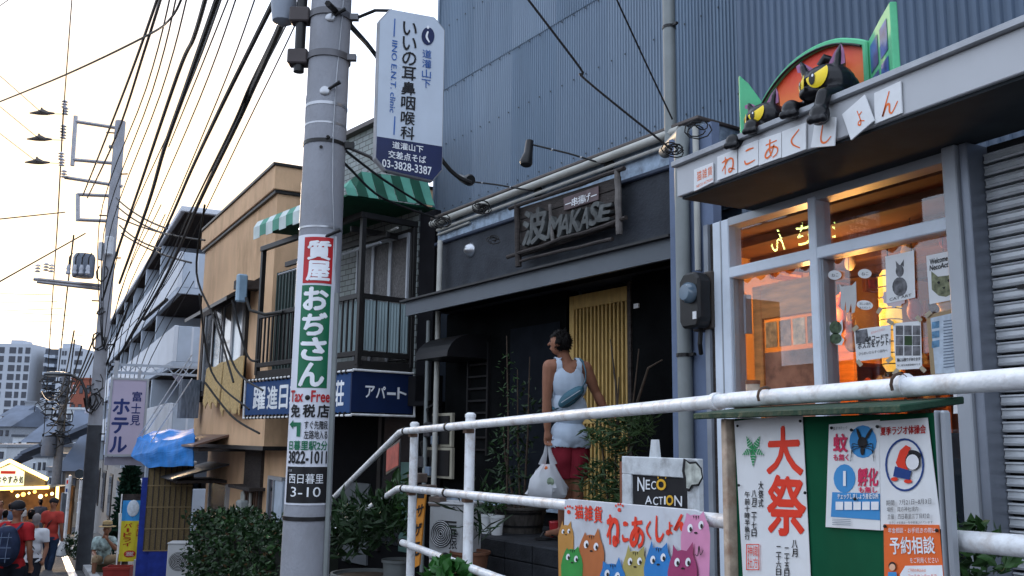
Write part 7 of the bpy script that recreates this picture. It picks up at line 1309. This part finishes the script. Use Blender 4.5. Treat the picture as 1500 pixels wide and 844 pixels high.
# white pipes, sign plates near the kerb
for i, (pt0, pb0, Z) in enumerate((((99, 697), (94, 800), 30), ((121, 693), (112, 790), 27), ((125, 706), (118, 795), 25.5))):
    a, c_ = at(*pt0, Z), at(*pb0, Z); a.x, a.y = c_.x, c_.y; solo(B().tube([tuple(c_-V((0, 0, .3))), tuple(a)], .05, 8), 'white_post', white_paint, ['white post carrying a small red and blue plate', 'white post with a round mirror beside the dark pole', 'short white post nearest the dark pole'][i], 'post', group='white posts along the kerb', smooth=True)
F = facing(98, 705, 30); x0, x1, z0, z1 = F.r((95, 723), (102, 702), -.08); pl_ = thing('street_plate', 'small white plate with a red and a blue mark on the white post', 'sign', F, ((x0+x1)/2, -.08, z0)); B().box(x0, x1, -.1, -.07, z0, z1).make('plate', paper, pl_, F); B().box(x0+.03, x1-.03, -.105, -.1, lerp(z0, z1, .68), lerp(z0, z1, .93)).make('red_mark', ink_red, pl_, F); B().box(x0+.03, x1-.03, -.105, -.1, lerp(z0, z1, .1), lerp(z0, z1, .35)).make('blue_mark', ink_blue, pl_, F)
F = facing(119, 693, 27); x, z = F.h(119, 694); v_ = B().lathe(0, 0, [(.13, 0), (.13, .03)], 16); v_.v = [(x+a, -.1-c_, z+b_) for a, b_, c_ in v_.v]; solo(v_, 'round_mirror', mat('mirror_back', (.10, .13, .15), .2, metal=.6), 'round traffic mirror on the white post', 'mirror', F)
F = facing(96, 705, 34); x0, x1, z0, z1 = F.r((84, 790), (92, 722)); solo(B().box(x0, x1, 0, .5, z0, z1), 'vending_cabinet', gg, 'grey cabinet behind the red shirted walker', 'cabinet', F)
# ================================================================ opposite side of the lane (only seen as reflections)
for i, (x0, x1, h, lb) in enumerate(((-30, -19, 5.4, 'dark two storey building opposite, seen only reflected in the shop glass'), (-17.5, -9.5, 3.0, 'low brown shop opposite with scalloped board, reflected in the shop glass'), (2, 14, 5.0, 'building behind the viewpoint on the opposite side'))):
    t = thing('opposite_building', lb, 'building', W0, ((x0+x1)/2, -5, gz(x0))); m = mat('opposite_wall_%d' % i, [(.12, .07, .05), (.16, .08, .05), (.2, .2, .21)][i], .8)
    B().box(x0, x1, -10, -4.4, -2, h).make('wall', m, t); 
    for k in range(3): xx = lerp(x0+.5, x1-2, k/2); w_ = B().box(xx, xx+1.4, -4.4, -4.34, h-2.2, h-.9).make('window', dark_alu, t); B().box(xx+.08, xx+1.32, -4.34, -4.32, h-2.12, h-.98).make('pane', dark_glass, w_)

def mirror_pt(px, py, Yp):     # where a line of sight that bounces off the shop glass meets the wall opposite
    x, z = CF.h(px, py, .03); p = CF.M @ V((x, .03, z)); d = (p-CAM).normalized(); d.y = -d.y; return p+d*((Yp-p.y)/d.y)
a_, b_ = mirror_pt(1112, 352, -4.30), mirror_pt(1272, 340, -4.30)
ls_ = thing('lit_letter_sign', 'board with glowing yellow green letters across the lane, seen mirrored in the shop glass', 'sign', W0, ((a_.x+b_.x)/2, -4.32, min(a_.z, b_.z)-.5))
zc = (a_.z+b_.z)/2; xa_, xb_ = min(a_.x, b_.x), max(a_.x, b_.x)
B().box(xa_-1, xb_+1, -4.40, -4.33, zc-.45, zc+.50).make('board', mat('sign_brown', (.10, .04, .03), .8), ls_)
gl = mat('glowing_letters', (.75, 1, .25), .5, emit=7)
for i, ch in enumerate('おぢさん'):
    w_ = (xb_-xa_)/4; x1 = xb_-i*w_; B().text(ch, lambda u, v_: (x1-u*w_*.55, -4.325, zc-.12+v_*.42), .0).make('lit_letter', gl, ls_)
n_ = 12; sc2 = B()
for i in range(n_): x0 = lerp(xa_-1, xb_+1, i/n_); x1 = lerp(xa_-1, xb_+1, (i+1)/n_); sc2.prism([(x0, -4.36, zc-.45), (x1, -4.36, zc-.45), (lerp(x0, x1, .75), -4.36, zc-.55), (lerp(x0, x1, .5), -4.36, zc-.6), (lerp(x0, x1, .25), -4.36, zc-.55)], (0, .02, 0))
sc2.make('scalloped_edge', MATS['sign_brown'], ls_)['kind'] = 'stuff'
# ================================================================ people
def seg_d(p, a, b):
    d = b-a; t = max(0, min(1, (p-a).dot(d)/max(1e-9, d.length_squared))); return (p-(a+d*t)).length, t
def person(lab, J, k=1, vox=.016, skin_m=skin, hair=None, hands=True, bones_r=None, grp=None, face=None, hair_cut=None, female=False):
    """J: joint name -> world point. face: unit vector the face looks along. One continuous body, clothes added by the caller."""
    base = V(((J['anL'].x+J['anR'].x)/2, (J['anL'].y+J['anR'].y)/2, min(J['anL'].z, J['anR'].z)-.07*k)); t = thing('person', lab, 'person', W0, tuple(base), grp)
    r = dict(torso=(.125*k, .145*k), arm=(.046*k, .036*k), fore=(.036*k, .026*k), thigh=(.080*k, .055*k), shin=(.052*k, .034*k), neck=(.052*k, .05*k))
    up_ = (J['neck']-J['pel']).normalized(); lr = (J['shR']-J['shL']).normalized(); fw = up_.cross(lr).normalized()*-1
    b = B(); rotm = Matrix((lr, fw, up_)).transposed(); mid = (J['shL']+J['shR'])/2
    b.ball(J['pel'], (.148*k, .110*k, .12*k), 14, 10, rotm); b.ball(J['pel'].lerp(mid, .40), (.145*k, .105*k, .17*k), 14, 10, rotm); b.ball(J['pel'].lerp(mid, .78), (.158*k, .115*k, .17*k), 14, 10, rotm)
    b.cap(mid-lr*.0+(J['shL']-mid)*.82, mid+(J['shR']-mid)*.82, .068*k, .068*k); b.cap(mid, J['head']-up_*.05*k, .062*k, .050*k)
    for s_ in 'LR':
        b.cap(mid.lerp(J['sh'+s_], .7)-up_*.02*k, J['sh'+s_], .06*k, .056*k); b.cap(J['sh'+s_], J['sh'+s_].lerp(J['el'+s_], .5), .062*k, .054*k); b.cap(J['sh'+s_].lerp(J['el'+s_], .5), J['el'+s_], .054*k, .040*k)
        b.cap(J['el'+s_], J['el'+s_].lerp(J['ha'+s_], .35), .040*k, .045*k); b.cap(J['el'+s_].lerp(J['ha'+s_], .35), J['ha'+s_], .045*k, .027*k)
        hip = J['hip'+s_]; b.cap(J['pel'].lerp(hip, .7), hip, .10*k, .095*k); b.cap(hip, J['kn'+s_], .088*k, .056*k); b.cap(J['kn'+s_], J['kn'+s_].lerp(J['an'+s_], .35), .053*k, .056*k); b.cap(J['kn'+s_].lerp(J['an'+s_], .35), J['an'+s_], .056*k, .034*k)
        toe = J['toe'+s_]; b.cap(J['an'+s_]-V((0, 0, .03*k)), toe, .036*k, .028*k); b.ball(J['an'+s_]-V((0, 0, .045*k)), (.036*k,)*3, 8, 6)
        d = (J['ha'+s_]-J['el'+s_]).normalized(); pc = J['ha'+s_]+d*.05*k
        if hands:
            b.cap(J['ha'+s_], pc, .028*k, .034*k)
            side = d.cross(fw).normalized(); cu = J.get('curl'+s_, fw)
            for q in range(4):
                o = side*(q-1.5)*.019*k; a0 = pc+o+d*.015*k; a1 = a0+d*.035*k*(1, 1.1, 1.05, .85)[q]+cu*.012*k; a2 = a1+d*.015*k+cu*.03*k
                b.cap(a0, a1, .0095*k, .009*k, 6); b.cap(a1, a2, .009*k, .0075*k, 6)
            th = pc-d*.02*k+side*(-.03)*k; b.cap(th, th-side*.02*k+d*.035*k+cu*.015*k, .0105*k, .009*k, 6)
        else: b.cap(J['ha'+s_], pc+d*.05*k, .027*k, .022*k)
    f = face or fw; hl = f.cross(V((0, 0, 1))).normalized(); H_ = J['head']; hr = Matrix((hl, f, V((0, 0, 1)))).transposed()
    b.ball(H_, (.075*k, .093*k, .105*k), 16, 12, hr); b.ball(H_+f*.028*k-V((0, 0, .055*k)), (.052*k, .058*k, .058*k), 12, 8, hr)
    b.cap(H_+f*.090*k+V((0, 0, .005*k)), H_+f*.110*k-V((0, 0, .022*k)), .009*k, .013*k, 6); b.ball(H_+f*.088*k-V((0, 0, .058*k)), (.022*k, .012*k, .010*k), 8, 6, hr)
    for q in (-1, 1): b.ball(H_+hl*q*.076*k-f*.005*k-V((0, 0, .012*k)), (.012*k, .022*k, .032*k), 8, 6, hr)
    body = blend(b, 'body', skin_m, t, None, vox=vox*k, smooth=3 if vox < .012 else 1, fac=.5)
    for q in (-1, 1): B().ball(H_+f*.083*k+hl*q*.030*k+V((0, 0, .006*k)), (.013*k, .007*k, .008*k), 8, 6, hr).make('eye', mat('dark_eye', (.03, .02, .02), .3), t)
    Wi = WM[t.name].inverted(); j = {n: Wi @ v for n, v in J.items()}
    segs = [('head', j['head'], j['head'], .10*k), ('neck', j['neck'], j['head'], .05*k), ('torso', j['pel'], j['pel'].lerp((j['shL']+j['shR'])/2, .85), .155*k)]
    for s_ in 'LR': segs += [('arm'+s_, j['sh'+s_], j['el'+s_], .045*k), ('fore'+s_, j['el'+s_], j['ha'+s_], .034*k), ('hand'+s_, j['ha'+s_], j['ha'+s_]+(j['ha'+s_]-j['el'+s_]).normalized()*.12*k, .03*k), ('thigh'+s_, j['hip'+s_], j['kn'+s_], .075*k), ('shin'+s_, j['kn'+s_], j['an'+s_], .045*k), ('foot'+s_, j['an'+s_], j['toe'+s_], .03*k)]
    def cls(p):
        best = None
        for n, a, c_, rr_ in segs:
            d_, tt = seg_d(p, a, c_); d_ -= rr_
            if best is None or d_ < best[0]: best = (d_, n, tt)
        return best[1], best[2]
    rot3 = WM[t.name].inverted().to_3x3(); fl, hll = rot3 @ f, rot3 @ hl
    if hair:
        Hc = j['head']
        def hk(p): q = p-Hc; return (q.z > .035*k and q.dot(fl) < .078*k) or (q.dot(fl) < .015*k and q.z > (-.075 if not female else -.13)*k and abs(q.dot(hll)) < .11*k and not (abs(q.dot(hll)) > .070*k and q.z < -.03*k and q.dot(fl) > -.03*k))
        ho = skin_off(body, 'hair', hair, t, lambda p: hk(p) and (p-Hc).length < .17*k, lambda co: (.008+.010*noise.noise(co*45))*k, sol=.008*k)
        if vox < .012:
            bt2 = B(); rh = random.Random(3); pts_ = [v.co.copy() for v in ho.data.vertices]
            for _ in range(420):
                p = rh.choice(pts_); n_ = (p-Hc).normalized(); d = (n_*.5+V((rh.uniform(-.6, .6), rh.uniform(-.6, .6), rh.uniform(-.9, .2)))).normalized(); s2_ = d.cross(n_); s2_ = s2_.normalized() if s2_.length > .01 else V((1, 0, 0)); L_ = rh.uniform(.010, .022)
                bt2.add([p-s2_*.004, p+s2_*.004, p+d*L_+n_*.004], [(0, 1, 2)])
            me = bpy.data.meshes.new('hair_tufts'); me.from_pydata(bt2.v, [], bt2.f); me.materials.append(hair); oo = bpy.data.objects.new('hair_tufts', me); C.objects.link(oo); oo.parent = ho; WM[oo.name] = WM[t.name]; oo['kind'] = 'stuff'
    return t, body, cls, j, (f, hl)
def cloth(t, body, cls, name, m, f, off, **k): return skin_off(body, name, m, t, lambda p: f(*cls(p), p), off, **k)
# ---- the man with the shopping bag
Zm = 7.55; A = lambda px, py, dz=0: at(px, py, Zm+dz)
J = dict(head=A(821, 501), neck=A(825, 524), shL=A(805, 537, -.02), shR=A(857, 539, .03), elL=A(801, 585, -.05), haL=A(802, 632, -.05), elR=A(873, 575, .05), haR=A(889, 606, .03), pel=A(835, 636), hipL=A(823, 650), hipR=A(846, 650, .02), knL=A(828, 712, .03), knR=A(846, 712, 0), anL=A(823, 774, .05), anR=A(846, 776), toeL=A(802, 782, .0), toeR=A(838, 786, -.12))
fdir = (-_r*.93 + _fh*.37).normalized()
pm_, body, cls, j, fh2 = person('man in white tank top and dark red shorts seen from behind, carrying a shopping bag', J, k=.93, vox=.0078, hair=hair_m, face=fdir)
tank = mat('white_tank_cotton', (.44, .52, .62), .85, var=.08, sc=6, bump=.5, bs=14, spec=.1); shorts = mat('dark_red_shorts', (.19, .018, .030), .85, var=.2, sc=8, bump=.6, bs=14, spec=.1)
mid_ = (j['shL']+j['shR'])/2; up_ = (j['neck']-j['pel']).normalized(); lrv = (j['shR']-j['shL']).normalized()
def tankk(n, tt, p):
    q = p-mid_; s_ = q.dot(lrv); h = q.z
    if h > .075 or n[:3] in ('for', 'han') or (n == 'head' and h > .05): return False
    if h > -.13: return abs(s_) < .108+max(0, -h-.04)*.25 and not (h > -.075 and (s_/.060)**2+((h-.03)/.085)**2 < 1)
    if n[:3] == 'arm': return abs(s_) < .125
    if n[:3] in ('thi',): return p.z > j['hipL'].z-.03
    if n != 'torso': return False
    return p.z > j['pel'].z-.10
def flare(c_):
    f = max(0, (j['pel'].z+.14-c_.z))/.2; ax = V((j['pel'].x, j['pel'].y, c_.z)); return ax+(c_-ax)*(1+.05*min(1, f))
fold = lambda co, a=.010: a*noise.noise(V((co.x*16, co.y*16, co.z*7+3)))
cloth(pm_, body, cls, 'tank_top', tank, tankk, lambda co: .016+fold(co, .006), sol=.005, flare=flare)
def shortk(n, tt, p): return (n == 'torso' and p.z < j['pel'].z+.05) or (n[:5] == 'thigh' and tt < .80)
def sflare(c_):
    if c_.z > j['hipL'].z-.05: return c_
    s_ = 'L' if (c_-j['hipL']).length < (c_-j['hipR']).length else 'R'; a, e = j['hip'+s_], j['kn'+s_]; tt = (a.z-c_.z)/max(.01, a.z-e.z); ax = a.lerp(e, tt); return ax+(c_-ax)*(1+.22*min(1, tt))
cloth(pm_, body, cls, 'shorts', shorts, shortk, lambda co: .014+fold(co, .014), sol=.005, flare=sflare)
for s_ in 'LR':
    a, e = J['an'+s_], J['toe'+s_]; d = (e-a); d.z = 0; d.normalize(); sd_ = d.cross(V((0, 0, 1))); z = min(a.z, e.z)-.045; c0 = V((a.x, a.y, z))-d*.04; b = B()
    ol = [(0, .032), (.06, .034), (.14, .03), (.2, .042), (.25, .035), (.275, .012)]; pts = [c0+d*x+sd_*w_ for x, w_ in ol]+[c0+d*x-sd_*w_ for x, w_ in reversed(ol)]
    b.prism(pts, (0, 0, .016)); b.make('flip_flop', black_metal, pm_); b = B(); tp = c0+d*.20+V((0, 0, .04)); b.tube([c0+d*.09+sd_*.035+V((0, 0, .02)), tp+V((0, 0, .02)), c0+d*.23+V((0, 0, .02))], .006, 6); b.tube([c0+d*.09-sd_*.035+V((0, 0, .02)), tp+V((0, 0, .02))], .006, 6); b.make('flip_flop_strap', black_metal, pm_)
# sling bag on the back
sb = thing('sling_bag', 'teal grey sling bag worn across the back of the man in the tank top', 'bag', W0, tuple(A(836, 605, -.16)), None)
teal = mat('teal_nylon', (.04, .11, .15), .6, var=.2, sc=12, bump=.4, bs=50); c0 = A(835, 583, -.135); rt = Matrix.Rotation(radians(-38), 3, _fh); b = B()
b.ball(c0, (.115, .045, .055), 16, 10, rt @ Matrix((_r, _fh, V((0, 0, 1)))).transposed()); b.ball(c0+rt@(_r*.04), (.10, .05, .05), 14, 8, rt @ Matrix((_r, _fh, V((0, 0, 1)))).transposed()); blend(b, 'pouch', teal, sb, None, vox=.008, smooth=3)
B().tube([A(853, 568, -.155), A(858, 558, -.15), A(858, 545, -.12), A(854, 530, -.06), A(849, 526, 0)], .014, 6, sq=.4).make('strap', MATS['teal_nylon'], sb); B().tube([A(818, 598, -.155), A(812, 600, -.12), A(810, 596, -.05)], .012, 6, sq=.4).make('strap', MATS['teal_nylon'], sb)
B().tube([A(822, 590, -.192), A(836, 581, -.198), A(850, 572, -.19)], .003, 5).make('zip', grey_alu, sb); B().tube([A(824, 597, -.185), A(838, 588, -.19), A(852, 577, -.18)], .0025, 5).make('zip', black_metal, sb)
# shopping bag
bagm = bpy.data.materials.new('thin_white_plastic'); bagm.use_nodes = True; bb = bagm.node_tree.nodes['Principled BSDF']; bb.inputs['Base Color'].default_value = (.62, .64, .68, 1); bb.inputs['Roughness'].default_value = .35; bb.inputs['Alpha'].default_value = .72
bg_ = thing('shopping_bag', 'thin white plastic shopping bag hanging from the hand of the man in shorts', 'bag', W0, tuple(A(801, 728, -.08)))
b = B(); prof = [(793, 812, 680), (786, 818, 690), (779, 824, 702), (774, 829, 714), (773, 830, 724), (778, 826, 729)]; ring = []
for (pa_, pb2, py) in prof:
    cc_, w_ = A((pa_+pb2)/2, py, -.08), (pb2-pa_)/2/181; ring.append([cc_ + _r*(cos(t)*w_*(1+.10*sin(5*t+py*.9)+.05*sin(11*t-py)))+_fh*(sin(t)*w_*.62*(1+.14*sin(7*t+py*1.3)+.07*sin(13*t+py))) for t in [2*pi*i/28 for i in range(28)]])
for i in range(len(ring)): b.v += [tuple(p) for p in ring[i]]
for i in range(len(ring)-1): b.f += [(i*28+k, i*28+(k+1) % 28, (i+1)*28+(k+1) % 28, (i+1)*28+k) for k in range(28)]
b.f.append(tuple(range(5*28, 6*28))); b.make('sack', bagm, bg_, smooth=True)
for (p0, p1, p2) in (((794, 681), (799, 664), (801, 645)), ((811, 681), (806, 664), (803, 645))): B().tube([A(*p0, -.08), A(*p1, -.08), A(*p2, -.06)], [.035, .018, .008], 8, sq=.25).make('handle', bagm, bg_, smooth=True)
b = B(); b.ball(A(801, 706, -.08), (.10, .07, .06), 12, 8).make('green_contents', mat('leafy_contents', (.20, .26, .18), .7, var=.5, sc=20), bg_); B().ball(A(799, 686, -.08), (.05, .04, .03), 10, 6).make('orange_contents', mat('orange_pack', (.6, .14, .03), .5), bg_); B().ball(A(802, 719, -.08), (.11, .07, .04), 10, 6).make('pale_contents', mat('pale_pack', (.45, .45, .48), .5), bg_)
solo(B().lathe(A(815, 750, .15).x, A(815, 750, .15).y, [(.05, .78), (.06, .90), (.055, .91)], 16), 'red_bucket', mat('red_plastic', (.30, .015, .02), .4), 'dark red bucket on the step behind the man', 'bucket')
# ---- generic walkers: joints from a few heights
def walker(px, head_y, Z, k, facing_cam, lab, step=.12, arms=(.06, .06), lean=0, sit=False, **kw):
    c_ = at(px, head_y, Z); head = c_; s_ = -1 if facing_cam else 1; R_ = _r*s_; F_ = _fh*s_   # R_: person's right as body lr axis
    o = lambda x, y, z: V((c_.x, c_.y, c_.z)) + R_*x*k + F_*y*k + V((0, 0, z*k))
    J = dict(head=head, neck=o(0, -.02, -.17), shL=o(-.185, -.01, -.26), shR=o(.185, -.01, -.26), elL=o(-.235, -.03, -.54), elR=o(.235, -.03, -.54), haL=o(-.23, arms[0], -.78), haR=o(.23, arms[1], -.78), pel=o(0, 0, -.76), hipL=o(-.085, 0, -.83), hipR=o(.085, 0, -.83), knL=o(-.10, step*.7, -1.16), knR=o(.10, -step*.2, -1.17), anL=o(-.10, step, -1.53), anR=o(.10, -step, -1.52), toeL=o(-.11, step+.17, -1.58), toeR=o(.11, -step+.17, -1.57))
    return J, R_, F_
def dress(t, body, cls, j, top_m, bot_m, sleeve=.6, shoe=black_metal, k=1, skirt=False, long=True):
    cloth(t, body, cls, 'shirt', top_m, lambda n, tt, p: (n == 'torso' and p.z > j['pel'].z-.06) or (n[:3] == 'arm' and tt < sleeve) or (n == 'neck' and p.z < j['neck'].z-.03), lambda co: (.022+.016*noise.noise(V((co.x*12, co.y*12, co.z*7))))*k, sol=.006)
    cloth(t, body, cls, 'trousers', bot_m, lambda n, tt, p: (n == 'torso' and p.z < j['pel'].z+.02) or n[:5] == 'thigh' or (n[:4] == 'shin' and (tt < .93) and long), lambda co: (.017+.012*noise.noise(V((co.x*12, co.y*12, co.z*6))))*k, sol=.005)
    cloth(t, body, cls, 'shoes', shoe, lambda n, tt, p: n[:4] == 'foot', .012*k)
red_sh = mat('red_tshirt', (.34, .02, .025), .85, var=.12, sc=8, bump=.4, bs=12, spec=.1); red2 = mat('faded_red_tshirt', (.38, .05, .04), .85, var=.12, bump=.4, bs=12, spec=.1); wh = mat('white_tshirt', (.52, .54, .58), .85, var=.06, bump=.4, bs=12, spec=.1); navy_t = mat('dark_trousers', (.015, .017, .025), .85, spec=.1); jeans = mat('dark_jeans', (.02, .035, .07), .85, var=.2, spec=.1)
# backpack man
J, R_, F_ = walker(26, 746, 13.4, 1.0, False, '')
t, body, cls, j, (f, hl) = person('man in red T-shirt and dark cap walking away with a big checked backpack', J, vox=.016, hair=hair_m)
dress(t, body, cls, j, red_sh, navy_t, .62)
hd_c = J['head']; cap = B().ball(hd_c+V((0, 0, .045)), (.095, .11, .085), 16, 10, Matrix((hl, f, V((0, 0, 1)))).transposed()); cap.make('cap', mat('black_cap', (.012, .012, .016), .8), t, smooth=True); B().ball(hd_c-f*.02+V((0, 0, .0)), (.10, .12, .03), 16, 6, Matrix((hl, f, V((0, 0, 1)))).transposed()).make('cap_band', mat('grey_band', (.10, .11, .13), .8), t, smooth=True)
bp_ = thing('backpack', 'large navy backpack with pale check lines on the back of the man in red', 'backpack', W0, tuple(at(26, 832, 13.2))); nb2 = mat('navy_check_nylon', (.012, .022, .055), .75, var=.3, sc=10)
c0 = J['neck'].lerp(J['pel'], .55)-F_*.22; rot = Matrix((_r, _fh, V((0, 0, 1)))).transposed(); b = B(); b.ball(c0, (.20, .13, .28), 16, 12, rot); b.ball(c0-F_*.06-V((0, 0, .10)), (.17, .12, .14), 14, 8, rot); b.ball(c0+V((0, 0, .17)), (.15, .11, .12), 14, 8, rot); blend(b, 'sack', nb2, bp_, None, vox=.018, smooth=4)
ck = mat('check_line', (.12, .16, .24), .8)
for i in range(3): x = -.10+i*.10; B().tube([c0+_r*x-F_*(.135-.25*x*x)+V((0, 0, .2)), c0+_r*x-F_*(.17-.25*x*x), c0+_r*x-F_*(.185-.3*x*x)-V((0, 0, .2))], .005, 5).make('check_line', ck, bp_)
for i in range(3): z = .14-i*.14; B().tube([c0+_r*x-F_*(.18-1.2*x*x)+V((0, 0, z)) for x in (-.15, -.08, 0, .08, .15)], .005, 5).make('check_line', ck, bp_)
for q in (-1, 1): B().tube([c0+_r*q*.12+V((0, 0, .22)), J['neck']+_r*q*.12-F_*.03+V((0, 0, -.02)), J['neck']+_r*q*.13+F_*.10-V((0, 0, .1))], .022, 6, sq=.4).make('strap', nb2, bp_)
# woman
J, R_, F_ = walker(54, 760, 17.6, .95, True, '', step=.1); t, body, cls, j, (f, hl) = person('woman with short grey hair in white printed T-shirt walking toward the camera', J, k=.95, vox=.02, hair=mat('grey_hair', (.16, .14, .14), .7, var=.3), female=True, skin_m=skin_d); dress(t, body, cls, j, wh, navy_t, .7, k=.95)
for i in range(3): B().ball(J['neck'].lerp(J['pel'], .35+.2*i)+F_*.155+_r*(.04*(-1)**i), (.035, .008, .03), 8, 6, Matrix((_r, _fh, V((0, 0, 1)))).transposed()).make('shirt_print', mat('brown_print', (.12, .04, .03), .8), t)
B().tube([J['neck']-_r*.10+V((0, 0, -.06)), J['neck'].lerp(J['pel'], .5)+F_*.16, J['pel']+_r*.15], .010, 6).make('shoulder_strap', black_metal, t)
# red shirt man
J, R_, F_ = walker(79, 737, 21.5, 1.0, False, '', step=.16); t, body, cls, j, (f, hl) = person('man in faded red shirt and black cap walking away, strap over his shoulder', J, vox=.022, hair=hair_m); dress(t, body, cls, j, red2, jeans, .7)
B().ball(J['head']+V((0, 0, .045)), (.092, .105, .08), 14, 8).make('cap', MATS['black_cap'], t, smooth=True); B().tube([J['shR']-F_*.03+V((0, 0, .05)), J['neck'].lerp(J['pel'], .45)-F_*.15, J['pel']-_r*.17+V((0, 0, .05))], .022, 6, sq=.5).make('shoulder_strap', black_metal, t)
pb3 = J['haR']-V((0, 0, .08)); bg2 = thing('plastic_bag', 'white plastic bag in the right hand of the man in faded red', 'bag', W0, tuple(pb3-V((0, 0, .35)))); B().tube([pb3, pb3-V((0, 0, .1)), pb3-V((0, 0, .2)), pb3-V((0, 0, .3)), pb3-V((0, 0, .34))], [.02, .06, .11, .12, .08], 12).make('sack', mat('white_bag', (.6, .62, .64), .5, var=.1, bump=.5), bg2, smooth=True)
# curly head behind, and passers in the distance
shirts = [mat('crowd_%d' % i, c_, .85, spec=.1) for i, c_ in enumerate([(.35, .33, .3), (.10, .14, .22), (.45, .42, .4), (.12, .05, .04), (.05, .05, .06)])]
for i, (px, hy, Z, cam_, lb) in enumerate(((46, 752, 19.5, True, 'woman with bushy dark hair between the backpack man and the grey haired woman'), (8, 752, 24, True, 'passer-by in pale shirt at the far left edge'), (16, 741, 30, True, 'passer-by in blue shirt under the lit eave'), (30, 738, 32, False, 'passer-by in white shirt behind the black cap'), (2, 738, 31, False, 'passer-by in brown shirt at the left edge under the eave'), (60, 735, 34, True, 'dark dressed passer-by far behind the red shirted man'))):
    J, R_, F_ = walker(px, hy, Z, .95, cam_, ''); t, body, cls, j, _h = person(lb, J, k=.95, vox=.03, hair=hair_m, hands=False, grp='people walking up and down the lane', female=cam_); dress(t, body, cls, j, shirts[i-1 if i else 4], navy_t, .7, k=.95)
# seated man
Zs = 18.8; S = lambda px, py, dz=0: at(px, py, Zs+dz)
J = dict(head=S(157, 775), neck=S(154, 786, .03), shL=S(165, 791, .02), shR=S(141, 792, .05), elL=S(169, 804, -.10), haL=S(158, 791, -.22), elR=S(137, 809, 0), haR=S(140, 815, -.28), pel=S(151, 819, .15), hipL=S(158, 820, .08), hipR=S(146, 820, .08), knL=S(174, 817, -.28), knR=S(139, 819, -.35), anL=S(171, 838, -.20), anR=S(137, 842, -.35), toeL=S(174, 843, -.36), toeR=S(136, 848, -.50))
t, body, cls, j, (f, hl) = person('seated man in patterned shirt, khaki shorts and straw hat, hand to his mouth', J, k=.93, vox=.017, hair=None, face=(-_fh*.8+_r*.3-V((0, 0, .1))).normalized(), skin_m=skin_d)
al = mat('aloha_shirt', (.26, .34, .34), .85, var=.75, sc=11); kh = mat('khaki_shorts', (.26, .19, .12), .85, spec=.1); dress(t, body, cls, j, al, kh, .8, k=.93, long=False)
hh_ = J['head']; hat = mat('straw_hat', (.30, .22, .11), .85, var=.2, sc=30); B().lathe(hh_.x, hh_.y, [(.16, hh_.z+.045), (.165, hh_.z+.055), (.10, hh_.z+.07), (.09, hh_.z+.15), (.05, hh_.z+.17)], 18).make('hat', hat, t, smooth=True); B().lathe(hh_.x, hh_.y, [(.103, hh_.z+.068), (.097, hh_.z+.095)], 18).make('hat_band', black_metal, t)
bx_ = Fr(S(151, 835, .15).x, S(151, 835, .15).y, 62); zz = S(151, 826).z
ct_ = thing('wooden_crate', 'olive coloured crate the straw hat man sits on', 'crate', bx_, (0, 0, zz-.55)); B().box(-.2, .22, -.1, .3, zz-.55, zz-.02).make('crate_body', mat('olive_crate', (.06, .055, .03), .8, var=.3), ct_, bx_, bev=.01); B().box(-.22, .24, -.12, .32, zz-.03, zz-.01).make('crate_lid', mat('olive_lid', (.08, .07, .04), .8), ct_, bx_)
F = facing(170, 838, 17.6, 5); x0, x1, z0, z1 = F.r((149, 860), (190, 831)); rc = thing('red_crate', 'dark red plastic crate at the feet of the seated man', 'crate', F, ((x0+x1)/2, 0, z0)); rm_ = mat('red_crate_plastic', (.22, .02, .015), .5); B().box(x0, x1, 0, .03, z0, z1).box(x0, x1, .32, .35, z0, z1).box(x0, x0+.03, .03, .32, z0, z1).box(x1-.03, x1, .03, .32, z0, z1).make('crate_sides', rm_, rc, F, bev=.004); B().box(x0-.01, x1+.01, -.015, 0, z1-.05, z1).make('crate_rim', rm_, rc, F); B().box(x0+.03, x1-.03, .03, .32, z0+.02, z0+.05).make('crate_floor', rm_, rc, F)
F = facing(206, 826, 17.2, -10)
for i, (px, pyt, lb) in enumerate(((198, 820, 'left grey tin box left of the blue board'), (210, 815, 'taller grey tin box by the blue board'), (234, 822, 'dark folding trolley leaning beside the air conditioner'))):
    x0, x1, z0, z1 = F.r((px-5, 856), (px+6, pyt)); t = thing('tin_box', lb, 'box', F, ((x0+x1)/2, 0, z0), 'boxes below the straw blind'); B().box(x0, x1, 0, .3, z0, z1).make('body', grey_alu if i < 2 else black_metal, t, F, bev=.01); B().tube([(x0+.02, .1, z1), (x0+.02, .1, z1+.08), (x1-.02, .1, z1+.08), (x1-.02, .1, z1)], .012, 6).make('handle', black_metal, t, F)
# tidy: the glyph source is only a tool
bpy.data.objects.remove(_to)
for m_ in list(bpy.data.curves):
    if m_.users == 0: bpy.data.curves.remove(m_)
